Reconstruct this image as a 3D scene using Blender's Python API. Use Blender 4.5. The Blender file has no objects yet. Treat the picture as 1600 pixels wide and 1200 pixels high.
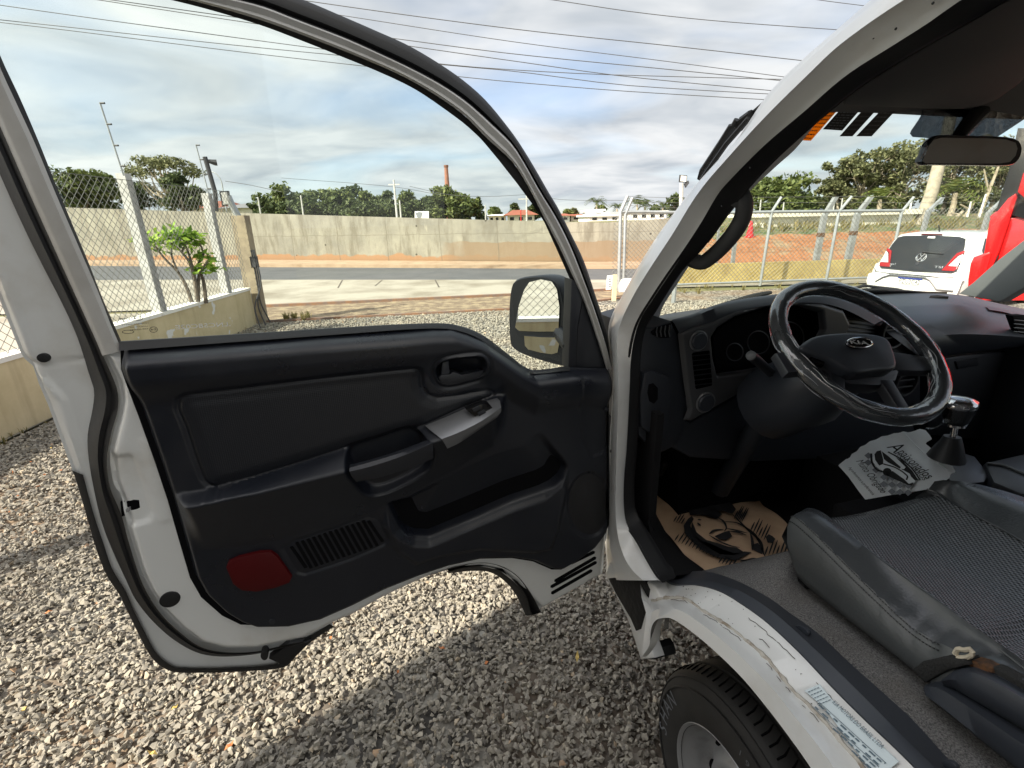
import bpy, bmesh, math, random
import numpy as np
from mathutils import Vector, Matrix
random.seed(7); RNG = np.random.default_rng(7)
SC = bpy.context.scene; COL = SC.collection
# ------------------------------------------------------------------ camera, sky, sun, exposure
FPX, CAMH = 757.0, 1.62
_d = np.array([50 / FPX, -2245 / FPX, 1.0]); _d /= np.linalg.norm(_d)
_z = -_d; _f = np.array([0, 0, 1.0]); _y = _f - _z * (_f @ _z); _y /= np.linalg.norm(_y)
_x = np.cross(_y, _z); _x = _x if _x[0] > 0 else -_x
MW = np.array([_x, _y, _z]); CC = np.array([0, 0, CAMH])
cd = bpy.data.cameras.new('camera'); cam = bpy.data.objects.new('camera', cd); COL.objects.link(cam)
cd.sensor_width = 36; cd.lens = FPX / 1600 * 36; cd.clip_start = 0.02; cd.clip_end = 3000
_m = Matrix.Identity(4)
for r in range(3):
    _m[r][0], _m[r][1], _m[r][2], _m[r][3] = MW[r, 0], MW[r, 1], -MW[r, 2], CC[r]
cam.matrix_world = _m; SC.camera = cam
SC.view_settings.view_transform = 'Standard'; SC.view_settings.look = 'None'
SC.view_settings.exposure = 1.1; SC.view_settings.gamma = 1.0
SUN_AZ, SUN_EL = math.radians(233), math.radians(41)
sd = bpy.data.lights.new('sun', 'SUN'); sun = bpy.data.objects.new('sun', sd); COL.objects.link(sun)
sd.energy = 5.0; sd.angle = math.radians(0.6); sd.color = (1.0, 0.91, 0.76)
sun.rotation_euler = Vector((-math.sin(SUN_AZ) * math.cos(SUN_EL), -math.cos(SUN_AZ) * math.cos(SUN_EL), -math.sin(SUN_EL))).to_track_quat('-Z', 'Y').to_euler()
sun.location = (-6, -5, 12)
W = bpy.data.worlds.new('World'); SC.world = W; W.use_nodes = True
def N(nt, t, ins=None, **kw):
    n = nt.nodes.new(t)
    for k, v in kw.items(): setattr(n, k, v)
    for k, v in (ins or {}).items():
        s = n.inputs[k]
        if isinstance(v, bpy.types.NodeSocket): nt.links.new(v, s)
        else: s.default_value = v
    return n
def MATH(nt, op, a, b=0.0, clamp=False):
    n = N(nt, 'ShaderNodeMath', {0: a, 1: b}, operation=op); n.use_clamp = clamp; return n.outputs[0]
def RAMP(nt, fac, stops, interp='LINEAR'):
    n = nt.nodes.new('ShaderNodeValToRGB'); nt.links.new(fac, n.inputs[0]); n.color_ramp.interpolation = interp
    while len(n.color_ramp.elements) < len(stops): n.color_ramp.elements.new(0.5)
    for e, (p, c) in zip(n.color_ramp.elements, stops):
        e.position = p; e.color = (*c, 1) if len(c) == 3 else c
    return n.outputs[0]
def MIX(nt, fac, a, b, mode='MIX'):
    n = N(nt, 'ShaderNodeMix', data_type='RGBA', blend_type=mode)
    for i, v in ((0, fac), (6, a), (7, b)):
        if isinstance(v, bpy.types.NodeSocket): nt.links.new(v, n.inputs[i])
        else: n.inputs[i].default_value = v if i == 0 else ((*v, 1) if len(v) == 3 else v)
    return n.outputs[2]
def build_world():
    nt = W.node_tree; nt.nodes.clear()
    sky = N(nt, 'ShaderNodeTexSky', sky_type='NISHITA', sun_disc=False, sun_elevation=SUN_EL, sun_rotation=SUN_AZ, air_density=1.0, dust_density=0.6, ozone_density=2.0)
    tc = N(nt, 'ShaderNodeTexCoord'); sep = N(nt, 'ShaderNodeSeparateXYZ', {0: tc.outputs['Generated']})
    den = MATH(nt, 'ADD', MATH(nt, 'MAXIMUM', sep.outputs[2], 0.0), 0.16)
    cx = MATH(nt, 'DIVIDE', sep.outputs[0], den); cy = MATH(nt, 'DIVIDE', sep.outputs[1], den)
    v = N(nt, 'ShaderNodeCombineXYZ', {0: MATH(nt, 'MULTIPLY', cx, 0.8), 1: cy, 2: 2.4})
    warp = N(nt, 'ShaderNodeTexNoise', {'Vector': v.outputs[0], 'Scale': 0.8, 'Detail': 2.0})
    v2 = N(nt, 'ShaderNodeVectorMath', {0: v.outputs[0], 1: N(nt, 'ShaderNodeVectorMath', {0: warp.outputs[1], 1: (0.9, 0.9, 0)}, operation='MULTIPLY').outputs[0]}, operation='ADD')
    n1 = N(nt, 'ShaderNodeTexNoise', {'Vector': v2.outputs[0], 'Scale': 0.9, 'Detail': 4.0, 'Roughness': 0.45})
    n2 = N(nt, 'ShaderNodeTexNoise', {'Vector': v2.outputs[0], 'Scale': 2.3, 'Detail': 4.0, 'Roughness': 0.5})
    cov = RAMP(nt, n1.outputs[0], [(0.29, (0.38, 0.38, 0.38)), (0.54, (1, 1, 1))])
    shade = RAMP(nt, n2.outputs[0], [(0.32, (3.9, 4.25, 4.65)), (0.64, (6.3, 6.42, 6.5))])
    skyb = MIX(nt, 1.0, sky.outputs[0], (1.3, 1.36, 1.45), 'MULTIPLY')
    col = MIX(nt, cov, skyb, shade)
    sdir = (math.sin(SUN_AZ) * math.cos(SUN_EL), math.cos(SUN_AZ) * math.cos(SUN_EL), math.sin(SUN_EL))
    dt = N(nt, 'ShaderNodeVectorMath', {0: tc.outputs['Generated'], 1: sdir}, operation='DOT_PRODUCT').outputs['Value']
    glow = RAMP(nt, MATH(nt, 'ADD', MATH(nt, 'MULTIPLY', dt, 0.5), 0.5), [(0.45, (1, 1, 1)), (0.75, (1.7, 1.62, 1.5)), (0.98, (2.7, 2.45, 2.15))])  # extra sky brightness toward the sun, added to lift the shaded side
    col = MIX(nt, 1.0, col, glow, 'MULTIPLY')
    bg = N(nt, 'ShaderNodeBackground', {'Color': col, 'Strength': 0.068})
    out = N(nt, 'ShaderNodeOutputWorld'); nt.links.new(bg.outputs[0], out.inputs[0])
build_world()
# ------------------------------------------------------------------ pixel-ray helpers (photo pixel -> a chosen real plane)
def ray(x, y): return MW @ np.array([(x - 800) / FPX, -(y - 600) / FPX, 1.0])
def uZ(x, y, z=0.0):
    r = ray(x, y); return CC + r * ((z - CAMH) / r[2])
def uDep(x, y, Y):
    r = ray(x, y); return CC + r * (Y / r[1])
YAW = math.radians(-15.4)
FX = np.array([math.sin(YAW), math.cos(YAW), 0]); RX = np.array([math.cos(YAW), -math.sin(YAW), 0]); UP = np.array([0, 0, 1.0])
def T(X, Y, z): return RX * X + FX * Y + UP * z            # truck frame: X to its right, Y forward, from the ground under the viewer
def uX(x, y, X, tum=0.0):
    r = ray(x, y); p = CC + r * (X / (r @ RX))
    for _ in range(6):
        X2 = X + tum * max(0.0, p[2] - 1.32); p = CC + r * (X2 / (r @ RX))
    return p
def uY(x, y, Y):
    r = ray(x, y); return CC + r * (Y / (r @ FX))
HINGE = T(0.555, 1.10, 0); REAR = np.array([-0.768, 0.883, 0])
DU = (REAR - HINGE); DU /= np.linalg.norm(DU); DN = np.array([-DU[1], DU[0], 0])
if DN @ (-HINGE) < 0: DN = -DN
def uD(x, y, off=0.0):
    r = ray(x, y); p0 = HINGE + DN * off; return CC + r * (((p0 - CC) @ DN) / (r @ DN))
def plane_hit(x, y, p0, n):
    r = ray(x, y); return CC + r * (((np.asarray(p0) - CC) @ n) / (r @ n))
# ------------------------------------------------------------------ mesh helpers
ROOTS = {}
class MB:
    def __init__(s): s.v = []; s.f = []
    def add(s, v, f):
        o = len(s.v); s.v.extend([tuple(map(float, p)) for p in v]); s.f.extend([tuple(i + o for i in q) for q in f]); return s
def rootof(o):
    while o.parent: o = o.parent
    return o
def props(o, label=None, cat=None, group=None, kind=None):
    if label: o['label'] = label
    if cat: o['category'] = cat
    if group: o['group'] = group
    if kind: o['kind'] = kind
    return o
def thing(name, label, cat, loc=(0, 0, 0), group=None):
    o = bpy.data.objects.new(name, None); COL.objects.link(o); o.location = [float(c) for c in loc]; o.empty_display_size = 0.1
    return props(o, label, cat, group)
def obj(name, mb, m, parent=None, smooth=40, label=None, cat=None, group=None, kind=None, origin=None):
    """link one mesh; vertices are given in world space and stored relative to the thing's root"""
    v = np.array(mb.v, float)
    if parent is not None: o0 = np.array(rootof(parent).location)
    else: o0 = np.array(origin if origin is not None else (0, 0, 0), float)
    me = bpy.data.meshes.new(name); me.from_pydata((v - o0).tolist(), [], mb.f); me.validate()
    bm = bmesh.new(); bm.from_mesh(me); bmesh.ops.recalc_face_normals(bm, faces=bm.faces); bm.to_mesh(me); bm.free()
    if smooth:
        me.polygons.foreach_set('use_smooth', [True] * len(me.polygons)); me.set_sharp_from_angle(angle=math.radians(smooth))
    me.materials.append(m)
    o = bpy.data.objects.new(name, me); COL.objects.link(o)
    if parent is not None: o.parent = parent
    else: o.location = o0
    return props(o, label, cat, group, kind)
def spl(pts, n, lin=False):
    P = np.array(pts, float)
    if len(P) < 3: lin = True
    d = np.r_[0, np.cumsum(np.linalg.norm(np.diff(P, axis=0), axis=1))]
    t = np.linspace(0, d[-1], n)
    if lin: return np.stack([np.interp(t, d, P[:, k]) for k in range(P.shape[1])], 1)
    m = np.zeros_like(P)                                    # monotone-ish Catmull tangents by chord length
    for i in range(len(P)):
        a, b = max(i - 1, 0), min(i + 1, len(P) - 1); m[i] = (P[b] - P[a]) / max(d[b] - d[a], 1e-9)
    k = np.clip(np.searchsorted(d, t, side='right') - 1, 0, len(P) - 2)
    h = (d[k + 1] - d[k])[:, None]; s = ((t - d[k]) / (d[k + 1] - d[k]))[:, None]
    return ((2 * s**3 - 3 * s**2 + 1) * P[k] + (s**3 - 2 * s**2 + s) * h * m[k] + (-2 * s**3 + 3 * s**2) * P[k + 1] + (s**3 - s**2) * h * m[k + 1])
def loft(rows, closed=False, cap=False):
    R = [np.asarray(r) for r in rows]; n = len(R[0]); v = np.concatenate(R); f = []
    for i in range(len(R) - 1):
        for j in range(n - 1 if not closed else n):
            a, b = i * n + j, i * n + (j + 1) % n
            f.append((a, b, b + n, a + n))
    if cap: f.append(tuple(range(n))); f.append(tuple(range((len(R) - 1) * n, len(R) * n)))
    return v, f
def rows(fn, *specs, n=40, lin=False):
    """each spec = (pixel list, plane parameter[, extra]) -> resampled 3D polyline"""
    out = []
    for s in specs:
        out.append(spl([fn(px[0], px[1], *s[1:]) for px in s[0]], n, lin))
    return out
def prism(front, back=None, depth=None, bevel=0.0, seg=2):
    F = np.array(front, float); B = F + np.asarray(depth, float) if back is None else np.array(back, float)
    bm = bmesh.new(); fv = [bm.verts.new(p) for p in F]; bv = [bm.verts.new(p) for p in B]; n = len(F)
    ff = bm.faces.new(fv); bm.faces.new(bv[::-1])
    for i in range(n): bm.faces.new((fv[i], bv[i], bv[(i + 1) % n], fv[(i + 1) % n]))
    bmesh.ops.recalc_face_normals(bm, faces=bm.faces)
    if bevel > 0: bmesh.ops.bevel(bm, geom=list(ff.edges), offset=bevel, segments=seg, profile=0.5, affect='EDGES', clamp_overlap=True)
    big = [f for f in bm.faces if len(f.verts) > 4]
    if big: bmesh.ops.triangulate(bm, faces=big)
    bm.verts.index_update(); v = [tuple(x.co) for x in bm.verts]; f = [tuple(x.index for x in q.verts) for q in bm.faces]; bm.free()
    return v, f
def box(c, s, ax=None, bevel=0.0):
    A = np.eye(3) if ax is None else np.array(ax, float); c = np.array(c, float); h = np.array(s, float) / 2
    q = [c + A[0] * h[0] * a + A[1] * h[1] * b - A[2] * h[2] for a, b in ((-1, -1), (1, -1), (1, 1), (-1, 1))]
    if not bevel:
        return prism(q, depth=A[2] * h[2] * 2)
    bm = bmesh.new(); bmesh.ops.create_cube(bm, size=1)
    for v in bm.verts: v.co = Vector(c + A[0] * v.co.x * s[0] + A[1] * v.co.y * s[1] + A[2] * v.co.z * s[2])
    bmesh.ops.bevel(bm, geom=list(bm.edges), offset=bevel, segments=2, profile=0.5, affect='EDGES')
    bm.verts.index_update(); v = [tuple(x.co) for x in bm.verts]; f = [tuple(x.index for x in q.verts) for q in bm.faces]; bm.free(); return v, f
def frame_of(d):
    d = np.asarray(d, float); d = d / np.linalg.norm(d); a = np.array([0, 0, 1.0]) if abs(d[2]) < 0.9 else np.array([1.0, 0, 0])
    s = np.cross(d, a); s /= np.linalg.norm(s); return s, np.cross(s, d)
def tube(path, r, seg=8, closed=False, cap=True, flat=1.0):
    P = np.array(path, float); n = len(P); r = np.broadcast_to(np.asarray(r, float), (n,))
    tang = np.gradient(P, axis=0) if not closed else np.roll(P, -1, 0) - np.roll(P, 1, 0)
    v = []; s, u = frame_of(tang[0])
    for i in range(n):
        t = tang[i] / (np.linalg.norm(tang[i]) + 1e-12); s = s - t * (s @ t); s /= np.linalg.norm(s) + 1e-12; u = np.cross(s, t)
        for k in range(seg):
            a = 2 * math.pi * k / seg; v.append(P[i] + r[i] * (math.cos(a) * s + flat * math.sin(a) * u))
    f = []
    for i in range(n if closed else n - 1):
        for k in range(seg):
            a, b = i * seg + k, i * seg + (k + 1) % seg; c, d = ((i + 1) % n) * seg + (k + 1) % seg, ((i + 1) % n) * seg + k
            f.append((a, b, c, d))
    if cap and not closed: f.append(tuple(range(seg))[::-1]); f.append(tuple(range((n - 1) * seg, n * seg)))
    return v, f
def lathe(prof, o, axis, seg=32, cap=True, arc=2 * math.pi):
    """prof = [(radius, height along axis)]"""
    o = np.asarray(o, float); ax = np.asarray(axis, float); ax = ax / np.linalg.norm(ax); s, u = frame_of(ax); v = []; n = len(prof)
    for k in range(seg):
        a = arc * k / seg
        for (r, h) in prof: v.append(o + ax * h + r * (math.cos(a) * s + math.sin(a) * u))
    f = []
    for k in range(seg):
        for i in range(n - 1):
            a, b = k * n + i, ((k + 1) % seg) * n + i; f.append((a, b, b + 1, a + 1))
    if cap: f.append(tuple(k * n for k in range(seg))); f.append(tuple(k * n + n - 1 for k in range(seg))[::-1])
    return v, f
def ell(c, a, b, n=24, ang=0.0):
    ca, sa = math.cos(ang), math.sin(ang)
    return [(c[0] + a * math.cos(t) * ca - b * math.sin(t) * sa, c[1] + a * math.cos(t) * sa + b * math.sin(t) * ca) for t in np.linspace(0, 2 * math.pi, n, endpoint=False)]
def textmb(txt, o, xd, yd, size, ext=0.0, align='LEFT', shear=0.0, mirror=False):
    cu = bpy.data.curves.new('lettering', 'FONT'); cu.body = txt; cu.size = 1.0; cu.align_x = align; cu.align_y = 'CENTER'; cu.extrude = ext / max(size, 1e-6); cu.shear = shear; cu.resolution_u = 3
    ob = bpy.data.objects.new('lettering', cu); me = bpy.data.meshes.new_from_object(ob)
    xd = np.asarray(xd, float); yd = np.asarray(yd, float); nd = np.cross(xd, yd); nd = nd / np.linalg.norm(nd); o = np.asarray(o, float)
    sg = -1 if mirror else 1
    v = [o + size * (xd * p.co.x * sg + yd * p.co.y + nd * p.co.z) for p in me.vertices]; f = [tuple(p.vertices) for p in me.polygons]
    bpy.data.objects.remove(ob); bpy.data.curves.remove(cu); bpy.data.meshes.remove(me); return v, f
def sdf(P, poly):
    """signed distance (negative inside) of points P (n,2) to polygon"""
    P = np.asarray(P, float); A = np.asarray(poly, float); B = np.roll(A, -1, 0); d2 = np.full(len(P), 1e18); ins = np.zeros(len(P), bool); near = np.zeros_like(P)
    for a, b in zip(A, B):
        e = b - a; w = P - a; t = np.clip((w @ e) / max(e @ e, 1e-12), 0, 1); q = a + t[:, None] * e; dd = ((P - q)**2).sum(1)
        m = dd < d2; d2[m] = dd[m]; near[m] = q[m]
        c = ((a[1] > P[:, 1]) != (b[1] > P[:, 1])); 
        if abs(b[1] - a[1]) > 1e-12: ins ^= c & (P[:, 0] < (b[0] - a[0]) * (P[:, 1] - a[1]) / (b[1] - a[1]) + a[0])
    d = np.sqrt(d2); return np.where(ins, -d, d), near
def sm(a, b, x):
    t = np.clip((x - a) / (b - a), 0, 1); return t * t * (3 - 2 * t)
def smooth_outline(px, n=48):
    P = np.array(px, float); Q = np.concatenate([P[-2:], P, P[:3]]); d = np.r_[0, np.cumsum(np.linalg.norm(np.diff(Q, axis=0), axis=1))]; R = spl(Q, 2000); dd = np.r_[0, np.cumsum(np.linalg.norm(np.diff(R, axis=0), axis=1))]
    a, b = np.searchsorted(dd, d[2] / d[-1] * dd[-1]), np.searchsorted(dd, d[-3] / d[-1] * dd[-1]); t = np.linspace(dd[a], dd[b], n, endpoint=False); return [(np.interp(s, dd, R[:, 0]), np.interp(s, dd, R[:, 1])) for s in t]
def gridpanel(outline, step, hfun, to3d, holes=(), blur=0):
    """height-field sheet clipped to a 2D outline; edge vertices are snapped onto the outline"""
    O = np.array(outline); lo = O.min(0) - 2 * step; hi = O.max(0) + 2 * step
    nx, ny = int((hi[0] - lo[0]) / step) + 1, int((hi[1] - lo[1]) / step) + 1
    gx, gy = np.meshgrid(lo[0] + step * np.arange(nx), lo[1] + step * np.arange(ny)); P = np.stack([gx.ravel(), gy.ravel()], 1)
    d, near = sdf(P, O); keep = d < 0
    for h in holes:
        dh, nh = sdf(P, np.array(h)); ins = dh < 0; keep &= ~ins; cl = (dh < 0) & (dh > -1.5 * step); P[cl] = nh[cl]
    out = (d >= 0) & (d < 1.5 * step); P[out] = near[out]
    K = keep.reshape(ny, nx); f = []
    idx = np.arange(nx * ny).reshape(ny, nx)
    cells = K[:-1, :-1] | K[:-1, 1:] | K[1:, :-1] | K[1:, 1:]
    cnt = K[:-1, :-1].astype(int) + K[:-1, 1:] + K[1:, :-1] + K[1:, 1:]
    jj, ii = np.nonzero(cnt >= 1)
    F = np.stack([idx[jj, ii], idx[jj, ii + 1], idx[jj + 1, ii + 1], idx[jj + 1, ii]], 1)
    dd, _ = sdf(P, O); h = hfun(P, np.minimum(dd, 0))
    if blur:
        g = h.reshape(ny, nx)
        for _ in range(blur):
            for ax in (0, 1): g = .25 * np.roll(g, 1, ax) + .5 * g + .25 * np.roll(g, -1, ax)
        h = g.ravel()
    V = to3d(P, h)
    used = np.unique(F); mp = -np.ones(nx * ny, int); mp[used] = np.arange(len(used))
    return V[used], [tuple(q) for q in mp[F]], P[used]
# ------------------------------------------------------------------ materials
MATS = {}
def pm(name, col, rough=0.5, metal=0.0, spec=0.5, coat=0.0, var=None, bump=None, extra=None, trans=0.0):
    m = bpy.data.materials.new(name); m.use_nodes = True; nt = m.node_tree; b = nt.nodes['Principled BSDF']
    b.inputs['Base Color'].default_value = (*col, 1); b.inputs['Roughness'].default_value = rough; b.inputs['Metallic'].default_value = metal
    b.inputs['Specular IOR Level'].default_value = spec; b.inputs['Coat Weight'].default_value = coat; b.inputs['Coat Roughness'].default_value = 0.08
    tc = N(nt, 'ShaderNodeTexCoord')
    if var:                                                    # (scale, colour2, lo, hi)
        n = N(nt, 'ShaderNodeTexNoise', {'Vector': tc.outputs['Object'], 'Scale': var[0], 'Detail': 5.0, 'Roughness': 0.6})
        f = RAMP(nt, n.outputs[0], [(var[2], (0, 0, 0)), (var[3], (1, 1, 1))])
        nt.links.new(MIX(nt, f, col, var[1]), b.inputs['Base Color'])
    if bump:                                                   # (scale, strength, distance)
        n = N(nt, 'ShaderNodeTexNoise', {'Vector': tc.outputs['Object'], 'Scale': bump[0], 'Detail': 3.0})
        bp = N(nt, 'ShaderNodeBump', {'Height': n.outputs[0], 'Strength': bump[1], 'Distance': bump[2]}); nt.links.new(bp.outputs[0], b.inputs['Normal'])
    if extra: extra(nt, b, tc)
    MATS[name] = m; return m
def glassmat(name, tint, refl=1.0, rough=0.0, base=0.032):
    m = bpy.data.materials.new(name); m.use_nodes = True; nt = m.node_tree; nt.nodes.clear()
    lw = N(nt, 'ShaderNodeLayerWeight', {'Blend': 0.5}); fr = MATH(nt, 'ADD', MATH(nt, 'MULTIPLY', MATH(nt, 'POWER', lw.outputs['Facing'], 5.0), 0.9), base); t = N(nt, 'ShaderNodeBsdfTransparent', {'Color': (*tint, 1)}); g = N(nt, 'ShaderNodeBsdfGlossy', {'Color': (refl, refl, refl, 1), 'Roughness': rough})
    mx = N(nt, 'ShaderNodeMixShader', {0: fr, 1: t.outputs[0], 2: g.outputs[0]}); o = N(nt, 'ShaderNodeOutputMaterial'); nt.links.new(mx.outputs[0], o.inputs[0]); MATS[name] = m; return m
# ------------------------------------------------------------------ material library
def _dirt(c2, lo, hi, sc):
    return (sc, c2, lo, hi)
white = pm('white_paint', (0.76, 0.77, 0.755), 0.28, coat=0.35, var=(7, (0.62, 0.60, 0.55), 0.50, 0.80), bump=(60, 0.03, 0.001))
frame_shaded = pm('shaded_dusty_paint', (0.50, 0.495, 0.475), 0.35, var=(12, (0.42, 0.41, 0.385), 0.4, 0.7))  # white paint greyed to put the frame's shade into its colour, plus dust
white_car = pm('white_car_paint', (0.64, 0.645, 0.635), 0.2, coat=0.6)
def _blackp(name, col, rough, gs=900, st=0.12, var=None, spec=0.5): return pm(name, col, rough, spec=spec, bump=(gs, st, 0.0006), var=var)
blk_plastic = _blackp('charcoal_plastic', (0.019, 0.021, 0.027), 0.42)
def _smudge(nt, b, tc):
    n = N(nt, 'ShaderNodeTexNoise', {'Vector': tc.outputs['Object'], 'Scale': 7.0, 'Detail': 6.0, 'Roughness': 0.62}); n2 = N(nt, 'ShaderNodeTexNoise', {'Vector': tc.outputs['Object'], 'Scale': 260.0, 'Detail': 2.0})
    nt.links.new(RAMP(nt, n.outputs[0], [(0.35, (0.27, 0.27, 0.27)), (0.7, (0.50, 0.50, 0.50))]), b.inputs['Roughness'])
    dust = MATH(nt, 'MULTIPLY', RAMP(nt, n.outputs[0], [(0.5, (0, 0, 0)), (0.78, (0.3, 0.3, 0.3))]), n2.outputs[0]); nt.links.new(MIX(nt, dust, (0.009, 0.011, 0.017), (0.045, 0.043, 0.040)), b.inputs['Base Color'])
    g = N(nt, 'ShaderNodeTexVoronoi', {'Vector': tc.outputs['Object'], 'Scale': 520.0}); bp = N(nt, 'ShaderNodeBump', {'Height': g.outputs['Distance'], 'Strength': 0.22, 'Distance': 0.0007}); nt.links.new(bp.outputs[0], b.inputs['Normal'])
trim_plastic = pm('door_trim_plastic', (0.010, 0.0115, 0.0165), 0.33, extra=_smudge)
dash_plastic = _blackp('dash_plastic', (0.026, 0.030, 0.038), 0.45, gs=650, st=0.25)
navy_plastic = _blackp('column_plastic', (0.034, 0.039, 0.049), 0.42)
scuff_m = _blackp('scuff_plastic', (0.060, 0.067, 0.080), 0.45)
grey_plastic = _blackp('grey_plastic', (0.10, 0.105, 0.11), 0.45)
visor_cloth = _blackp('headliner_cloth', (0.105, 0.105, 0.106), 0.9, gs=1200, st=0.3)
pillar_trim = _blackp('pillar_trim', (0.16, 0.17, 0.175), 0.6, gs=800, st=0.3)
silver = pm('satin_silver_plastic', (0.23, 0.235, 0.245), 0.34, metal=0.55, bump=(900, 0.05, 0.0004))
bezel = pm('bezel_plastic', (0.085, 0.088, 0.093), 0.36, metal=0.25, bump=(900, 0.06, 0.0004))
rubber = pm('black_rubber', (0.010, 0.010, 0.011), 0.55, bump=(120, 0.15, 0.001))
tyre_rub = pm('tyre_rubber', (0.022, 0.021, 0.020), 0.68, var=(14, (0.032, 0.031, 0.029), 0.4, 0.7), bump=(160, 0.25, 0.0015))
letter_rub = pm('tyre_lettering', (0.15, 0.16, 0.175), 0.6)
gloss_black = pm('gloss_black', (0.006, 0.006, 0.007), 0.12)
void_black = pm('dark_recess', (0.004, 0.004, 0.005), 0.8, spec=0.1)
chrome = pm('chrome', (0.75, 0.75, 0.76), 0.10, metal=1.0)
mirror_m = pm('mirror_glass', (0.86, 0.88, 0.88), 0.015, metal=1.0)
darkmirror = pm('cabin_mirror_glass', (0.26, 0.265, 0.26), 0.03, metal=1.0)
redrefl = pm('red_reflector', (0.075, 0.002, 0.003), 0.5, spec=0.25)
steelgrey = pm('wheel_steel', (0.34, 0.345, 0.35), 0.42, metal=0.35, var=(22, (0.24, 0.235, 0.225), 0.5, 0.75))
galv = pm('galvanised_steel', (0.42, 0.44, 0.45), 0.42, metal=0.5, var=(6, (0.33, 0.35, 0.36), 0.4, 0.65))
wire_m = pm('fence_wire', (0.17, 0.17, 0.155), 0.5, metal=0.4)
pier_m = pm('dull_pier_render', (0.33, 0.275, 0.19), 0.9, var=(5, (0.22, 0.18, 0.13), 0.4, 0.65))
post_grey = pm('grey_post', (0.27, 0.285, 0.29), 0.7, var=(7, (0.17, 0.175, 0.175), 0.4, 0.65))
overhead_m = pm('overhead_cable', (0.085, 0.088, 0.095), 0.6)
cable_m = pm('cable_black', (0.035, 0.036, 0.04), 0.6)
def _film_through(nt, b, tc):
    tr = N(nt, 'ShaderNodeBsdfTranslucent', {'Color': (0.95, 0.42, 0.03, 1)}); mx = N(nt, 'ShaderNodeMixShader', {0: 0.6, 1: b.outputs[0], 2: tr.outputs[0]}); nt.links.new(mx.outputs[0], nt.nodes['Material Output'].inputs[0])
orange_st = pm('orange_sticker', (0.80, 0.32, 0.02), 0.5, extra=_film_through)
black_st = pm('black_sticker', (0.018, 0.018, 0.02), 0.5)
white_st = pm('white_print', (0.80, 0.80, 0.78), 0.5)
ink = pm('ink_black', (0.012, 0.012, 0.013), 0.7)
ink_grey = pm('ink_grey', (0.21, 0.225, 0.245), 0.8)
ink_teal = pm('ink_blue_grey', (0.10, 0.15, 0.19), 0.7)
label_pap = pm('sill_sticker_paper', (0.60, 0.69, 0.72), 0.45)
caulk = pm('dirty_sealant', (0.55, 0.52, 0.46), 0.7, var=(35, (0.30, 0.25, 0.19), 0.45, 0.62), bump=(70, 0.6, 0.003))
crackm = pm('crack_dirt', (0.09, 0.075, 0.06), 0.9)
rust = pm('rust', (0.16, 0.07, 0.025), 0.9, var=(60, (0.05, 0.03, 0.02), 0.4, 0.6), bump=(150, 0.5, 0.002))
foam = pm('torn_foam', (0.62, 0.55, 0.42), 0.9, bump=(120, 0.8, 0.004))
wood_post = pm('wooden_pole', (0.42, 0.37, 0.29), 0.85, var=(5, (0.26, 0.23, 0.18), 0.4, 0.7), bump=(20, 0.4, 0.01))
conc_post = pm('concrete_post', (0.50, 0.50, 0.49), 0.85, var=(9, (0.32, 0.315, 0.30), 0.4, 0.75), bump=(40, 0.3, 0.004))
redpaint = pm('red_lorry_paint', (0.48, 0.009, 0.010), 0.22, coat=0.5)
roof_tile = pm('roof_tile', (0.30, 0.085, 0.045), 0.85, var=(3, (0.20, 0.07, 0.045), 0.4, 0.65))
plaster = pm('house_plaster', (0.72, 0.68, 0.58), 0.85, var=(2, (0.60, 0.55, 0.46), 0.4, 0.7))
plaster_w = pm('white_plaster', (0.74, 0.74, 0.72), 0.85, var=(2, (0.62, 0.61, 0.58), 0.4, 0.7))
metal_roof = pm('metal_roof', (0.50, 0.53, 0.56), 0.4, metal=0.4)
brickm = pm('chimney_brick', (0.30, 0.13, 0.085), 0.9, var=(2, (0.20, 0.10, 0.07), 0.4, 0.65))
glassm = glassmat('window_glass', (0.93, 0.965, 0.95), 1.0, base=0.018)
tintband = glassmat('tinted_band', (0.22, 0.235, 0.25), 0.5)
darkglass = pm('dark_glass', (0.012, 0.014, 0.016), 0.06, spec=0.7)
film = glassmat('clear_film', (0.93, 0.94, 0.95), 1.0, 0.05, base=0.10)
def _bark(nt, b, tc): pass
barkm = pm('bark', (0.16, 0.13, 0.10), 0.95, var=(8, (0.09, 0.075, 0.06), 0.4, 0.65), bump=(30, 0.6, 0.01))
palebark = pm('pale_bark', (0.42, 0.36, 0.27), 0.9, var=(6, (0.27, 0.22, 0.16), 0.4, 0.65))
def leafmat(name, c1, c2, c3):
    def ex(nt, b, tc):
        g = N(nt, 'ShaderNodeNewGeometry'); col = RAMP(nt, g.outputs['Random Per Island'], [(0.0, c1), (0.55, c2), (1.0, c3)])
        nt.links.new(col, b.inputs['Base Color'])
        tr = N(nt, 'ShaderNodeBsdfTranslucent', {'Color': col}); mx = N(nt, 'ShaderNodeMixShader', {0: 0.28, 1: b.outputs[0], 2: tr.outputs[0]})
        nt.links.new(mx.outputs[0], nt.nodes['Material Output'].inputs[0])
    return pm(name, c2, 0.6, spec=0.3, extra=ex)
leaf_g = leafmat('leaf_green', (0.05, 0.07, 0.022), (0.11, 0.14, 0.042), (0.20, 0.225, 0.075))
leaf_d = leafmat('leaf_dark', (0.035, 0.052, 0.022), (0.075, 0.10, 0.036), (0.13, 0.155, 0.06))
leaf_e = leafmat('leaf_eucalyptus', (0.07, 0.08, 0.04), (0.15, 0.16, 0.075), (0.26, 0.255, 0.13))
leaf_y = leafmat('leaf_fresh', (0.10, 0.20, 0.02), (0.20, 0.34, 0.03), (0.33, 0.46, 0.06))
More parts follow.
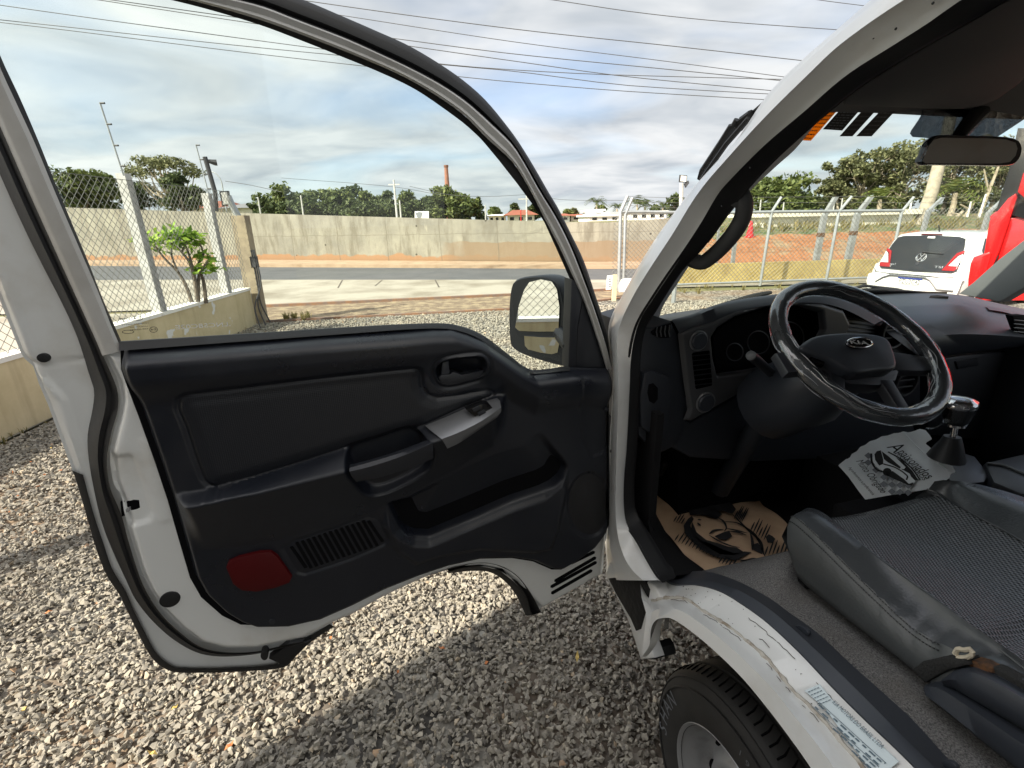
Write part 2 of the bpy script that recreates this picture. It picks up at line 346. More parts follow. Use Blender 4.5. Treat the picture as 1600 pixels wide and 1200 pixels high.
leaf_p = leafmat('leaf_palm', (0.05, 0.075, 0.015), (0.10, 0.13, 0.025), (0.20, 0.20, 0.06))
# perforated seat leather, seat leather, ribbed inserts: pattern laid along the truck's own axes
def truckuv(nt, tc, sx, sy):
    r = N(nt, 'ShaderNodeVectorRotate', {'Vector': tc.outputs['Object'], 'Angle': -YAW * -1}, rotation_type='Z_AXIS')
    s = N(nt, 'ShaderNodeSeparateXYZ', {0: r.outputs[0]}); return MATH(nt, 'MULTIPLY', s.outputs[0], sx), MATH(nt, 'MULTIPLY', s.outputs[1], sy), s.outputs[2]
def _perf(nt, b, tc):
    x, y, z = truckuv(nt, tc, 2 * math.pi / 0.0080, 2 * math.pi / 0.0115)
    p = MATH(nt, 'MULTIPLY', MATH(nt, 'SINE', x), MATH(nt, 'SINE', y)); k = MATH(nt, 'ADD', MATH(nt, 'MULTIPLY', p, 0.5), 0.5)
    nt.links.new(RAMP(nt, k, [(0.28, (0.012, 0.013, 0.015)), (0.55, (0.11, 0.118, 0.126)), (1.0, (0.21, 0.22, 0.228))]), b.inputs['Base Color'])
    bp = N(nt, 'ShaderNodeBump', {'Height': k, 'Strength': 0.9, 'Distance': 0.0016}); nt.links.new(bp.outputs[0], b.inputs['Normal'])
perf = pm('perforated_leather', (0.05, 0.055, 0.06), 0.24, extra=_perf)
leather = pm('seat_leather', (0.055, 0.061, 0.067), 0.27, var=(7, (0.07, 0.075, 0.078), 0.4, 0.65), bump=(260, 0.35, 0.0012))
leather_b = pm('bolster_leather', (0.078, 0.085, 0.087), 0.38, var=(5, (0.062, 0.067, 0.068), 0.4, 0.65), bump=(200, 0.3, 0.0012))
def _fab(nt, b, tc):
    s = N(nt, 'ShaderNodeSeparateXYZ', {0: tc.outputs['Object']}); f = 2 * math.pi / 0.0075
    a = MATH(nt, 'SINE', MATH(nt, 'MULTIPLY', MATH(nt, 'ADD', s.outputs[0], s.outputs[2]), f)); c = MATH(nt, 'SINE', MATH(nt, 'MULTIPLY', MATH(nt, 'SUBTRACT', s.outputs[0], s.outputs[2]), f))
    bp = N(nt, 'ShaderNodeBump', {'Height': MATH(nt, 'MULTIPLY', a, c), 'Strength': 0.16, 'Distance': 0.0008}); nt.links.new(bp.outputs[0], b.inputs['Normal'])
insert_m = pm('door_insert_vinyl', (0.012, 0.0135, 0.018), 0.42, extra=_fab)
def _carpet(nt, b, tc):
    n = N(nt, 'ShaderNodeTexNoise', {'Vector': tc.outputs['Object'], 'Scale': 420.0, 'Detail': 2.0}); n2 = N(nt, 'ShaderNodeTexNoise', {'Vector': tc.outputs['Object'], 'Scale': 9.0, 'Detail': 3.0})
    c = RAMP(nt, n.outputs[0], [(0.3, (0.085, 0.085, 0.087)), (0.7, (0.30, 0.295, 0.285))]); c = MIX(nt, RAMP(nt, n2.outputs[0], [(0.45, (0, 0, 0)), (0.75, (0.4, 0.4, 0.4))]), c, (0.16, 0.14, 0.115))
    nt.links.new(c, b.inputs['Base Color']); bp = N(nt, 'ShaderNodeBump', {'Height': n.outputs[0], 'Strength': 0.9, 'Distance': 0.003}); nt.links.new(bp.outputs[0], b.inputs['Normal'])
carpet = pm('grey_carpet', (0.1, 0.1, 0.1), 0.95, spec=0.1, extra=_carpet)
dark_carpet = pm('dark_carpet', (0.016, 0.016, 0.017), 0.95, spec=0.1, bump=(400, 0.6, 0.002))
kraft = pm('kraft_paper', (0.60, 0.42, 0.27), 0.85, var=(10, (0.50, 0.34, 0.215), 0.4, 0.65), bump=(14, 0.5, 0.012))
bagp = pm('bag_paper', (0.82, 0.86, 0.88), 0.7, var=(12, (0.74, 0.79, 0.82), 0.4, 0.7), bump=(18, 0.3, 0.006))
# ground materials
def _gravelfar(nt, b, tc):
    v = N(nt, 'ShaderNodeTexVoronoi', {'Vector': tc.outputs['Object'], 'Scale': 26.0}); n = N(nt, 'ShaderNodeTexNoise', {'Vector': tc.outputs['Object'], 'Scale': 0.7, 'Detail': 4.0})
    c = RAMP(nt, N(nt, 'ShaderNodeSeparateColor', {0: v.outputs['Color']}).outputs[0], [(0, (0.05, 0.047, 0.043)), (0.5, (0.12, 0.112, 0.10)), (1, (0.40, 0.38, 0.33))])
    c = MIX(nt, RAMP(nt, n.outputs[0], [(0.45, (0, 0, 0)), (0.7, (0.6, 0.6, 0.6))]), c, (0.30, 0.20, 0.12), 'MIX'); nt.links.new(c, b.inputs['Base Color'])
    bp = N(nt, 'ShaderNodeBump', {'Height': MATH(nt, 'SUBTRACT', 1.0, v.outputs['Distance']), 'Strength': 1.0, 'Distance': 0.02}); nt.links.new(bp.outputs[0], b.inputs['Normal'])
gravel_far = pm('gravel_bed', (0.2, 0.19, 0.18), 0.9, spec=0.2, extra=_gravelfar)
def _stone(nt, b, tc):
    g = N(nt, 'ShaderNodeNewGeometry'); r = g.outputs['Random Per Island']
    c = RAMP(nt, r, [(0.0, (0.155, 0.142, 0.124)), (0.3, (0.215, 0.199, 0.170)), (0.7, (0.272, 0.250, 0.208)), (0.97, (0.335, 0.306, 0.248)), (0.997, (0.44, 0.35, 0.24)), (1.0, (0.36, 0.22, 0.13))])
    n = N(nt, 'ShaderNodeTexNoise', {'Vector': tc.outputs['Object'], 'Scale': 90.0, 'Detail': 4.0})
    nt.links.new(MIX(nt, RAMP(nt, n.outputs[0], [(0.4, (0, 0, 0)), (0.7, (0.5, 0.5, 0.5))]), c, (0.40, 0.37, 0.31)), b.inputs['Base Color'])
    bp = N(nt, 'ShaderNodeBump', {'Height': n.outputs[0], 'Strength': 0.35, 'Distance': 0.002}); nt.links.new(bp.outputs[0], b.inputs['Normal'])
stone_m = pm('crushed_stone', (0.26, 0.25, 0.23), 0.85, spec=0.25, extra=_stone)
asphalt = pm('asphalt', (0.075, 0.077, 0.082), 0.9, var=(1.1, (0.10, 0.10, 0.105), 0.35, 0.7), bump=(180, 0.4, 0.004))
apron_m = pm('worn_concrete', (0.33, 0.305, 0.255), 0.9, var=(0.7, (0.20, 0.175, 0.135), 0.42, 0.66), bump=(30, 0.3, 0.006))
soil = pm('dry_soil', (0.17, 0.125, 0.085), 0.95, var=(5.0, (0.30, 0.235, 0.15), 0.45, 0.6), bump=(35, 0.9, 0.03))
redsoil = pm('red_earth', (0.29, 0.115, 0.042), 0.95, var=(1.4, (0.27, 0.18, 0.10), 0.48, 0.60), bump=(5, 1.0, 0.16))
kerb_m = pm('red_dust_kerb', (0.36, 0.265, 0.18), 0.9, var=(1.8, (0.27, 0.18, 0.115), 0.4, 0.7))
grassm = pm('verge_grass', (0.075, 0.11, 0.028), 0.95, var=(2.6, (0.24, 0.18, 0.085), 0.46, 0.58), bump=(9, 1.0, 0.12))
farland = pm('far_ground', (0.22, 0.17, 0.10), 0.95, var=(0.05, (0.12, 0.14, 0.05), 0.4, 0.6))
def _ywall(nt, b, tc):
    n = N(nt, 'ShaderNodeTexNoise', {'Vector': tc.outputs['Object'], 'Scale': 3.0, 'Detail': 6.0, 'Roughness': 0.65}); n2 = N(nt, 'ShaderNodeTexNoise', {'Vector': tc.outputs['Object'], 'Scale': 4.2, 'Detail': 2.0})
    mp = N(nt, 'ShaderNodeMapping', {'Vector': tc.outputs['Object'], 'Scale': (6, 6, 0.6)}); n3 = N(nt, 'ShaderNodeTexNoise', {'Vector': mp.outputs[0], 'Scale': 2.0, 'Detail': 4.0})
    c = MIX(nt, RAMP(nt, n.outputs[0], [(0.4, (0, 0, 0)), (0.7, (1, 1, 1))]), (0.60, 0.51, 0.32), (0.50, 0.42, 0.25)); c = MIX(nt, RAMP(nt, n3.outputs[0], [(0.52, (0, 0, 0)), (0.75, (0.5, 0.5, 0.5))]), c, (0.36, 0.29, 0.17))
    c = MIX(nt, RAMP(nt, n2.outputs[0], [(0.665, (0, 0, 0)), (0.68, (1, 1, 1))]), c, (0.66, 0.66, 0.64)); nt.links.new(c, b.inputs['Base Color'])
ochre = pm('peeling_ochre_paint', (0.6, 0.43, 0.17), 0.85, extra=_ywall)
creamp = pm('cream_post_paint', (0.60, 0.52, 0.33), 0.85)
yellowp = pm('yellow_wall_paint', (0.66, 0.51, 0.19), 0.85, var=(2.5, (0.40, 0.29, 0.10), 0.4, 0.7))
whitecap = pm('white_cap_paint', (0.78, 0.77, 0.72), 0.8, var=(14, (0.55, 0.52, 0.45), 0.56, 0.72))
def _cwall(nt, b, tc):
    O = tc.outputs['Object']
    n = N(nt, 'ShaderNodeTexNoise', {'Vector': O, 'Scale': 0.55, 'Detail': 7.0, 'Roughness': 0.65}); mp = N(nt, 'ShaderNodeMapping', {'Vector': O, 'Scale': (2.2, 2.2, 0.5)}); n2 = N(nt, 'ShaderNodeTexNoise', {'Vector': mp.outputs[0], 'Scale': 1.0, 'Detail': 6.0, 'Roughness': 0.7})
    s = N(nt, 'ShaderNodeSeparateXYZ', {0: O}); n3 = N(nt, 'ShaderNodeTexNoise', {'Vector': O, 'Scale': 1.6, 'Detail': 4.0})
    c = MIX(nt, RAMP(nt, n.outputs[0], [(0.35, (0, 0, 0)), (0.65, (1, 1, 1))]), (0.30, 0.283, 0.228), (0.185, 0.175, 0.148)); c = MIX(nt, RAMP(nt, n2.outputs[0], [(0.48, (0, 0, 0)), (0.64, (0.9, 0.9, 0.9))]), c, (0.15, 0.135, 0.105))
    c = MIX(nt, RAMP(nt, n2.outputs[0], [(0.28, (0.6, 0.6, 0.6)), (0.36, (0, 0, 0))]), c, (0.46, 0.43, 0.34))
    # red earth splashed on the foot of the wall, and the damp brown stretch to the right
    foot = MATH(nt, 'ADD', s.outputs[2], MATH(nt, 'MULTIPLY', n3.outputs[0], -0.55)); c = MIX(nt, RAMP(nt, foot, [(-0.16, (0.9, 0.9, 0.9)), (0.06, (0, 0, 0))]), c, (0.30, 0.16, 0.08))
    rx = RAMP(nt, MATH(nt, 'MULTIPLY', MATH(nt, 'ADD', s.outputs[0], MATH(nt, 'ADD', MATH(nt, 'MULTIPLY', n3.outputs[0], 2.0), -9.5)), 0.3), [(0.22, (0, 0, 0)), (0.55, (0.8, 0.8, 0.8))])
    lowz = RAMP(nt, MATH(nt, 'ADD', s.outputs[2], MATH(nt, 'MULTIPLY', n3.outputs[0], 0.3)), [(0.98, (1, 1, 1)), (1.06, (0, 0, 0))]); c = MIX(nt, MATH(nt, 'MULTIPLY', rx, lowz), c, (0.205, 0.145, 0.09))
    # pour joints
    jx = MATH(nt, 'FRACT', MATH(nt, 'MULTIPLY', MATH(nt, 'ADD', s.outputs[0], MATH(nt, 'MULTIPLY', n.outputs[0], 0.25)), 0.42)); j = MATH(nt, 'LESS_THAN', jx, 0.018); jz = MATH(nt, 'LESS_THAN', MATH(nt, 'ABSOLUTE', MATH(nt, 'SUBTRACT', MATH(nt, 'ADD', s.outputs[2], MATH(nt, 'MULTIPLY', n3.outputs[0], 0.12)), 1.22)), 0.012)
    c = MIX(nt, MATH(nt, 'MULTIPLY', MATH(nt, 'MAXIMUM', j, jz), 0.55), c, (0.12, 0.105, 0.08))
    # tie-rod holes
    v = N(nt, 'ShaderNodeTexVoronoi', {'Vector': N(nt, 'ShaderNodeCombineXYZ', {0: s.outputs[0], 1: s.outputs[2], 2: 0.0}).outputs[0], 'Scale': 1.35, 'Randomness': 0.5}, voronoi_dimensions='3D')
    c = MIX(nt, MATH(nt, 'LESS_THAN', v.outputs['Distance'], 0.055), c, (0.05, 0.045, 0.035)); nt.links.new(c, b.inputs['Base Color'])
    bp = N(nt, 'ShaderNodeBump', {'Height': n2.outputs[0], 'Strength': 0.5, 'Distance': 0.03}); nt.links.new(bp.outputs[0], b.inputs['Normal'])
conc_wall = pm('stained_concrete', (0.4, 0.36, 0.26), 0.92, extra=_cwall)
# ------------------------------------------------------------------ the setting
def sheet(name, pts, m, z=None, kind='structure', lift=0.0):
    P = [np.array(p, float) for p in pts]
    if z is not None: P = [np.array([p[0], p[1], z]) for p in P]
    bm = bmesh.new(); vs = [bm.verts.new(p) for p in P]; bm.faces.new(vs); bmesh.ops.triangulate(bm, faces=bm.faces[:]); bm.verts.index_update()
    mb = MB().add([v.co for v in bm.verts], [tuple(v.index for v in f.verts) for f in bm.faces]); bm.free()
    return obj(name, mb, m, smooth=0, kind=kind)
sheet('ground', [(-900, -300), (900, -300), (900, 1500), (-900, 1500)], farland, z=-0.03)
# gravel yard up to the gate track
g2 = [(-3.45, -14), (-4.0, 2), (-4.5, 8.3), (-4.4, 8.53), (0.03, 9.26), (1.77, 10.0), (3.9, 11.1), (12, 11.8), (20, 12.2), (20, -14)]
sheet('gravel_yard', g2, gravel_far, z=0.0)
sheet('soil_strip', [(-4.4, 8.55), (0.03, 9.28), (1.77, 10.02), (3.9, 11.15), (3.9, 11.9), (0.04, 11.1), (-5.23, 10.25)], soil, z=0.0)
near = [(-26, 18.6)] + [tuple(uZ(x, 437)[:2]) for x in (250, 400, 560, 720, 880, 1000)] + [(9, 13.0), (30, 12)]
far_ = [(-30, 27.2)] + [tuple(uZ(x, y)[:2]) for x, y in ((150, 415), (280, 416), (400, 417), (520, 417.5), (640, 418), (880, 419.5), (960, 420))] + [(9, 16.2), (30, 15)]
kerb2 = [(-31, 29)] + [tuple(uZ(x, y)[:2]) for x, y in ((120, 409), (280, 409), (400, 409.5), (520, 410.5), (640, 411.5), (760, 412.5), (880, 413.5), (960, 413.5))] + [(9, 17.5)]
sheet('concrete_apron', [(-30, 9.5), (-5.2, 10.25), (0.04, 11.1), (3.9, 11.9), (30, 12)] + near[::-1], apron_m, z=0.0)
sheet('outer_pavement', [(-30, -6), (-4.05, -6), (-4.05, 2), (-4.55, 8.3), (-4.5, 9.9), (-30, 9.45)], apron_m, z=-0.004)
sheet('road', near + far_[::-1], asphalt, z=-0.012)
# raised red-dust pavement along the foot of the concrete wall: a real kerb step
def strip(name, A, B, z0, z1, m):
    n = min(len(A), len(B)); mb = MB()
    a0 = [(p[0], p[1], z0) for p in A]; a1 = [(p[0], p[1], z1) for p in A]; b1 = [(p[0], p[1], z1) for p in B]
    a = spl(a0, 30, True); a2 = spl(a1, 30, True); b = spl(b1, 30, True); mb.add(*loft([a, a2, b])); return obj(name, mb, m, smooth=0, kind='structure')
strip('pavement', far_, kerb2, -0.012, 0.11, kerb_m)
# expansion joints of the apron: grooves cut as thin dark seams
jt = MB()
for a, b in (((535, 437.8), (528, 450)), ((597, 437.8), (586, 447)), ((680, 437.6), (686, 449))):
    p, q = uZ(*a), uZ(*b); s = np.cross(q - p, UP); s = s / np.linalg.norm(s) * 0.02
    jt.add([p - s + UP * .004, p + s + UP * .004, q + s + UP * .004, q - s + UP * .004], [(0, 1, 2, 3)])
obj('apron_joint', jt, crackm, smooth=0, kind='structure')
# steel rails of the sliding gate
def rail(name, label, pts, w, h, m):
    P = spl([np.array([p[0], p[1], 0]) for p in pts], 24, True); t = np.gradient(P, axis=0); s = np.cross(t, UP); s /= np.linalg.norm(s, axis=1)[:, None]
    r = [P - s * w / 2, P - s * w / 2 + UP * h, P + s * w / 2 + UP * h, P + s * w / 2]
    props(obj(name, MB().add(*loft(r)), m, smooth=30), label, 'gate rail', 'steel rails of the sliding gate')
rail('gate_rail', 'rusty steel gate rail along the edge of the pale concrete apron, farther of two', [(-5.3, 10.25), (0.04, 11.12), (3.6, 11.85)], 0.10, 0.05, pm('rusty_rail', (0.17, 0.12, 0.10), 0.7, var=(8, (0.25, 0.13, 0.07), 0.4, 0.6)))
rail('gate_rail', 'rusty steel gate rail where the yard gravel begins, nearer of two', [(-4.35, 8.55), (0.03, 9.27), (1.77, 10.0), (3.6, 11.0)], 0.06, 0.035, MATS['rusty_rail'])
# ------------------------------------------------------------------ crushed stone near the viewer
def stones():
    hulls = []
    for k in range(26):
        bm = bmesh.new(); ax = np.array([1, RNG.uniform(.6, .95), RNG.uniform(.42, .75)])
        for p in RNG.normal(size=(9, 3)):
            p = p / np.linalg.norm(p) * RNG.uniform(.86, 1.05) * ax; bm.verts.new(p)
        r = bmesh.ops.convex_hull(bm, input=bm.verts); 
        loose = [v for v in bm.verts if not v.link_faces]; bmesh.ops.delete(bm, geom=loose, context='VERTS')
        bm.verts.index_update(); hulls.append((np.array([v.co[:] for v in bm.verts]), np.array([[v.index for v in f.verts] for f in bm.faces]))); bm.free()
    pts = []
    def scatter(d0, d1, a0, a1, dens, s0, s1, zj):
        area = (d1 * d1 - d0 * d0) / 2 * (a1 - a0); n = int(area * dens)
        d = np.sqrt(RNG.uniform(d0 * d0, d1 * d1, n)); a = RNG.uniform(a0, a1, n)
        s = RNG.uniform(0, 1, n)**1.8 * (s1 - s0) + s0
        for i in range(n):
            x, y = d[i] * math.sin(a[i]), d[i] * math.cos(a[i])
            if x < -3.93 - 0.09 * max(0, y - 2) or y > 8.45 + 0.17 * (x + 4.4): continue
            pts.append((x, y, RNG.uniform(0, zj), s[i]))
    D = math.radians
    scatter(0.8, 2.2, D(-98), D(60), 6200, .008, .0195, .022)
    scatter(2.2, 3.8, D(-92), D(42), 4600, .0085, .020, .022)
    scatter(3.8, 6.0, D(-56), D(34), 2500, .012, .024, .024)
    scatter(6.0, 10.5, D(-38), D(30), 560, .018, .034, .014)
    scatter(6.0, 12, D(14), D(42), 160, .022, .038, .014)
    V = []; F = []; off = 0
    for (x, y, z, s) in pts:
        hv, hf = hulls[RNG.integers(26)]; q = RNG.normal(size=4); q[1:3] *= .38; q /= np.linalg.norm(q); w, a, b, c = q
        R = np.array([[1 - 2 * (b * b + c * c), 2 * (a * b - c * w), 2 * (a * c + b * w)], [2 * (a * b + c * w), 1 - 2 * (a * a + c * c), 2 * (b * c - a * w)], [2 * (a * c - b * w), 2 * (b * c + a * w), 1 - 2 * (a * a + b * b)]])
        V.append(hv @ R.T * s + np.array([x, y, z])); F.append(hf + off); off += len(hv)
    V = np.concatenate(V).astype(np.float32); F = np.concatenate(F).astype(np.int32)
    me = bpy.data.meshes.new('gravel'); me.vertices.add(len(V)); me.vertices.foreach_set('co', V.ravel()); me.loops.add(F.size); me.loops.foreach_set('vertex_index', F.ravel())
    me.polygons.add(len(F)); me.polygons.foreach_set('loop_start', np.arange(0, F.size, 3, dtype=np.int32)); me.polygons.foreach_set('loop_total', np.full(len(F), 3, np.int32)); me.update(calc_edges=True); me.polygons.foreach_set('use_smooth', np.zeros(len(F), bool)); me.materials.append(stone_m)
    o = bpy.data.objects.new('gravel', me); COL.objects.link(o); o['kind'] = 'stuff'
stones()
# fallen leaves lying on the stones
def fallen():
    mats = [pm('dry_leaf_orange', (0.42, 0.15, 0.05), 0.8), pm('dry_leaf_yellow', (0.55, 0.40, 0.12), 0.8)]
    spots = [((75, 957), 0), ((152, 853), 1), ((38, 1108), 1), ((273, 1106), 1), ((517, 997), 0), ((691, 1013), 0), ((622, 1050), 0), ((760, 1036), 0), ((902, 1027), 1), ((239, 1177), 1), ((358, 1166), 0), ((20, 738), 0), ((48, 722), 0), ((95, 735), 0), ((60, 760), 0), ((110, 705), 0), ((28, 775), 0), ((80, 700), 1), ((15, 800), 0), ((125, 690), 0), ((70, 742), 0)]
    for k, (p, c) in enumerate(spots):
        q = uZ(*p, 0.042); a = RNG.uniform(0, 6.28); l = RNG.uniform(.010, .018); mb = MB(); u = np.array([math.cos(a), math.sin(a), 0.25]); s = np.array([-math.sin(a), math.cos(a), 0.1])
        top = [q - u * l, q - u * l * .3 + s * l * .4 + UP * .006, q + u * l * .5 + s * l * .32, q + u * l * 1.1 + UP * .01, q + u * l * .5 - s * l * .32, q - u * l * .3 - s * l * .4 + UP * .007]
        mb.add(*prism(top, depth=UP * -0.0012)); props(obj('fallen_leaf', mb, mats[c], smooth=0), ('curled orange' if c == 0 else 'dry yellow') + ' leaf fallen on the grey gravel', 'leaf', 'fallen leaves on the gravel')
fallen()
# ------------------------------------------------------------------ the white truck (open driver's door, cab, interior)
TR = thing('pickup_truck', 'white cab-over light truck with its driver door wide open, parked on the gravel', 'truck', T(1.39, 0.3, 0))
def rotpx(p, c, a): 
    return (c[0] + (p[0] - c[0]) * math.cos(a) - (p[1] - c[1]) * math.sin(a), c[1] + (p[0] - c[0]) * math.sin(a) + (p[1] - c[1]) * math.cos(a))
# ---- door -------------------------------------------------------
def duv(px, off=0.0):
    return [((uD(x, y, off) - HINGE) @ DU, uD(x, y, off)[2]) for x, y in px]
def d3(P, h): return HINGE[None] + P[:, :1] * DU[None] + P[:, 1:2] * UP[None] + np.asarray(h)[:, None] * DN[None]
def dcurve(px, off):
    q = np.array(sorted(duv(px, off))); return lambda u: np.interp(u, q[:, 0], q[:, 1])
INNER = [(156, 550), (170, 580), (180, 600), (184, 625), (180, 650), (172, 680), (166, 707), (167, 735), (172, 760), (185, 790), (197, 837), (217, 900), (232, 930), (250, 957), (280, 987), (312, 1010), (350, 1020), (400, 1019), (440, 1010), (475, 1003), (520, 979), (550, 966), (600, 938), (650, 914), (672, 905), (712, 893), (750, 890), (782, 896), (806, 915), (828, 940), (846, 957), (900, 926), (945, 901), (948, 870), (954, 800), (957, 577), (890, 577), (830, 582), (757, 528), (700, 509), (600, 514), (400, 528), (191, 545)]
latch_poly = [(166, 712), (207, 709), (214, 722), (226, 757), (240, 802), (236, 814), (200, 827), (176, 780)]
latch_hole = [(192, 788), (215, 781), (217, 797), (193, 803)]
door = obj('door', MB().add(*(lambda r: (r[0], r[1]))(gridpanel(duv(INNER), 0.006, lambda P, d: -0.016 * (1 - sm(0, 0.02, -d)) - 0.007 * sm(0.0, 0.006, -sdf(P, duv(latch_poly))[0]) + 0.003 * np.exp(-(sdf(P, duv([(225, 690), (232, 690), (262, 810), (255, 812)]))[0] / .006)**2), d3, holes=[duv(latch_hole)]))), white, TR, smooth=50)
# outer skin of the door, seen past the weatherstrip on the left
SKIN = [(-260, -200), (-80, 280), (0, 470), (32, 550), (38, 560), (52, 572), (61, 600), (75, 632), (100, 700), (116, 742), (135, 805), (150, 857), (167, 900), (185, 927), (200, 957), (217, 992), (235, 1025), (250, 1040), (272, 1049), (325, 1050), (400, 1047), (445, 1041), (461, 1025), (485, 1003), (520, 980), (500, 955), (400, 985), (330, 975), (275, 930), (245, 870), (220, 800), (205, 700), (210, 620), (190, 560), (150, 480), (90, 340), (20, 190), (-20, 90), (-160, -240)]
ridge_px = [(52, 572), (64, 588), (80, 606), (97, 625), (107, 655), (117, 690), (126, 722), (132, 760), (150, 830), (172, 890)]
rq = np.array(duv(ridge_px, -.05)); seam = np.array(duv([(40, 568), (70, 570), (130, 561), (150, 558)], -.05)); rim2 = np.array(duv([(0, 430), (22, 480), (44, 540), (50, 560)], -.05))
def pldist(P, L):
    d = np.full(len(P), 9.0)
    for a, b in zip(L[:-1], L[1:]):
        e = b - a; t = np.clip(((P - a) @ e) / (e @ e), 0, 1); d = np.minimum(d, np.linalg.norm(P - a - t[:, None] * e, axis=1))
    return d
def skinh(P, d):
    return -0.05 - 0.010 * (1 - sm(0, 0.012, -d)) + 0.006 * np.exp(-(pldist(P, rq) / 0.006)**2) - 0.003 * np.exp(-(pldist(P, seam) / 0.003)**2) + 0.003 * np.exp(-(pldist(P, rim2) / 0.004)**2)
skin_v = gridpanel(duv(SKIN, -.05), 0.006, skinh, d3)
obj('door_skin', MB().add(skin_v[0], skin_v[1]).add(*prism([uD(x, y, -.062) for x, y in SKIN], depth=-DN * 0.012)), white, door, smooth=50)
def L(fn, *specs, n=60, lin=False): return loft(rows(fn, *specs, n=n, lin=lin))
edge_o = [(112, 735), (116, 742), (135, 805), (150, 857), (167, 900), (185, 927), (200, 957), (217, 992), (235, 1025), (250, 1040), (272, 1050), (325, 1051), (400, 1048), (445, 1042), (462, 1026), (486, 1003), (522, 979)]
edge_i = [(130, 742), (132, 750), (147, 805), (162, 850), (176, 890), (197, 925), (208, 952), (225, 985), (242, 1017), (256, 1032), (276, 1043), (325, 1045), (400, 1042), (440, 1036), (452, 1022), (476, 999), (515, 975)]
obj('edge_guard', MB().add(*L(uD, (edge_o, -.066), (edge_o, -.040), (edge_i, -.036), (edge_i, -.05), n=80)), rubber, door, smooth=50)
ws_l = [(-95, 60), (-45, 170), (12, 300), (37, 355), (65, 412), (95, 470), (120, 525), (140, 587), (147, 610), (145, 637), (137, 680), (139, 720), (150, 780), (162, 825), (180, 870), (195, 902), (212, 937), (240, 972), (275, 1002), (312, 1021), (350, 1026), (400, 1022), (440, 1013), (478, 1004)]
ws_r = [(-95, -60), (-45, 97), (0, 197), (45, 300), (82, 382), (115, 455), (150, 532), (172, 580), (184, 612), (184, 640), (173, 680), (167, 720), (172, 762), (188, 800), (202, 850), (219, 903), (233, 932), (252, 960), (282, 989), (314, 1011), (350, 1019), (400, 1018), (440, 1009), (476, 1002)]
ws_m = [((a[0] + b[0]) / 2, (a[1] + b[1]) / 2) for a, b in zip(ws_l, ws_r)]; ws_q = [((a[0] * .3 + b[0] * .7), (a[1] * .3 + b[1] * .7)) for a, b in zip(ws_l, ws_r)]
obj('weatherstrip', MB().add(*L(uD, (ws_l, -.048), (ws_l, -.032), (ws_m, -.012), (ws_q, -.016), (ws_r, -.008), (ws_r, -.03), n=110)), rubber, door, smooth=60)
# window frame: rear upright
fr_l = [(-130, -110), (-45, 97), (0, 197), (45, 300), (82, 382), (115, 455), (150, 532), (160, 556)]
fr_r = [(-130, -230), (-60, -50), (0, 105), (25, 160), (55, 225), (86, 300), (125, 390), (155, 460), (175, 512), (191, 548)]
fr_g = [(-118, -230), (-52, -50), (0, 86), (32, 155), (62, 225), (92, 300), (137, 407), (162, 470), (191, 537), (193, 546)]
fm = lambda a, b, t: [(p[0] * (1 - t) + q[0] * t, p[1] * (1 - t) + q[1] * t) for p, q in zip(a, b)]
rl = np.array(spl(fr_l, 10)); rr = np.array(spl(fr_r, 10))
wf = MB().add(*L(uD, (fr_l, -.03), (fr_l, -.006), (fm(rl, rr, .25), .002), (fm(rl, rr, .8), .006), (fr_r, .0), (fr_r, -.03), n=50))
# window frame: upper arch
a_line = [(-160, -72), (0, -70), (150, -48), (280, -18), (400, 7), (467, 32), (540, 60), (600, 87), (650, 111), (695, 136), (732, 162), (760, 187), (800, 226), (820, 257), (844, 300), (867, 337), (890, 382), (910, 432), (930, 487), (947, 540), (956, 577)]
a_in = [(-160, -40), (0, -48), (150, -30), (280, -4), (400, 29), (500, 65), (575, 95), (625, 117), (675, 145), (725, 180), (762, 217), (800, 252), (815, 274), (830, 300), (850, 340), (872, 382), (892, 425), (912, 470), (928, 515), (941, 555), (950, 585)]
a_out = [(-160, -130), (0, -125), (150, -95), (280, -58), (400, -26), (475, 0), (525, 21), (585, 47), (640, 72), (695, 105), (732, 132), (762, 160), (800, 207), (817, 232), (837, 265), (857, 300), (872, 325), (892, 365), (912, 407), (930, 460), (947, 515), (955, 570)]
a_gl = [(-160, -32), (0, -41), (150, -23), (280, 3), (400, 37), (475, 65), (550, 95), (625, 125), (675, 155), (725, 190), (762, 227), (800, 260), (826, 300), (847, 340), (870, 390), (887, 425), (897, 445)]
RA = [np.array(spl(q, 60)) for q in (a_line, a_in)]
wf.add(*L(uD, (a_line, -.03), (a_line, .004), (fm(RA[0], RA[1], .12), .008), (fm(RA[0], RA[1], .6), .003), (fm(RA[0], RA[1], .8), .008), (a_in, .004), (a_in, -.03), n=90))
obj('window_frame', wf, frame_shaded, door, smooth=50)
obj('window_channel', MB().add(*L(uD, (a_in, .001), (a_in, -.004), (a_gl, -.010), (a_gl, -.028), n=80)).add(*L(uD, (fr_r, -.001), (fr_g, -.008), (fr_g, -.028), n=40)).add(*L(uD, ([(186, 533), (400, 520), (550, 510.5), (650, 505.5), (700, 505.5), (732, 513), (757, 525), (800, 558), (815, 570), (833, 578), (890, 571)], -.026), ([(186, 534), (400, 521), (550, 511.5), (650, 506.5), (700, 506.5), (732, 514.5), (757, 527), (800, 560), (815, 572), (833, 580), (890, 573)], .006), ([(186, 548), (400, 532), (550, 521), (650, 514), (700, 514), (730, 521), (755, 533), (797, 566), (812, 578), (832, 584), (890, 579)], .02), n=60)), rubber, door, smooth=50)
ao2 = np.array(spl(a_out, 60)); al2 = RA[0]
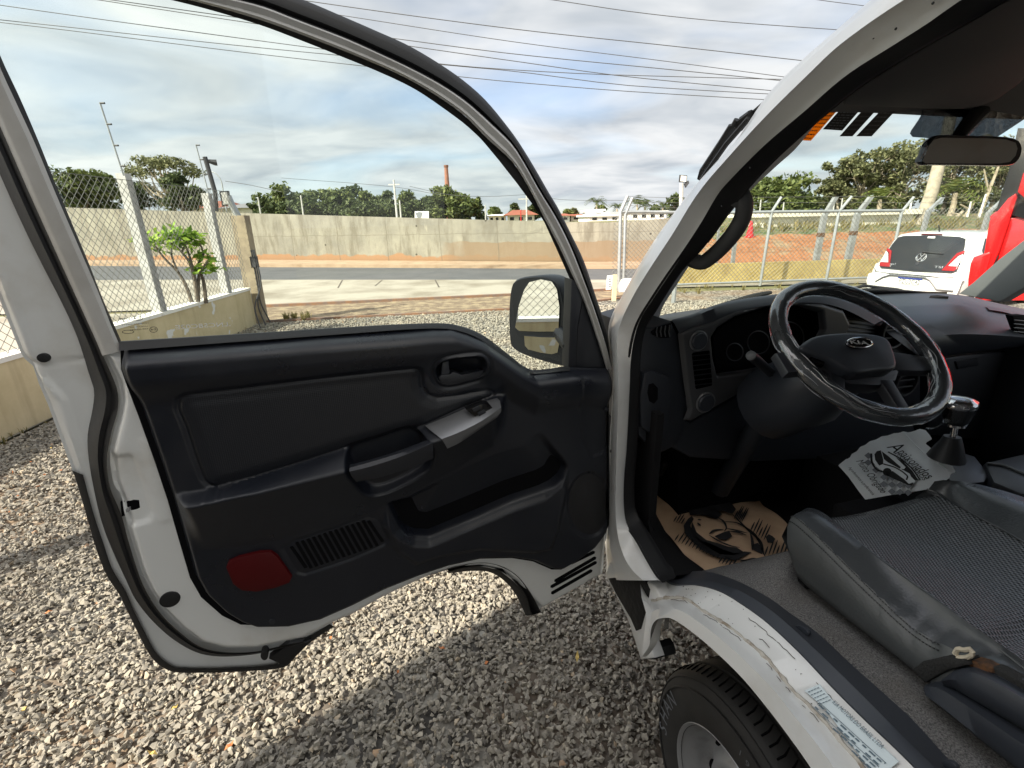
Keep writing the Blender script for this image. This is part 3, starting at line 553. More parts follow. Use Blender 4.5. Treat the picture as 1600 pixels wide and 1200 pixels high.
obj('door_frame_seal', MB().add(*L(uD, (a_out, -.05), (a_out, -.022), (fm(ao2, al2, .3), -.004), (fm(ao2, al2, .7), -.004), (fm(ao2, al2, .9), -.012), (fm(ao2, al2, 1.0), -.002), n=90)), rubber, door, smooth=60)
GL = [(-140, -230), (0, 86), (62, 225), (137, 407), (191, 540), (400, 524), (550, 515), (650, 510), (700, 510), (730, 518), (757, 530), (800, 563), (832, 582), (892, 575), (899, 440), (872, 388), (828, 298), (803, 258), (762, 224), (725, 187), (675, 152), (625, 122), (550, 92), (475, 62), (400, 34), (280, 0), (150, -26), (0, -44), (-100, -50)]
GL[0] = (-90, -110)
pane = obj('window_pane', MB().add(*prism([uD(x, y, -.022) for x, y in GL], depth=-DN * 0.004)), glassm, door, smooth=0)
def dtext(t, px, px2, hpx, off, m, name, ext=0.0003, mirror=False, parent=None):
    o = uD(*px, off); e = uD(*px2, off); xd = e - o; Ld = np.linalg.norm(xd); xd = xd / Ld; yd = np.cross(xd, -DN) if not mirror else np.cross(xd, -DN); yd = UP - xd * (UP @ xd); yd /= np.linalg.norm(yd)
    s = np.linalg.norm(uD(px[0], px[1] - hpx, off) - o) / 0.7; mb = MB()
    v, f = textmb(t, np.zeros(3), np.array([1., 0, 0]), np.array([0, 1., 0]), 1.0); v = np.array(v); w = v[:, 0].max() - v[:, 0].min(); x = (v[:, 0] - v[:, 0].min()) * (Ld / w)
    if mirror: x = Ld - x
    return mb.add(o + np.outer(x, xd) + np.outer(v[:, 1] * s, yd) + DN * ext, f)
etch = dtext('.LNC58C02E.', (271, 512), (360, 506.5), 6.5, -.0215, white_st, 'x', mirror=True)
obj('etched_number', etch, white_st, door, smooth=0)
st = MB()
for t, a, b, h in (('PMT', (187, 500.5), (199, 500), 4.2), ('KIA', (208, 498), (220, 497), 3.6), ('HANGLAS SAFETY', (190, 508), (232, 504.5), 1.8), ('LAMISAFE 43R', (203, 511.5), (231, 509.5), 1.6), ('43R-000092', (203, 516), (232, 513.5), 2.2), ('E4', (236, 515.3), (244, 514.6), 3.2)):
    m_ = dtext(t, a, b, h, -.0215, ink, 'x', mirror=True); st.add(m_.v, m_.f)
for c, a, b in (((214, 497.6), 8.6, 3.4), ((240, 515), 6, 4.3), ((200, 518.5), 9, 2.6)):
    st.add(*tube([uD(x, y, -.0212) for x, y in ell(c, a, b, 28)], 0.0005, 5, closed=True))
q = [(186, 497.6), (200, 497), (200, 502.6), (186, 503.2)]; st.add(*tube([uD(x, y, -.0212) for x, y in q], 0.0005, 5, closed=True))
obj('glass_stamp', st, ink, door, smooth=0)
# black triangle at the mirror foot
obj('mirror_sail', MB().add(*prism([uD(x, y, .002) for x, y in [(893, 436), (903, 441), (913, 450), (903, 512), (900, 580), (888, 576)]], depth=-DN * .04, bevel=.003)).add(*prism([uD(x, y, -.004) for x, y in [(913, 454), (926, 488), (938, 530), (948, 562), (955, 580), (899, 581), (903, 512)]], depth=-DN * .03, bevel=.002)), blk_plastic, door)
obj('sail_trim_strip', MB().add(*tube(spl([uD(x, y, .000) for x, y in [(912, 452), (924, 485), (936, 528), (949, 572)]], 16), .0016, 6)), silver, door)
# ---- moulded door card as a height field ------------------------
TRIM = [(191, 546), (300, 538), (400, 530), (500, 522), (600, 515), (675, 509.5), (705, 509.5), (730, 517), (757, 529), (800, 561), (815, 573), (832, 580), (890, 575), (952, 577), (951, 700), (952, 817), (946, 834), (930, 855), (900, 877), (877, 890), (862, 890), (832, 877), (800, 872), (750, 873), (700, 884), (655, 899), (600, 921), (550, 946), (500, 968), (450, 979), (400, 980), (375, 971), (350, 956), (320, 928), (304, 900), (287, 840), (270, 780), (250, 720), (225, 650), (206, 600), (197, 575)]
O_ = 0.03
t_out = duv(TRIM, .012); ins = duv([(290, 618), (300, 615), (400, 603), (500, 590), (600, 579), (645, 574.5), (655, 577), (658, 590), (659, 604), (668, 617), (684, 622), (712, 619), (760, 610), (772, 614), (770, 619), (725, 637), (665, 665), (550, 697), (475, 722), (400, 745), (345, 761), (328, 760), (318, 750), (305, 716), (290, 670), (277, 640), (279, 625)], O_)
wA = dcurve([(250, 775), (305, 771), (340, 763), (400, 745), (475, 722), (550, 697), (665, 665), (725, 637), (775, 619), (800, 612)], O_)
wB = dcurve([(250, 786), (305, 782), (350, 778), (400, 770.5), (475, 752), (542, 736), (612, 717), (675, 691), (692, 686), (737, 667), (775, 647), (800, 628)], .085)
wC = dcurve([(250, 866), (300, 862), (400, 852), (500, 827), (607, 790), (700, 740), (770, 697), (805, 662)], O_)
wT = dcurve([(191, 546), (400, 530), (500, 522), (600, 515), (675, 509.5), (705, 509.5), (730, 517), (757, 529), (800, 561), (832, 580), (890, 575), (952, 577)], .012)
pocket = duv([(606, 791), (615, 812), (625, 830), (636, 839), (650, 842.5), (672, 843.5), (700, 832), (750, 811), (800, 789), (850, 772), (868, 763), (881, 752), (889, 738), (886, 726), (870, 706), (847, 676), (826, 672), (800, 680), (770, 704), (700, 748), (640, 782)], .04)
lowb = duv([(603, 792), (625, 832), (650, 845), (672, 846), (700, 834), (800, 791), (850, 774), (891, 740), (893, 770), (880, 830), (866, 866), (835, 872), (750, 868), (690, 879), (650, 892), (618, 870), (596, 830)], .045)
rimL = np.array(duv([(606, 791), (615, 812), (625, 830), (636, 839), (650, 842.5), (672, 843.5), (700, 832), (750, 811), (800, 789), (850, 772), (868, 763), (881, 752), (889, 738)], .04))
lowb_out = duv([(600, 800), (660, 850), (800, 795), (888, 745), (888, 780), (868, 850), (835, 866), (750, 862), (690, 873), (650, 885), (615, 860)], .045)
spk = duv(ell((922, 790), 33, 49, 36), .032); cup = duv(smooth_outline([(540, 724), (547, 709), (590, 694), (637, 678.5), (656, 680), (668, 688), (678, 716), (675, 736), (664, 750), (625, 772), (592, 783), (572, 779), (556, 758)]), .07)
hnd_o = duv(smooth_outline([(675, 577), (682, 562), (700, 554), (745, 548.5), (757, 554), (763, 570), (758, 588), (738, 597), (700, 605), (684, 600)]), .034)
hnd_i = duv(smooth_outline([(681, 578), (687, 566), (702, 559.5), (744, 554), (753, 558), (758, 571), (754, 584), (736, 591), (700, 598.5), (687, 594)]), .034)
grl = duv([(442, 857), (460, 846), (520, 827), (575, 807), (590, 812), (605, 842), (602, 850), (550, 873), (477, 897), (465, 894)], O_)
rightp = duv([(905, 585), (955, 585), (955, 700), (925, 716), (912, 690), (905, 640)], O_)
u305 = duv([(300, 780)], .05)[0][0]; u790 = duv([(797, 640)], .05)[0][0]; u765 = duv([(768, 640)], .05)[0][0]; u268 = duv([(262, 780)], .05)[0][0]
ga = np.array(duv([(460, 846)], O_)[0]); gb = np.array(duv([(575, 807)], O_)[0]); gax = (gb - ga) / np.linalg.norm(gb - ga)
def trimh(P, d):
    u, w = P[:, 0], P[:, 1]; h = 0.004 + 0.026 * sm(0, 0.016, -d)
    t = wT(u) - w; h = h + 0.024 * sm(0, 0.03, t) * (1 - sm(0.05, 0.115, t))
    di = sdf(P, ins)[0]; h = h - 0.007 * np.exp(-(di / 0.0032)**2) + 0.005 * sm(0, 0.03, -di)
    A, B, Cc = wA(u), wB(u), wC(u); fd = sm(u790, u765, u) * (1 - sm(u305, u268, u))
    t1 = np.clip((A - w) / (A - B), 0, 1); t2 = np.clip((B - w) / (B - Cc), 0, 1)
    arm = np.where(w > B, 0.058 * t1**0.85, 0.058 * np.clip(1 - t2, 0, 1)**1.15) * (w < A) * (w > Cc); h = h + arm * fd
    lb = sdf(P, lowb)[0]; h = h + 0.013 * sm(0.0, 0.022, -lb)
    pk = sdf(P, pocket)[0]; rd_ = pldist(P, rimL); h = h - np.where(pk < 0, 0.040 * np.clip(1 - rd_ / 0.15, 0, 1) * sm(0.0, 0.010, rd_) * sm(0, .02, -pk + .006), 0) + 0.0015 * np.exp(-(rd_ / .004)**2)
    cp = sdf(P, cup)[0]; h = np.where(cp < 0.004, h + (0.012 - h) * sm(0.003, -0.010, cp), h)
    ho = sdf(P, hnd_o)[0]; hi = sdf(P, hnd_i)[0]; h = h - 0.008 * np.exp(-(ho / 0.003)**2) + 0.006 * sm(0.002, -0.003, ho); h = h - 0.034 * sm(0.002, -0.008, hi)
    sp = sdf(P, spk)[0]; h = h - 0.006 * np.exp(-(sp / 0.004)**2) - 0.006 * sm(0.0, -0.004, sp) + 0.008 * sm(-0.01, -0.06, sp)
    g = sdf(P, grl)[0]; gu = (P - ga) @ gax; s = 0.5 + 0.5 * np.sin(2 * math.pi * gu / 0.0120); h = h - 0.004 * np.exp(-(g / .003)**2) - 0.0015 * sm(0.0, -0.003, g)
    rp = sdf(P, rightp)[0]; h = h - 0.004 * sm(0.002, -0.004, rp)
    return h
tv, tf, tp = gridpanel(t_out, 0.0023, trimh, d3, blur=3)
dsp = sdf(tp, spk)[0]; din = sdf(tp, ins)[0]; dgr = sdf(tp, grl)[0]
cls = np.where(din < -0.002, 1, np.where(dsp < -0.004, 2, np.where(dgr < -.001, 3, 0)))
parts = {0: ('door_card', trim_plastic), 1: ('door_insert', insert_m), 2: ('speaker_grille', _blackp('speaker_mesh', (0.012, 0.012, 0.014), 0.6, gs=1500, st=0.5)), 3: ('slotted_grille', trim_plastic)}
for k, (nm, m_) in parts.items():
    F = [q for q in tf if cls[list(q)].max() == k or (k == 0 and cls[list(q)].min() == 0 and cls[list(q)].max() == 0)]
    F = [q for q in tf if np.sort(cls[list(q)])[2] == k]
    used = sorted({i for q in F for i in q}); mp = {a: b for b, a in enumerate(used)}
    obj(nm, MB().add(tv[used], [tuple(mp[i] for i in q) for q in F]), m_, door, smooth=70)
GAP = [(188, 546)] + [(x - 6, y + 1) if x < 300 else (x, y) for x, y in TRIM[1:30]] + [(376, 976), (347, 962), (314, 933), (297, 903), (279, 842), (262, 782), (242, 722), (217, 652), (198, 602), (189, 577)]
GAP[2:30] = TRIM[2:30]
obj('door_card_backing', MB().add(*prism([uD(x, y, .005) for x, y in GAP], depth=-DN * .004)), void_black, door, smooth=0)
# pieces fitted to the card
def dprism(name, px, off, dep, m, bev=0.0015, parent=door, seg=2): return obj(name, MB().add(*prism([uD(x, y, off) for x, y in px], depth=-DN * dep, bevel=bev, seg=seg)), m, parent)
for k in range(15):
    t = (k + .7) / 15.4; a_ = np.array([449 + 133 * t, 853 - 44 * t]); b_ = np.array([472 + 132 * t, 893 - 45 * t]); e_ = np.array([2.3, -.8]); sh = np.array([0, 3.5 if k in (0, 14) else 0]); dprism('grille_slot', [tuple(a_ - e_ + sh), tuple(a_ + e_ + sh), tuple(b_ + e_ - sh), tuple(b_ - e_ - sh)], .0306, .003, void_black, 0)
dprism('red_reflector', [(353, 887), (357, 879), (372, 872), (405, 864), (423, 863), (433, 870), (446, 888), (456, 903), (452, 911), (430, 919), (400, 925), (378, 923), (364, 913)], .040, .02, redrefl, .002)
swp = MB().add(*L(uD, ([(664, 665), (700, 650), (737, 634), (776, 621)], .034), ([(672, 672), (705, 658), (742, 641), (781, 626)], .062), ([(690, 686), (716, 676), (750, 659), (783, 637)], .091), ([(694, 692), (716, 683), (750, 666), (783, 643)], .089), ([(699, 701), (718, 692), (748, 672), (777, 652)], .082), ([(699, 701), (718, 692), (748, 672), (777, 652)], .05), n=24))
obj('switch_panel', swp, silver, door)
dprism('window_switch', [(729, 641), (755, 630.5), (765, 632), (772, 640), (750, 652.5), (745, 653.5)], .076, .025, gloss_black, .001)
for c in ((744, 638.5), (752, 644.5)):
    dprism('switch_button', [(c[0] - 6, c[1] + 1), (c[0] + 5, c[1] - 4), (c[0] + 8, c[1]), (c[0] - 3, c[1] + 6)], .080, .01, blk_plastic, .0012)
gp = MB().add(*L(uD, ([(547, 726), (575, 719), (612, 708), (645, 696), (667, 687)], .06), ([(546, 731), (575, 723), (612, 712), (645, 701), (670, 690)], .088), ([(546, 737), (575, 730), (612, 718.5), (645, 706), (676, 692)], .096), ([(549, 744), (577, 738), (612, 729), (645, 717), (677, 703)], .095), ([(557, 753), (580, 749), (612, 741), (645, 730), (677, 716)], .086), ([(557, 753), (580, 749), (612, 741), (645, 730), (677, 716)], .05), n=30))
obj('pull_grip', gp, grey_plastic if False else blk_plastic, door)
lv = dprism('inner_handle', [(685, 590), (690, 586), (703, 585), (708, 581), (722, 586), (757, 578), (752, 588), (735, 595), (700, 601), (690, 599)], .036, .02, blk_plastic, .002)
dprism('lock_tab', [(691, 567), (701, 564), (703, 584), (690, 586)], .034, .02, navy_plastic, .002)
for c, r in (((425, 972), 5), ((948, 640), 4)): dprism('trim_screw', ell(c, r, r * .8, 14), .033, .01, blk_plastic, .001)
for c, a, b, an in (((265, 937.5), 17, 11.5, -.30), ((413, 1025), 6, 7, 0)): dprism('drain_plug', ell(c, a, b, 22, an), .0035, .02, rubber, .001)
dprism('rubber_plug', ell((67, 559.5), 10.5, 7, 20, .1), -.044, .01, rubber, .001)
dprism('latch_recess', [(188, 784), (219, 777), (221, 800), (190, 807)], -.022, .004, void_black, 0)
dprism('latch_claw', [(196, 797), (201, 795), (202, 800), (197, 801)], -.008, .010, steelgrey, .001)
# louvre plate at the front foot of the door
for a, b in (((868, 908), (930, 872)), ((862, 917), (931, 879)), ((863, 927), (924, 892)), ((893, 880), (928, 863))):
    n_ = np.array([b[0] - a[0], b[1] - a[1]], float); L_ = np.linalg.norm(n_); n_ /= L_; s_ = np.array([-n_[1], n_[0]]) * 2.2; A_ = np.array(a, float); B_ = np.array(b, float)
    dprism('louvre_slot', [tuple(A_ - s_), tuple(B_ - s_), tuple(B_ + n_ * 2), tuple(B_ + s_), tuple(A_ + s_), tuple(A_ - n_ * 2)], .002, .006, void_black, 0)
arch_o = [(672, 903), (712, 890), (740, 885), (765, 886), (790, 896), (808, 912), (822, 930), (833, 962), (846, 957)]; arch_i = [(672, 908), (712, 897), (740, 893), (763, 894), (783, 903), (799, 918), (812, 938), (826, 962), (836, 964)]
obj('arch_liner', MB().add(*L(uD, (arch_o, .0), (arch_o, -.05), n=40)).add(*L(uD, ([(700, 889), (740, 880), (775, 882), (805, 897), (825, 920), (846, 957)], .002), ([(700, 893), (740, 886), (770, 889), (795, 904), (815, 928), (832, 961)], -.02), ([(700, 896), (740, 892), (765, 894), (786, 906), (804, 926), (822, 962)], -.06), n=40)), rubber, door)
dprism('sill_bumper', [(445, 1041), (461, 1022), (487, 1000), (478, 1004), (452, 1006), (420, 1030)], -.03, .05, rubber, .003)
for p in ((863, 945), (888, 933), (516, 964), (916, 911), (471, 930)): pass
# ---- outside mirror on the door ----------------------------------
MA = math.radians(222); MN = np.array([math.sin(MA), math.cos(MA), 0.012]); MN /= np.linalg.norm(MN); MP = uD(842, 490, -.16)
mir = lambda px, off=0.0: [plane_hit(x, y, MP + MN * off, MN) for x, y in px]
HOUS = [(800, 450), (804, 440), (815, 434), (837, 431), (857, 432), (872, 440), (880, 460), (886, 495), (889, 522), (891, 545), (890, 572), (876, 571), (850, 564), (825, 556), (808, 548), (800, 539), (797, 515), (797, 480)]
f0 = np.array(mir(smooth_outline(HOUS, 56))); cen = f0.mean(0); f0r = cen + (f0 - cen) * .97 + MN * .006
back = [f0r, f0, cen + (f0 - cen) * 1.0 - MN * .05, cen + (f0 - cen) * .86 - MN * .10, cen + (f0 - cen) * .45 - MN * .13]
sm_ = obj('side_mirror', MB().add(*loft(back, closed=True, cap=True)), blk_plastic, TR, smooth=35)
obj('mirror_glass', MB().add(*prism(mir([(805, 512), (810, 480), (819, 453), (827, 441), (845, 436.5), (862, 440), (870, 452), (874, 480), (872.5, 515), (867, 518), (837, 518), (811, 517)], .010), depth=-MN * .006)), mirror_m, sm_, smooth=0)
MN2 = MN + np.array([0, 0, -.20]); MN2 /= np.linalg.norm(MN2)
obj('spotter_glass', MB().add(*prism(mir([(819, 525), (845, 527), (870, 527.5), (874, 535), (871, 551), (862, 553.5), (845, 551), (825, 546), (820, 540)], .010), depth=-MN * .006)), mirror_m, sm_, smooth=0)
obj('mirror_arm', MB().add(*tube([cen - MN * .06, uD(892, 540, -.03)], [.03, .022], 10)), blk_plastic, sm_)
# ---- cab shell ----------------------------------------------------
TUM = 0.10
uXt = lambda x, y, X: uX(x, y, X, TUM)
p_sil = [(1540, -165), (1470, -95), (1412, -45), (1360, 0), (1309, 45), (1254, 93), (1200, 147), (1150, 220), (1122, 250), (1080, 297), (1050, 337), (1025, 372), (1000, 412), (975, 457), (955, 495), (950, 520), (956, 560), (958, 600), (953, 690), (953, 775), (948, 832), (946, 850), (948, 882), (946, 905)]
p_cr = [(1640, -130), (1530, -65), (1412, 0), (1312, 70), (1262, 117), (1200, 178), (1150, 232), (1092, 300), (1050, 367), (1012, 425), (987, 467), (968, 510), (964, 540), (966, 570), (967, 600), (964, 690), (962, 770), (962, 800), (966, 840), (976, 872), (990, 893), (1005, 907)]
p_in = [(1720, -130), (1610, -50), (1507, 0), (1450, 40), (1400, 72), (1325, 120), (1262, 175), (1200, 226), (1150, 275), (1127, 300), (1100, 347), (1062, 405), (1025, 460), (1000, 500), (990, 532), (985, 570), (984, 600), (979, 700), (975, 750), (975, 795), (980, 820), (997, 845), (1012, 872), (1029, 900), (1040, 910)]
p_bk = [(1800, -120), (1680, -50), (1575, 0), (1520, 32), (1425, 85), (1350, 132), (1307, 165), (1247, 217), (1200, 261), (1165, 300), (1145, 325), (1100, 387), (1072, 417), (1050, 447), (1025, 487), (1010, 512), (1002, 550), (1000, 600), (996, 700), (992, 750), (993, 795), (1000, 815), (1018, 845), (1034, 872), (1046, 892), (1056, 902)]
r_sil, r_cr, r_in, r_bk = rows(uXt, (p_sil, .60), (p_cr, .545), (p_in, .58), (p_bk, .615), n=120)
r_mid = (r_sil * .5 + r_cr * .5) + (-RX * .006); r_mid2 = r_cr * .55 + r_in * .45 + RX * .012; r_mid3 = r_cr * .2 + r_in * .8 + RX * .004
wrap = r_sil + RX * .10 + FX * .055; wrap2 = wrap + RX * .10 + FX * .015
cabm = MB().add(*loft([wrap2, wrap, r_sil, r_mid, r_cr, r_mid2, r_mid3, r_in]))
# sill and wheel-arch flange
s_in = [(1029, 900), (1050, 914), (1087, 915), (1125, 925), (1162, 947), (1200, 975), (1250, 1022), (1300, 1075), (1350, 1125), (1400, 1172), (1450, 1222), (1540, 1310)]
s_mid = [(1000, 908), (1017, 937), (1037, 935), (1075, 937), (1100, 955), (1137, 977), (1175, 1007), (1200, 1031), (1237, 1075), (1275, 1112), (1312, 1155), (1345, 1192), (1390, 1245), (1470, 1330)]
s_bend = [(1010, 960), (1014, 960), (1028, 952), (1060, 953), (1093, 973), (1132, 1003), (1172, 1040), (1207, 1076), (1242, 1120), (1282, 1170), (1312, 1213), (1400, 1330)]
s_lip = [(1003, 1026), (1015, 1007), (1017, 985), (1022, 972), (1032, 966), (1050, 967), (1087, 992), (1125, 1025), (1162, 1062), (1200, 1108), (1237, 1157), (1267, 1200), (1330, 1300)]
q_in, q_mid, q_bend, q_lip = rows(uX, (s_in, .62), (s_mid, .58), (s_bend, .535), (s_lip, .53), n=90)
cabm.add(*loft([q_in + RX * .008 - UP * .01, q_in, q_in * .85 + q_mid * .15 - RX * .004, q_mid, q_mid * .5 + q_bend * .5 - RX * .004, q_bend, q_lip, q_lip + RX * .012 - UP * .004, q_lip + RX * .02 + UP * .002]))
# step frame under the hinge pillar
cabm.add(*prism([uX(x, y, .578) for x, y in [(945, 900), (952, 880), (1000, 903), (1022, 915), (1034, 938), (1018, 972), (1014, 1005), (1022, 1028), (1001, 1031), (990, 997), (980, 967), (961, 929)]], depth=RX * .03, bevel=.004))
# front face of the cab, roof skin, rear wall (behind and beside what the photo shows)
fbase = [T(.72, 1.28, .55), T(1.05, 1.42, .55), T(1.39, 1.46, .55), T(1.73, 1.42, .55), T(2.1, 1.26, .55)]; ftop = [T(.73, 1.25, 1.22), T(1.05, 1.40, 1.25), T(1.39, 1.45, 1.26), T(1.73, 1.40, 1.25), T(2.1, 1.24, 1.22)]
cabm.add(*loft([spl(fbase, 20), spl(ftop, 20)]))
cabm.add(*loft([spl([T(.73, .74, 1.82), T(.70, .50, 1.92), T(.66, -.62, 1.96)], 14), spl([T(.9, .95, 1.86), T(.9, .45, 1.96), T(.9, -.62, 2.0)], 14), spl([T(1.39, 1.02, 1.87), T(1.39, .45, 1.98), T(1.39, -.62, 2.02)], 14), spl([T(1.9, .95, 1.86), T(1.9, .45, 1.96), T(1.9, -.62, 2.0)], 14), spl([T(2.10, .74, 1.82), T(2.12, .50, 1.92), T(2.14, -.62, 1.96)], 14)]))
cabm.add(*box(T(1.39, -.64, 1.35), (1.5, .04, 1.25), [RX, FX, UP])).add(*box(T(.60, -.50, 1.30), (.06, .24, 1.30), [RX, FX, UP])).add(*box(T(2.17, .4, .88), (.05, 1.9, .52), [RX, FX, UP])).add(*box(T(2.14, -.50, 1.6), (.05, .24, .6), [RX, FX, UP]))
cab = obj('cab_body', cabm, white, TR, smooth=50)
obj('door_aperture_seal', MB().add(*loft([r_in + RX * .002, r_in * .8 + r_bk * .2 - RX * .014, r_in * .5 + r_bk * .5 - RX * .010, r_in * .3 + r_bk * .7 + RX * .004, r_bk, r_bk + RX * .012 + FX * .03])), rubber, cab, smooth=60)
for c in ((1458, 5), (1400, 45), (1365, 59), (1172, 262), (1128, 322)): obj('pillar_rivet', MB().add(*lathe([(.0016, 0), (.0014, .0008), (0, .001)], uXt(*c, .566), -RX, 10)), rubber, cab)
obj('front_step', MB().add(*prism([uX(x, y, .574) for x, y in [(950, 904), (975, 901), (1006, 904), (1014, 922), (1009, 950), (1000, 983), (993, 986), (985, 967), (962, 928)]], depth=RX * .02, bevel=.003)), pm('tread_rubber', (0.008, 0.008, 0.008), 0.8, bump=(45, 0.9, 0.006)), cab)
obj('step_bracket', MB().add(*prism([uX(x, y, .585) for x, y in [(1001, 1030), (1004, 1016), (1015, 1005), (1021, 1015), (1024, 1030)]], depth=RX * .06, bevel=.003)), rubber, cab)
sealant = MB(); cq = q_mid[8:]; jit = RNG.normal(size=(len(cq), 3)) * .0012
sealant.add(*tube(cq + jit * .7 - RX * .002, .003 + .0012 * np.abs(RNG.normal(size=len(cq))), 7)); obj('sealant_bead', sealant, caulk, cab)
crk = MB(); cr2 = q_in * .80 + q_mid * .20; cr3 = q_mid * .86 + q_bend * .14
for base, segs in ((cr2, ((44, 58), (62, 78))), (cr3, ((20, 30), (34, 50), (56, 70))), (q_in * .45 + q_mid * .55, ((50, 54),))):
    for a, b in segs:
        p = base[a:b] + RNG.normal(size=(b - a, 3)) * .0012 - RX * .005 + UP * .001; crk.add(*tube(p, .0006, 5))
obj('paint_crack', crk, crackm, cab, smooth=0); crk = MB()
for k in range(34):                                             # chipped paint specks
    i = RNG.integers(16, 80); p = (q_in[i] * (w_ := RNG.uniform(.1, .95)) + q_mid[i] * (1 - w_)) - RX * .0035 + UP * .002; crk.add(*box(p, RNG.uniform(.0006, .0016, 3)))
obj('paint_speck', crk, crackm, cab, smooth=0)
# hinge strap, scuff trim, carpet
obj('door_check', MB().add(*tube([uX(956, 705, .57), uX(966, 698, .572), uX(974, 696, .578)], [.006, .005, .008], 8)), rubber, cab)
sc_o = [(1036, 905), (1056, 914.5), (1090, 916), (1126, 926), (1163, 948), (1201, 976), (1251, 1023), (1301, 1076), (1351, 1126), (1401, 1173), (1451, 1223), (1541, 1311)]
sc_m = [(1040, 902), (1062, 908), (1095, 908), (1135, 918), (1172, 936), (1212, 964), (1262, 1009), (1312, 1057), (1362, 1107), (1412, 1158), (1462, 1207), (1555, 1298)]
sc_i = [(1046, 893), (1075, 893), (1105, 893), (1150, 907), (1200, 933), (1237, 960), (1275, 987), (1330, 1038), (1375, 1078), (1425, 1124), (1495, 1200), (1590, 1290)]
c_o, c_m, c_i = rows(uX, (sc_o, .622), (sc_m, .645), (sc_i, .705), n=60)
obj('sill_scuff_trim', MB().add(*loft([c_o - UP * .02, c_o + UP * .004, c_m + UP * .006, c_m * .9 + c_i * .1 + UP * .002, c_i, c_i - UP * .03])), scuff_m, cab, smooth=50)
for c in ((1253, 986), (1485, 1196)): obj('trim_plug', MB().add(*prism([uX(x, y, .668) - RX * .002 for x, y in ell(c, 13, 6.5, 18, .5)], depth=RX * .006, bevel=.001)), navy_plastic, cab)
k_in = [(1088, 889), (1120, 886), (1150, 880), (1190, 873), (1236, 866), (1258, 905), (1300, 940), (1360, 985), (1420, 1030), (1490, 1080), (1560, 1140), (1650, 1220)]
c_k = rows(uX, (k_in, .84), n=60)[0]; c_k[:, 2] = np.minimum(c_k[:, 2], c_i[:, 2] + .01)
obj('sill_carpet', MB().add(*loft([c_i - UP * .012, c_i * .7 + c_k * .3 - UP * .004, c_i * .3 + c_k * .7, c_k, c_k + RX * .3])).add(*loft([c_i[:3] - UP * .012, c_i[:3] - UP * .2])), carpet, cab)
# sill sticker
def silltext(mb, t, px, px2, hpx, X=.60):
    pass
A_in, A_mid = spl(np.array(s_in, float), 400), spl(np.array(s_mid, float), 400)
def on_sill(x, y, lift):
    p = np.array([x, y]); a = np.linalg.norm(A_in - p, axis=1).min(); b = np.linalg.norm(A_mid - p, axis=1).min(); t = a / (a + b); X = (.62 - .04 * t) - (.004 * t / .15 if t < .15 else .004 * (1 - t) / .85)
    return uX(x, y, X - lift)
LBL = MB().add(*prism([on_sill(x, y, .0018) for x, y in [(1257, 1079), (1280, 1069), (1301, 1095), (1404, 1190), (1392, 1200), (1370, 1215), (1331, 1165), (1290, 1108)]], depth=RX * .001))
lab = obj('sill_sticker', LBL, label_pap, cab, smooth=0)
lt = MB()
def lpt(a, b): 
    o, ex, ey = np.array([1281., 1098.]), np.array([103., 94.]), np.array([-17., 9.]); q = o + ex * a + ey * b * 2.6; return on_sill(q[0], q[1], .0026)
for b in np.linspace(0.05, 0.95, 8):
    for k in range(9):
        a0 = k / 9 + RNG.uniform(0, .02); a1 = a0 + RNG.uniform(.05, .095)
        if RNG.uniform() < .25: continue
        lt.add(*prism([lpt(a0, b), lpt(a1, b), lpt(a1, b + .045), lpt(a0, b + .045)], depth=-RX * .0003))
for b in (0, .25, .5, .75, 1.0): lt.add(*tube([lpt(0, b), lpt(1, b)], .0005, 4))
for a in (0, .33, .66, 1.0): lt.add(*tube([lpt(a, 0), lpt(a, 1)], .0005, 4))
for r in range(5):
    for k in range(4):
        q = np.array([1262., 1081.]) + np.array([4.5, 4.8]) * r + np.array([4.6, -2.0]) * k; lt.add(*prism([on_sill(q[0] + i, q[1] + j, .0026) for i, j in ((0, 0), (3.4, -1.6), (4.2, -.8), (.8, .8))], depth=-RX * .0003))
o1, o2 = on_sill(1302, 1096, .003), on_sill(1380, 1168, .003); xd = o2 - o1; ln = np.linalg.norm(xd); xd /= ln; yd = on_sill(1312, 1087, .003) - on_sill(1302, 1096, .003); yd -= xd * (yd @ xd); yd /= np.linalg.norm(yd)
v, f = textmb('KIA MOTORS DO BRASIL LTDA', np.zeros(3), np.array([1., 0, 0]), np.array([0, 1., 0]), 1.0); v = np.array(v); lt.add(o1 + np.outer(v[:, 0] * ln / v[:, 0].max(), xd) + np.outer(v[:, 1] * .011, yd), f)
obj('sticker_print', lt, ink_teal, cab, smooth=0)
# ------------------------------------------------------------------ cab interior
def yprism(name, px, Y, dep, m, bev=.002, parent=TR, **k): return obj(name, MB().add(*prism([uY(x, y, Y) for x, y in px], depth=FX * dep, bevel=bev)), m, parent, **k)
obj('cab_floor', MB().add(*box(T(1.36, 1.14, .69), (1.50, .42, .05), [RX, FX, UP])).add(*box(T(1.50, .60, .69), (1.20, .66, .05), [RX, FX, UP])).add(*box(T(1.36, 1.36, 1.0), (1.5, .04, .62), [RX, FX, UP])).add(*box(T(.66, 1.16, .92), (.02, .34, .46), [RX, FX, UP])).add(*box(T(1.62, .30, .80), (1.0, 1.1, .17), [RX, FX, UP])).add(*box(T(1.45, .85, .80), (.34, .5, .20), [RX, FX, UP])), dark_carpet, TR)
obj('sill_step_carpet', MB().add(*loft([rows(uX, ([(1012, 815), (1020, 845), (1036, 872), (1056, 900)], .63), n=16)[0], spl([uZ(x, y, .73) for x, y in [(1024, 800), (1040, 830), (1066, 862), (1105, 892)]], 16)])), dark_carpet, TR)
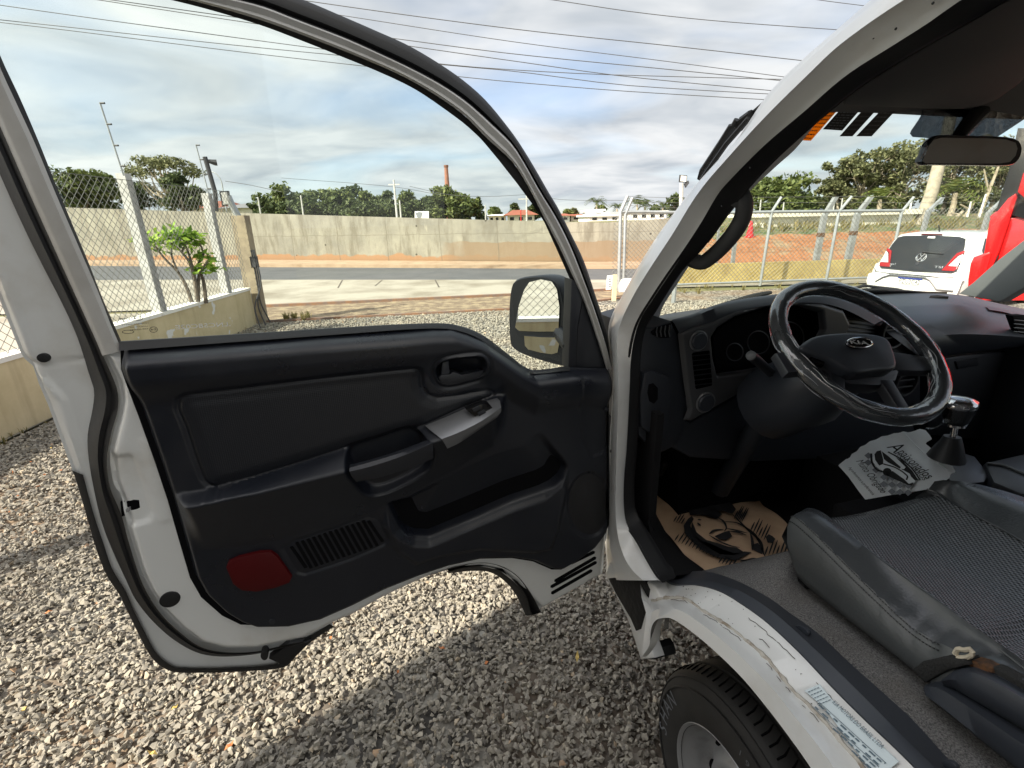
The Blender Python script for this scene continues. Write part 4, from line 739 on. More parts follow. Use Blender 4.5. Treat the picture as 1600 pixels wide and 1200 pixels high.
# paper mat with a printed car
MATP = thing('paper_floor_mat', 'brown kraft paper floor mat printed with a black sketched car, in the driver footwell', 'floor mat', uZ(1120, 830, .722))
mz = .735
mo = [(1019, 752), (1021, 800), (1037, 825), (1052, 846), (1069, 866), (1085, 879), (1108, 900), (1150, 900), (1200, 892), (1250, 884), (1238, 850), (1230, 818), (1212, 803), (1193, 788), (1180, 768), (1160, 748), (1100, 742), (1050, 744)]
ms = gridpanel([tuple(uZ(x, y, mz)[:2]) for x, y in mo], .012, lambda P, d: mz + .004 * np.sin(P[:, 0] * 31 + P[:, 1] * 17) + .003 * np.sin(P[:, 0] * 13 - P[:, 1] * 41), lambda P, h: np.c_[P, h])
obj('paper_sheet', MB().add(ms[0], ms[1]).add(ms[0] - UP * .0015, ms[1]), kraft, MATP)
pr = MB(); zf = lambda x, y: uZ(1000 + x * .15, 740 + y * .15, mz + .0105)
def blob(px): pr.add(*prism([zf(x, y) for x, y in px], depth=UP * -.0012))
def stroke(px, w=.004, n=24):
    P = spl([zf(x, y) for x, y in px], n); t = np.gradient(P, axis=0); s = np.cross(t, UP); s /= np.linalg.norm(s, axis=1)[:, None] + 1e-9; ww = (w * np.sin(np.linspace(.25, 2.9, n)))[:, None]
    pr.add(*loft([P - s * ww, P + s * ww]))
blob([(500, 470), (540, 440), (560, 470), (520, 540), (560, 620), (640, 700), (760, 740), (860, 790), (980, 830), (1090, 810), (1160, 820), (1060, 870), (1000, 900), (860, 880), (760, 850), (640, 790), (540, 700), (470, 620), (455, 540)])
blob([(545, 500), (590, 610), (690, 690), (800, 720), (920, 760), (1010, 770), (1080, 815), (980, 850), (840, 840), (720, 770), (600, 690), (530, 590)])
blob([(780, 650), (880, 605), (930, 595), (960, 650), (900, 690), (830, 680)]); blob([(1170, 740), (1230, 720), (1285, 800), (1270, 835), (1180, 790)])
blob([(860, 280), (950, 300), (1000, 370), (960, 420), (860, 380), (800, 400), (700, 340), (760, 300)]); blob([(500, 350), (700, 330), (860, 420), (800, 470), (640, 420), (520, 430)])
blob([(1310, 660), (1340, 630), (1380, 650), (1410, 680), (1380, 720), (1330, 715)])
for s in ([(560, 440), (700, 430), (850, 480), (900, 560), (880, 600)], [(850, 500), (1000, 510), (1100, 560), (1200, 640), (1280, 800)], [(900, 570), (1000, 590), (1120, 620)], [(930, 600), (1020, 610), (1110, 640)], [(720, 630), (780, 590), (870, 580)], [(720, 640), (820, 700), (940, 750), (1040, 770)], [(1150, 620), (1170, 700), (1170, 800)], [(600, 480), (640, 480)], [(600, 510), (630, 545)], [(960, 420), (1060, 520), (1140, 600), (1250, 700), (1290, 840), (1320, 885)], [(990, 890), (1100, 905), (1190, 885), (1270, 900)], [(1040, 915), (1140, 900), (1250, 905)]): stroke(s)
def hatch(x0, y0, x1, y1, n, dx, dy):
    for k in range(n):
        t = k / (n - 1); x, y = x0 + (x1 - x0) * t, y0 + (y1 - y0) * t; j = .75 + .5 * abs(math.sin(k * 2.1)); stroke([(x, y), (x + dx * j, y + dy * j)], .0022, 6)
hatch(360, 700, 800, 880, 13, 60, -90); hatch(820, 930, 960, 965, 5, 45, -70); hatch(350, 500, 430, 520, 4, 50, -80); hatch(370, 380, 480, 400, 5, 60, -90); hatch(980, 470, 1060, 500, 6, 60, -120); hatch(1150, 600, 1290, 690, 6, 60, -130); hatch(1300, 850, 1500, 840, 6, 45, -130)
obj('printed_car', pr, ink, MATP, smooth=0)
# ---- dashboard ----------------------------------------------------
dash = obj('dashboard', MB().add(*L(uY, ([(1010, 499), (1045, 490), (1140, 478), (1200, 470)], 1.38), ([(1012, 512), (1049, 501), (1084, 491), (1140, 472)], 1.07), n=20)).add(
    *L(uY, ([(1049, 502), (1084, 492), (1110, 481), (1140, 473), (1180, 466), (1230, 460), (1290, 457), (1340, 470), (1385, 500)], 1.30), ([(1049, 500), (1084, 490), (1110, 479), (1140, 471), (1180, 464), (1230, 458), (1290, 455), (1340, 468), (1385, 498)], 1.06), ([(1054, 506), (1085, 495), (1110, 484), (1140, 476), (1180, 469), (1230, 463), (1290, 460), (1335, 473), (1378, 501)], 1.035), ([(1062, 522), (1085, 510), (1110, 504), (1150, 487), (1200, 477), (1240, 473), (1290, 475), (1326, 486), (1366, 507)], 1.02), n=60)).add(
    *L(uY, ([(1300, 462), (1400, 458), (1450, 458), (1500, 461), (1560, 474), (1640, 492), (1760, 520)], 1.42), ([(1310, 470), (1400, 472), (1450, 474), (1500, 477), (1560, 487), (1640, 500), (1760, 530)], 1.26), ([(1340, 488), (1400, 490), (1450, 489), (1500, 491), (1560, 500), (1640, 512), (1760, 540)], 1.15), ([(1370, 508), (1410, 508), (1450, 505), (1500, 505), (1560, 512), (1640, 522), (1760, 550)], 1.08), ([(1400, 530), (1430, 528), (1460, 525), (1500, 522), (1560, 524), (1640, 532), (1760, 556)], 1.045), ([(1440, 560), (1460, 557), (1490, 552), (1530, 547), (1580, 542), (1650, 540), (1760, 560)], 1.06), ([(1440, 563), (1460, 560), (1490, 555), (1530, 550), (1580, 545), (1650, 543), (1760, 563)], 1.10), n=50)), dash_plastic, TR, smooth=60)
yprism('end_panel', [(1004, 516), (1049, 502), (1060, 524), (1064, 560), (1070, 600), (1074, 640), (1070, 672), (1058, 696), (1036, 707), (1010, 694), (998, 680), (996, 600)], 1.035, .25, dash_plastic, .006, dash)
yprism('lower_panel', [(1066, 656), (1078, 661), (1120, 638), (1164, 613), (1195, 590), (1260, 590), (1330, 620), (1420, 640), (1440, 700), (1330, 716), (1180, 722), (1080, 716), (1050, 700)], 1.06, .12, navy_plastic, .008, dash)
yprism('glove_box', [(1452, 562), (1500, 556), (1580, 548), (1760, 570), (1760, 700), (1560, 690), (1450, 680)], 1.10, .2, dash_plastic, .01, dash)
yprism('glove_box_catch', [(1494, 565), (1528, 560), (1530, 571), (1497, 577)], 1.095, .02, blk_plastic, .002, dash)
fb = yprism('fuse_cover', [(1007, 583), (1018, 579), (1046, 590), (1051, 601), (1049, 640), (1046, 668), (1034, 690), (1002, 668), (1000, 620)], 1.018, .05, dash_plastic, .006, dash)
yprism('pull_recess', [(1014, 601), (1021, 599), (1028, 606), (1028, 624), (1022, 631), (1015, 627), (1012, 614)], 1.016, .004, void_black, .001, dash)
yprism('side_vent', [(1018, 519), (1026, 512), (1049, 505), (1046, 528), (1032, 528), (1020, 523)], 1.030, .004, void_black, .0005, dash)
for k in range(4):
    x = 1025 + k * 6.5; obj('vent_fin', MB().add(*tube([uY(x + 2, 526, 1.027), uY(x + .5, 518, 1.027), uY(x + 2, 508 + (3 - k), 1.027)], .0016, 6)), grey_plastic, dash)
bezo = [(1062, 523), (1065, 518), (1085, 509.5), (1110, 503), (1150, 485), (1200, 475), (1240, 472), (1285, 473), (1320, 484), (1330, 505), (1322, 535), (1300, 562), (1250, 584), (1190, 600), (1164, 612), (1120, 637), (1082, 659), (1070, 658), (1077, 640), (1071, 600), (1066, 560)]
xz = lambda px, Y=1.018: [((uY(x, y, Y)) @ RX, uY(x, y, Y)[2]) for x, y in px]
clus = [(1114, 528), (1123, 514), (1150, 497), (1200, 481.5), (1250, 478.5), (1282, 489), (1285, 515), (1270, 545), (1240, 561), (1188, 575), (1160, 580), (1123, 585), (1117, 560)]; vent = [(1080, 551), (1108, 547), (1112, 602), (1086, 608)]
cx_, vx_ = xz(clus), xz(vent)
def bezh(P, d): return 1.016 + .010 * (1 - sm(0, .008, -d)) + .012 * (1 - sm(0, .010, sdf(P, cx_)[0])) * 1.0
bz = gridpanel(xz(bezo), .0035, bezh, lambda P, h: P[:, :1] * RX + h[:, None] * FX + P[:, 1:] * UP, holes=[cx_, vx_])
obj('instrument_bezel', MB().add(bz[0], bz[1]), bezel, dash, smooth=70)
obj('instrument_cluster', MB().add(*prism([uY(x, y, 1.07) for x, y in [(1105, 500), (1200, 465), (1310, 465), (1315, 540), (1240, 590), (1110, 600)]], depth=FX * .03)).add(*loft([[uY(x, y, 1.02) for x, y in clus], [uY(x, y, 1.07) for x, y in clus]], closed=True)), void_black, dash)
for c, r in (((1232, 528), 24), ((1185, 535), 17), ((1148, 550), 13)): obj('gauge', MB().add(*tube([uY(x, y, 1.062) for x, y in ell(c, r, r * 1.05, 32)], .0016, 6, closed=True)), grey_plastic, dash)
yprism('air_vent', [(1078, 549), (1110, 545), (1114, 604), (1084, 610)], 1.045, .02, void_black, 0, dash)
for k in range(7):
    y = 556 + k * 7.6; obj('vent_slat', MB().add(*box((uY(1081 + k * .7, y, 1.024) + uY(1110 + k * .6, y - 2.5, 1.024)) / 2, (np.linalg.norm(uY(1081, y, 1.024) - uY(1110, y, 1.024)), .014, .0024), [RX, FX * .9 + UP * -.3, UP])), blk_plastic, dash)
for c, r in (((1090, 532), 12.5), ((1101, 628), 13)):
    o = uY(*c, 1.016); R_ = np.linalg.norm(uY(c[0] + r, c[1], 1.016) - o); kn = obj('dash_knob', MB().add(*lathe([(0, .012), (R_ * .82, .012), (R_ * .9, .009), (R_ * .9, 0)], o, -FX, 28, cap=False)), navy_plastic, dash); obj('knob_ring', MB().add(*tube([o - FX * .004 + R_ * (math.cos(a) * RX + math.sin(a) * UP) for a in np.linspace(0, 6.283, 30, endpoint=False)], R_ * .11, 7, closed=True)), silver, kn)
yprism('centre_panel', [(1288, 486), (1330, 492), (1400, 512), (1440, 550), (1440, 640), (1380, 670), (1290, 640), (1270, 580)], 1.075, .15, blk_plastic, .01, dash)
for k in range(4): obj('vent_slat', MB().add(*tube([uY(1288, 500 + k * 6.5, 1.07), uY(1330, 499 + k * 6, 1.07), uY(1366, 503 + k * 5.5, 1.07)], .0020, 6)), grey_plastic, dash)
for c, r in (((1393, 518), 19), ((1412, 596), 16)):
    o = uY(*c, 1.062); R_ = np.linalg.norm(uY(c[0] + r, c[1], 1.062) - o); rv = obj('round_vent', MB().add(*lathe([(R_, 0), (R_ * 1.02, .012), (R_ * .86, .014), (R_ * .82, -.01), (0, -.012)], o, -FX, 30, cap=False)), blk_plastic, dash); obj('vent_ring', MB().add(*tube([o - FX * .012 + R_ * .95 * (math.cos(a) * RX + math.sin(a) * UP) for a in np.linspace(0, 6.283, 30, endpoint=False)], R_ * .07, 7, closed=True)), bezel, rv)
    for k in (-.35, .15, .5): obj('vent_slat', MB().add(*box(o - FX * .006 + UP * R_ * k, (R_ * 1.5 * math.sqrt(1 - k * k), .006, .003), [RX, FX, UP])), grey_plastic, rv)
obj('defroster_vent', MB().add(*L(uY, ([(1540, 478), (1560, 481), (1580, 485)], 1.30), ([(1546, 484), (1566, 487), (1586, 492)], 1.24), n=8)), blk_plastic, dash)
yprism('passenger_vent', [(1582, 493), (1600, 492), (1640, 500), (1640, 530), (1600, 527), (1590, 515)], 1.06, .02, void_black, .001, dash)
for k in range(4): obj('vent_slat', MB().add(*tube([uY(1585, 500 + 6 * k, 1.05), uY(1640, 505 + 6 * k, 1.05)], .0018, 6)), grey_plastic, dash)
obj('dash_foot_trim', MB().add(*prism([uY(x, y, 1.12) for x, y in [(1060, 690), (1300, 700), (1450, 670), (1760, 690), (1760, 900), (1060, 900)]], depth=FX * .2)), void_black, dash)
# ---- column, stalk, steering wheel ---------------------------------
WC = np.array([.748, 1.0126, 1.3472]); TL = math.radians(37.5); W1 = RX; W2 = FX * math.cos(TL) + UP * math.sin(TL); WN = UP * math.cos(TL) - FX * math.sin(TL)
col_ = obj('steering_column', MB().add(*tube([WC - WN * .03, WC - WN * .08, WC - WN * .16, WC - WN * .26 + FX * .05], [.035, .075, .092, .10], 20)).add(*tube([WC - WN * .24 + FX * .05, T(.98, 1.12, .80)], .03, 10)), navy_plastic, TR)
obj('stalk_boss', MB().add(*tube([uY(1222, 597, .95), uY(1207, 590, .94)], [.026, .020], 16)), blk_plastic, col_)
stk = obj('indicator_stalk', MB().add(*tube(spl([uY(1214, 592, .945), uY(1196, 575, .91), uY(1180, 561, .885), uY(1174, 556, .875)], 12), [.0125, .0125, .0125, .012, .0115, .011, .011, .011, .0115, .0115, .0115, .0105], 12)), blk_plastic, col_)
obj('stalk_tip', MB().add(*lathe([(.0112, 0), (.0112, .004), (.009, .0055), (0, .006)], uY(1174, 556, .875), uY(1168, 552, .865) - uY(1174, 556, .875), 16)), grey_plastic, col_)
ring = lambda R, k=96, off=0.0: np.array([WC + WN * off + R * (math.cos(a) * W1 + math.sin(a) * W2) for a in np.linspace(0, 2 * math.pi, k, endpoint=False)])
sw = obj('steering_wheel', MB().add(*tube(ring(.1765), .0170, 16, closed=True)), leather, TR, smooth=80)
fv, ff = tube(ring(.1765, 240), .0190, 20, closed=True); fv = np.array(fv)
for i in range(240):
    a = 2 * math.pi * i / 240; c = WC + .1765 * (math.cos(a) * W1 + math.sin(a) * W2); sl = slice(i * 20, i * 20 + 20)
    k = 1 + .022 * math.sin(a * 9 + 1.3) + .024 * math.sin(a * 23) * math.sin(a * 5) + RNG.normal() * .008
    ph = np.arange(20) * 2 * math.pi / 20; fv[sl] = c + (fv[sl] - c) * k * (1 + .030 * np.sin(ph * 3 + 2.0 * math.sin(a * 2.3)) + .018 * np.sin(ph * 5 + 3 * math.sin(a * 3.7 + 1)))[:, None]
obj('plastic_wrap', MB().add(fv, ff).add(*loft([spl([plane_hit(x, y, WC, WN) for x, y in q], 8) for q in ([(1345, 652), (1365, 646), (1390, 640)], [(1350, 655), (1372, 650), (1396, 636)], [(1362, 655), (1385, 652), (1400, 642)])])), film, sw, smooth=60)
crs = MB()
for k in range(46):
    a0 = RNG.uniform(0, 6.283); la = RNG.uniform(.12, .65); p0 = RNG.uniform(0, 6.283); dp = RNG.normal() * .5; n = 14
    aa = a0 + la * np.linspace(0, 1, n); pp = p0 + dp * np.linspace(0, 1, n) + .12 * np.sin(np.linspace(0, 1, n) * RNG.uniform(4, 12))
    pts = [WC + (math.cos(a) * W1 + math.sin(a) * W2) * (.1765 + .0197 * math.cos(p)) + WN * .0197 * math.sin(p) for a, p in zip(aa, pp)]
    crs.add(*tube(pts, .0009 * np.sin(np.linspace(.15, 3.0, n)), 5))
obj('wrap_crease', crs, pm('crease_highlight', (0.42, 0.44, 0.46), 0.18, coat=0.6), sw)  # raised film creases, coloured pale to stand in for highlight streaks
hp = lambda px, off: [plane_hit(x, y, WC + WN * off, WN) for x, y in px]
HUB = smooth_outline([(1252, 542), (1262, 530), (1278, 523), (1310, 519), (1345, 519), (1375, 523), (1390, 531), (1398, 548), (1403, 566), (1400, 575), (1372, 578), (1340, 582), (1325, 577), (1300, 562), (1275, 552)], 44)
obj('horn_pad', MB().add(*prism(hp(HUB, .030), depth=-WN * .035, bevel=.010, seg=3)), dash_plastic, sw, smooth=60)
obj('hub_cover', MB().add(*prism(hp([(1252, 548), (1262, 540), (1400, 572), (1407, 580), (1402, 594), (1375, 602), (1330, 600), (1300, 586), (1270, 570)], .004), depth=-WN * .03, bevel=.008)), blk_plastic, sw)
def spoke(name, a, b, w0, w1): 
    A, B = hp([a], .006)[0], hp([b], .0)[0]; t = (B - A) / np.linalg.norm(B - A); s = np.cross(WN, t); obj(name, MB().add(*prism([A - s * w0, A + s * w0, B + s * w1, B - s * w1], depth=-WN * .02, bevel=.005)), blk_plastic, sw)
spoke('spoke', (1275, 560), (1222, 566), .030, .026); spoke('spoke', (1385, 562), (1462, 568), .028, .020); spoke('spoke', (1310, 585), (1312, 622), .016, .013); spoke('spoke', (1385, 592), (1420, 648), .016, .014)
obj('spoke_switch', MB().add(*prism(hp([(1265, 548), (1278, 545), (1290, 562), (1288, 570), (1270, 566)], .018), depth=-WN * .01, bevel=.002)), gloss_black, sw)
em = hp(ell((1343, 535.5), 20, 7.4, 32), .034); emb = obj('wheel_emblem', MB().add(*prism(em, depth=-WN * .008)), gloss_black, sw, smooth=0)
obj('emblem_rim', MB().add(*tube(em, .0019, 8, closed=True)), chrome, emb)
c0, c1, c2 = hp([(1343, 535.5), (1361, 537), (1345, 530)], .0345); xd = c1 - c0; xw = np.linalg.norm(xd); xd /= xw; yd = np.cross(WN, xd); v, f = textmb('KIA', np.zeros(3), np.array([1., 0, 0]), np.array([0, 1., 0]), 1.0, ext=.02, align='CENTER'); v = np.array(v); v[:, 0] -= (v[:, 0].max() + v[:, 0].min()) / 2
obj('emblem_letters', MB().add(c0 + np.outer(v[:, 0] * 1.55 * xw / (v[:, 0].max() * 2), xd) + np.outer(v[:, 1] * .0145, yd) + np.outer(v[:, 2] * .03, WN), f), white_car, emb, smooth=0)  # white colour stands in for the bright reflection of chrome letters
# ---- driver seat -------------------------------------------------
ZS = 1.0
lsm = [(1268, 799), (1280, 803), (1297, 812), (1350, 855), (1410, 900), (1475, 947), (1545, 1002), (1640, 1076), (1760, 1170)]
rsm = [(1448, 765), (1466, 772), (1490, 787), (1525, 807), (1565, 828), (1600, 848), (1660, 882), (1740, 930), (1860, 1010)]
SL = spl([uZ(x, y, ZS) for x, y in lsm], 40); SR = spl([uZ(x, y, ZS) for x, y in rsm], 40)
g = []
for t in np.linspace(0, 1, 30):
    r = SL * (1 - t) + SR * t; r = r + UP * (-.022 * math.sin(math.pi * t)) - UP * .012 * np.exp(-((np.arange(40) - 27.5) / 1.1)**2)[:, None] - UP * .02 * np.exp(-(np.arange(40) / 1.6)**2)[:, None] + FX * .012 * math.sin(math.pi * t) * np.exp(-(np.arange(40) / 4.0)**2)[:, None]; g.append(r)
seat = obj('driver_seat', MB().add(*loft(g)), perf, TR, smooth=80)
fl = g[0][0]; front = np.array([r[0] for r in g])
obj('seat_front', MB().add(*loft([front, front + FX * .018 - UP * .015, front + FX * .02 - UP * .05, front - UP * .16 + FX * .0])), leather, seat)
# left bolster: seam -> ridge -> stitched edge -> side panel down to the carpet
stx = [(1234, 812), (1240, 806), (1262, 822), (1330, 889), (1380, 938), (1420, 975), (1452, 998), (1490, 1015), (1530, 1030), (1620, 1075), (1740, 1150)]
rdg = [(1250, 802), (1262, 802), (1285, 818), (1345, 874), (1400, 921), (1450, 957), (1500, 988), (1540, 1010), (1580, 1034), (1660, 1085), (1770, 1160)]
bot = [(1240, 880), (1247, 902), (1300, 948), (1350, 988), (1390, 1018), (1425, 1046), (1460, 1072), (1500, 1100), (1540, 1130), (1630, 1190), (1730, 1260)]
BS, = rows(uX, (stx, .80), n=60); BR, = rows(uX, (rdg, .835), n=60); BB, = rows(uX, (bot, .785), n=60); SL6 = np.array(spl(SL, 60)); SL6b = SL6 - UP * .008
wr = np.zeros((60, 3)); 
for i in range(60): wr[i] = (UP * .0035 * math.sin(i * 1.7) + RX * .003 * math.sin(i * 2.9 + 1)) * (1 if i > 25 else .35)
BM = BS * .5 + BB * .5 - RX * .012
obj('seat_bolster', MB().add(*loft([SL6b, SL6 * .6 + BR * .4 + UP * .012, BR + UP * .004, BR * .4 + BS * .6 + UP * .004 + wr * .5, BS + wr])), leather, seat, smooth=80)
obj('seat_side', MB().add(*loft([BS + wr, BS * .85 + BB * .15 - RX * .008, BM, BS * .15 + BB * .85 - RX * .006, BB, BB + RX * .2])).add(*loft([spl([BS[0], SL6[0]], 6), spl([BS[0] - UP * .05 + FX * .012, SL6[0] - UP * .05 + FX * .02], 6), spl([BB[0], BB[0] + RX * .12], 6)])), leather_b, seat, smooth=80)
stitch = MB()
for k in (0, 1):
    q = BS * (1 - .10 * k) + BB * (.10 * k) - RX * .004 * (1 + k) + UP * .001
    q = spl(q, 190)
    for i in range(4, 120, 2): stitch.add(*tube([q[i], q[i + 1]], .0011, 4))
obj('seat_stitching', stitch, MATS['ink_black'], seat, smooth=0)
obj('seat_piping', MB().add(*tube(SL6 + UP * .001, .0022, 6)).add(*tube(SR + UP * .001, .0022, 6)), leather, seat)
rr_ = [(1474, 750), (1500, 752), (1525, 756), (1565, 766), (1600, 777), (1660, 800), (1740, 835), (1800, 860), (1900, 910)]
RRg = spl([uZ(x, y, 1.035) for x, y in rr_], 40)
obj('seat_bolster', MB().add(*loft([SR - UP * .008, SR * .6 + RRg * .4 + UP * .012, RRg, RRg + RX * .03 - UP * .03, RRg + RX * .035 - UP * .16])).add(*loft([spl([SR[0], RRg[0]], 6), spl([SR[0] + FX * .018 - UP * .03, RRg[0] + FX * .015 - UP * .04], 6), spl([SR[0] - UP * .15, RRg[0] - UP * .16], 6)])), leather, seat, smooth=80)
# worn corner, torn foam, recliner cover
wp = lambda px, X: [uX(x, y, X) for x, y in px]
obj('worn_patch', MB().add(*prism(wp([(1424, 1046), (1440, 1034), (1470, 1028), (1506, 1031), (1512, 1040), (1480, 1048), (1444, 1068)], .775), depth=RX * .03, bevel=.006)), pm('worn_felt', (0.025, 0.025, 0.024), 0.95, bump=(220, 0.9, 0.003)), seat)
obj('rust_patch', MB().add(*prism(wp([(1508, 1037), (1518, 1032), (1534, 1036), (1549, 1045), (1552, 1052), (1536, 1053), (1522, 1047)], .786), depth=RX * .02, bevel=.003)), rust, seat)
obj('torn_gap', MB().add(*prism(wp([(1535, 1036), (1560, 1047), (1600, 1068), (1660, 1098), (1650, 1106), (1600, 1082), (1552, 1056)], .790), depth=RX * .02, bevel=.002)), MATS['worn_felt'], seat)
obj('torn_seam', MB().add(*tube(spl(wp([(1492, 1022), (1497, 1014), (1508, 1016), (1516, 1014), (1520, 1021), (1512, 1027), (1503, 1028), (1496, 1027)], .783), 14), .0035, 7)), foam, seat)
obj('recliner_cover', MB().add(*L(uX, ([(1480, 1056), (1497, 1044), (1520, 1040), (1560, 1056), (1600, 1078), (1700, 1130)], .79), ([(1474, 1060), (1492, 1050), (1518, 1050), (1558, 1068), (1600, 1092), (1700, 1146)], .765), ([(1470, 1064), (1490, 1062), (1516, 1068), (1556, 1092), (1600, 1118), (1700, 1175)], .757), ([(1474, 1070), (1495, 1078), (1525, 1095), (1560, 1115), (1600, 1138), (1700, 1200)], .765), ([(1474, 1072), (1495, 1080), (1525, 1098), (1560, 1118), (1600, 1142), (1700, 1204)], .80), n=30)), navy_plastic, seat, smooth=60)
obj('seat_base_cover', MB().add(*L(uX, ([(1446, 1070), (1462, 1066), (1475, 1066), (1500, 1080), (1560, 1118), (1620, 1155), (1720, 1215)], .775), ([(1443, 1076), (1456, 1073), (1470, 1077), (1500, 1096), (1550, 1130), (1620, 1178), (1720, 1245)], .752), ([(1446, 1086), (1470, 1104), (1500, 1128), (1540, 1160), (1580, 1190), (1640, 1240), (1740, 1310)], .745), ([(1449, 1090), (1472, 1108), (1502, 1132), (1542, 1165), (1582, 1196), (1642, 1246), (1742, 1318)], .80), n=30)), navy_plastic, seat, smooth=60)
obj('backrest', MB().add(*box(T(1.05, -.22, 1.32), (.48, .13, .62), [RX, FX * .97 - UP * -.2, UP * .97 - FX * .2], .05)), leather, seat)
obj('slide_lever', MB().add(*tube(spl([uX(1207, 884, .86), uX(1225, 886, .85), uX(1243, 900, .83), uX(1262, 915, .81)], 10), .008, 8)).add(*lathe([(0, .006), (.017, .006), (.020, 0), (.017, -.006), (0, -.006)], uX(1217, 883, .86) + UP * .004, UP, 18)), gloss_black, seat)
# ---- gear lever, console, bag -------------------------------------
GX = 1.30
gk = uX(1497, 641, GX)
gl = obj('gear_lever', MB().add(*tube([uX(1487, 700, GX), uX(1489, 684, GX), uX(1492, 668, GX)], [.008, .007, .007], 10)), chrome, TR)
gax_ = uX(1503, 622, GX) - uX(1490, 680, GX); gax_ = gax_ / np.linalg.norm(gax_)
obj('gear_knob', MB().add(*lathe([(.012, -.038), (.020, -.034), (.026, -.02), (.030, .0), (.032, .012), (.030, .020), (.022, .026), (0, .027)], gk, gax_, 26)), gloss_black, gl)
obj('knob_cap', MB().add(*lathe([(.033, .008), (.035, .014), (.032, .023), (.024, .028), (.018, .027)], gk, gax_, 26, cap=False)).add(*lathe([(.014, -.040), (.021, -.039), (.021, -.034), (.014, -.033)], gk, gax_, 20)), chrome, gl)
obj('knob_wrap', MB().add(*lathe([(.013, -.039), (.024, -.033), (.030, -.018), (.034, .0), (.037, .013), (.034, .024), (.022, .031), (0, .032)], gk, gax_, 9)), film, gl, smooth=20)
obj('wrap_tail', MB().add(*tube(spl([uX(1476, 656, GX), uX(1467, 666, GX - .01), uX(1456, 669, GX - .02), uX(1446, 669, GX - .03)], 12), .0018, 5)), film, gl)
obj('gear_boot', MB().add(*tube([uX(1478, 716, GX), uX(1482, 704, GX), uX(1486, 692, GX), uX(1488, 682, GX)], [.038, .031, .023, .017], 14)), _blackp('boot_vinyl', (0.02, 0.021, 0.023), .5, gs=40, st=.8), gl)
obj('console', MB().add(*prism([uZ(x, y, .99) for x, y in [(1455, 715), (1490, 702), (1525, 712), (1548, 740), (1540, 752), (1490, 757)]], depth=-UP * .15, bevel=.01)).add(*prism([uZ(x, y, 1.0) for x, y in [(1538, 722), (1600, 708), (1700, 700), (1700, 780), (1600, 772), (1552, 752)]], depth=-UP * .12, bevel=.008)), blk_plastic, TR)
obj('console_edge', MB().add(*tube(spl([uZ(x, y, 1.003) for x, y in [(1542, 724), (1570, 728), (1600, 740), (1660, 758)]], 12), .004, 8)), grey_plastic, TR)
BAG = thing('litter_bag', 'white paper litter bag with a printed classic car hung on the gear lever', 'bag', uX(1395, 775, 1.22))
BP = uX(1410, 730, 1.245); bn = -ray(1410, 730) + UP * .55; bn = bn / np.linalg.norm(bn)
bpx = lambda px, off=0.0: [plane_hit(x, y, BP + bn * off, bn) for x, y in px]
bo = [(1310, 727), (1316, 722), (1322, 717), (1327, 716), (1331, 709), (1339, 705), (1344, 699), (1352, 696), (1359, 690), (1368, 687), (1378, 681), (1387, 680), (1397, 677), (1405, 677), (1411, 675), (1419, 677), (1428, 675), (1437, 671), (1446, 673), (1453, 681), (1456, 686), (1449, 690), (1443, 691), (1455, 700), (1462, 706), (1470, 714), (1480, 716), (1488, 727), (1494, 737), (1490, 737), (1485, 740), (1484, 746), (1476, 752), (1465, 757), (1452, 764), (1438, 766), (1400, 772), (1352, 780), (1340, 765), (1325, 744)]
b2 = np.array(bpx(bo)); e1 = ray(1452, 745) - ray(1387, 690); bx = e1 - bn * (e1 @ bn); bx /= np.linalg.norm(bx); by = np.cross(bn, bx)
b2d = [((p - BP) @ bx, (p - BP) @ by) for p in b2]
bg = gridpanel(b2d, .004, lambda P, d: .004 * np.sin(P[:, 0] * 38) * np.cos(P[:, 1] * 30) + .003 * np.sin(P[:, 1] * 70 + 1), lambda P, h: BP + P[:, :1] * bx + P[:, 1:] * by + h[:, None] * bn)
obj('paper_bag', MB().add(bg[0], bg[1]).add(bg[0] - bn * .004, bg[1]), bagp, BAG)
zb = lambda x, y: (plane_hit(1300 + x / 8, 650 + y / 8, BP + bn * .0085, bn))
pg = MB(); pk = MB()
o = np.array([560., 375.]); ux = np.array([54., 50.]); uy = np.array([-58., 44.])
for i in range(11):
    for j in range(6):
        p = o + ux * i * .92 + uy * j * .9
        if (i + j) % 2 == 0 and (i - 4.5)**2 / 34 + (j - 2.4)**2 / 9.5 < 1.15 and not (250 < p[0] < 1100 and p[1] > 930) and ((p[0] - 320) * 405 - (p[1] - 560) * 320) / 516 > 95: pg.add(*prism([zb(*p), zb(*(p + ux * .9)), zb(*(p + ux * .9 + uy * .88)), zb(*(p + uy * .88))], depth=-bn * .0004))
obj('checker_print', pg, ink_grey, BAG, smooth=0)
def pblob(px, off=0): pk.add(*prism([zb(x, y) + bn * .0006 for x, y in px], depth=-bn * .0005))
def pstroke(px, w=.0016, n=20):
    P = spl([zb(*q) + bn * .001 for q in px], n); t = np.gradient(P, axis=0); s = np.cross(t, bn); s /= np.linalg.norm(s, axis=1)[:, None] + 1e-9; pk.add(*loft([P - s * w, P + s * w]))
pbody = MB().add(*prism([zb(x, y) + bn * .0003 for x, y in [(520, 480), (560, 430), (640, 440), (760, 500), (880, 560), (1000, 660), (1080, 780), (1000, 860), (900, 820), (640, 690), (560, 640), (500, 560)]], depth=-bn * .0003))
obj('car_print_body', pbody, bagp, BAG, smooth=0)
pblob([(530, 480), (560, 440), (610, 430), (640, 540), (640, 600), (590, 620), (540, 550)]); pblob([(620, 440), (700, 500), (860, 640), (850, 660), (700, 580), (650, 540)]); pblob([(640, 690), (760, 690), (900, 790), (960, 850), (1020, 830), (1000, 870), (940, 860), (780, 790), (680, 740)])
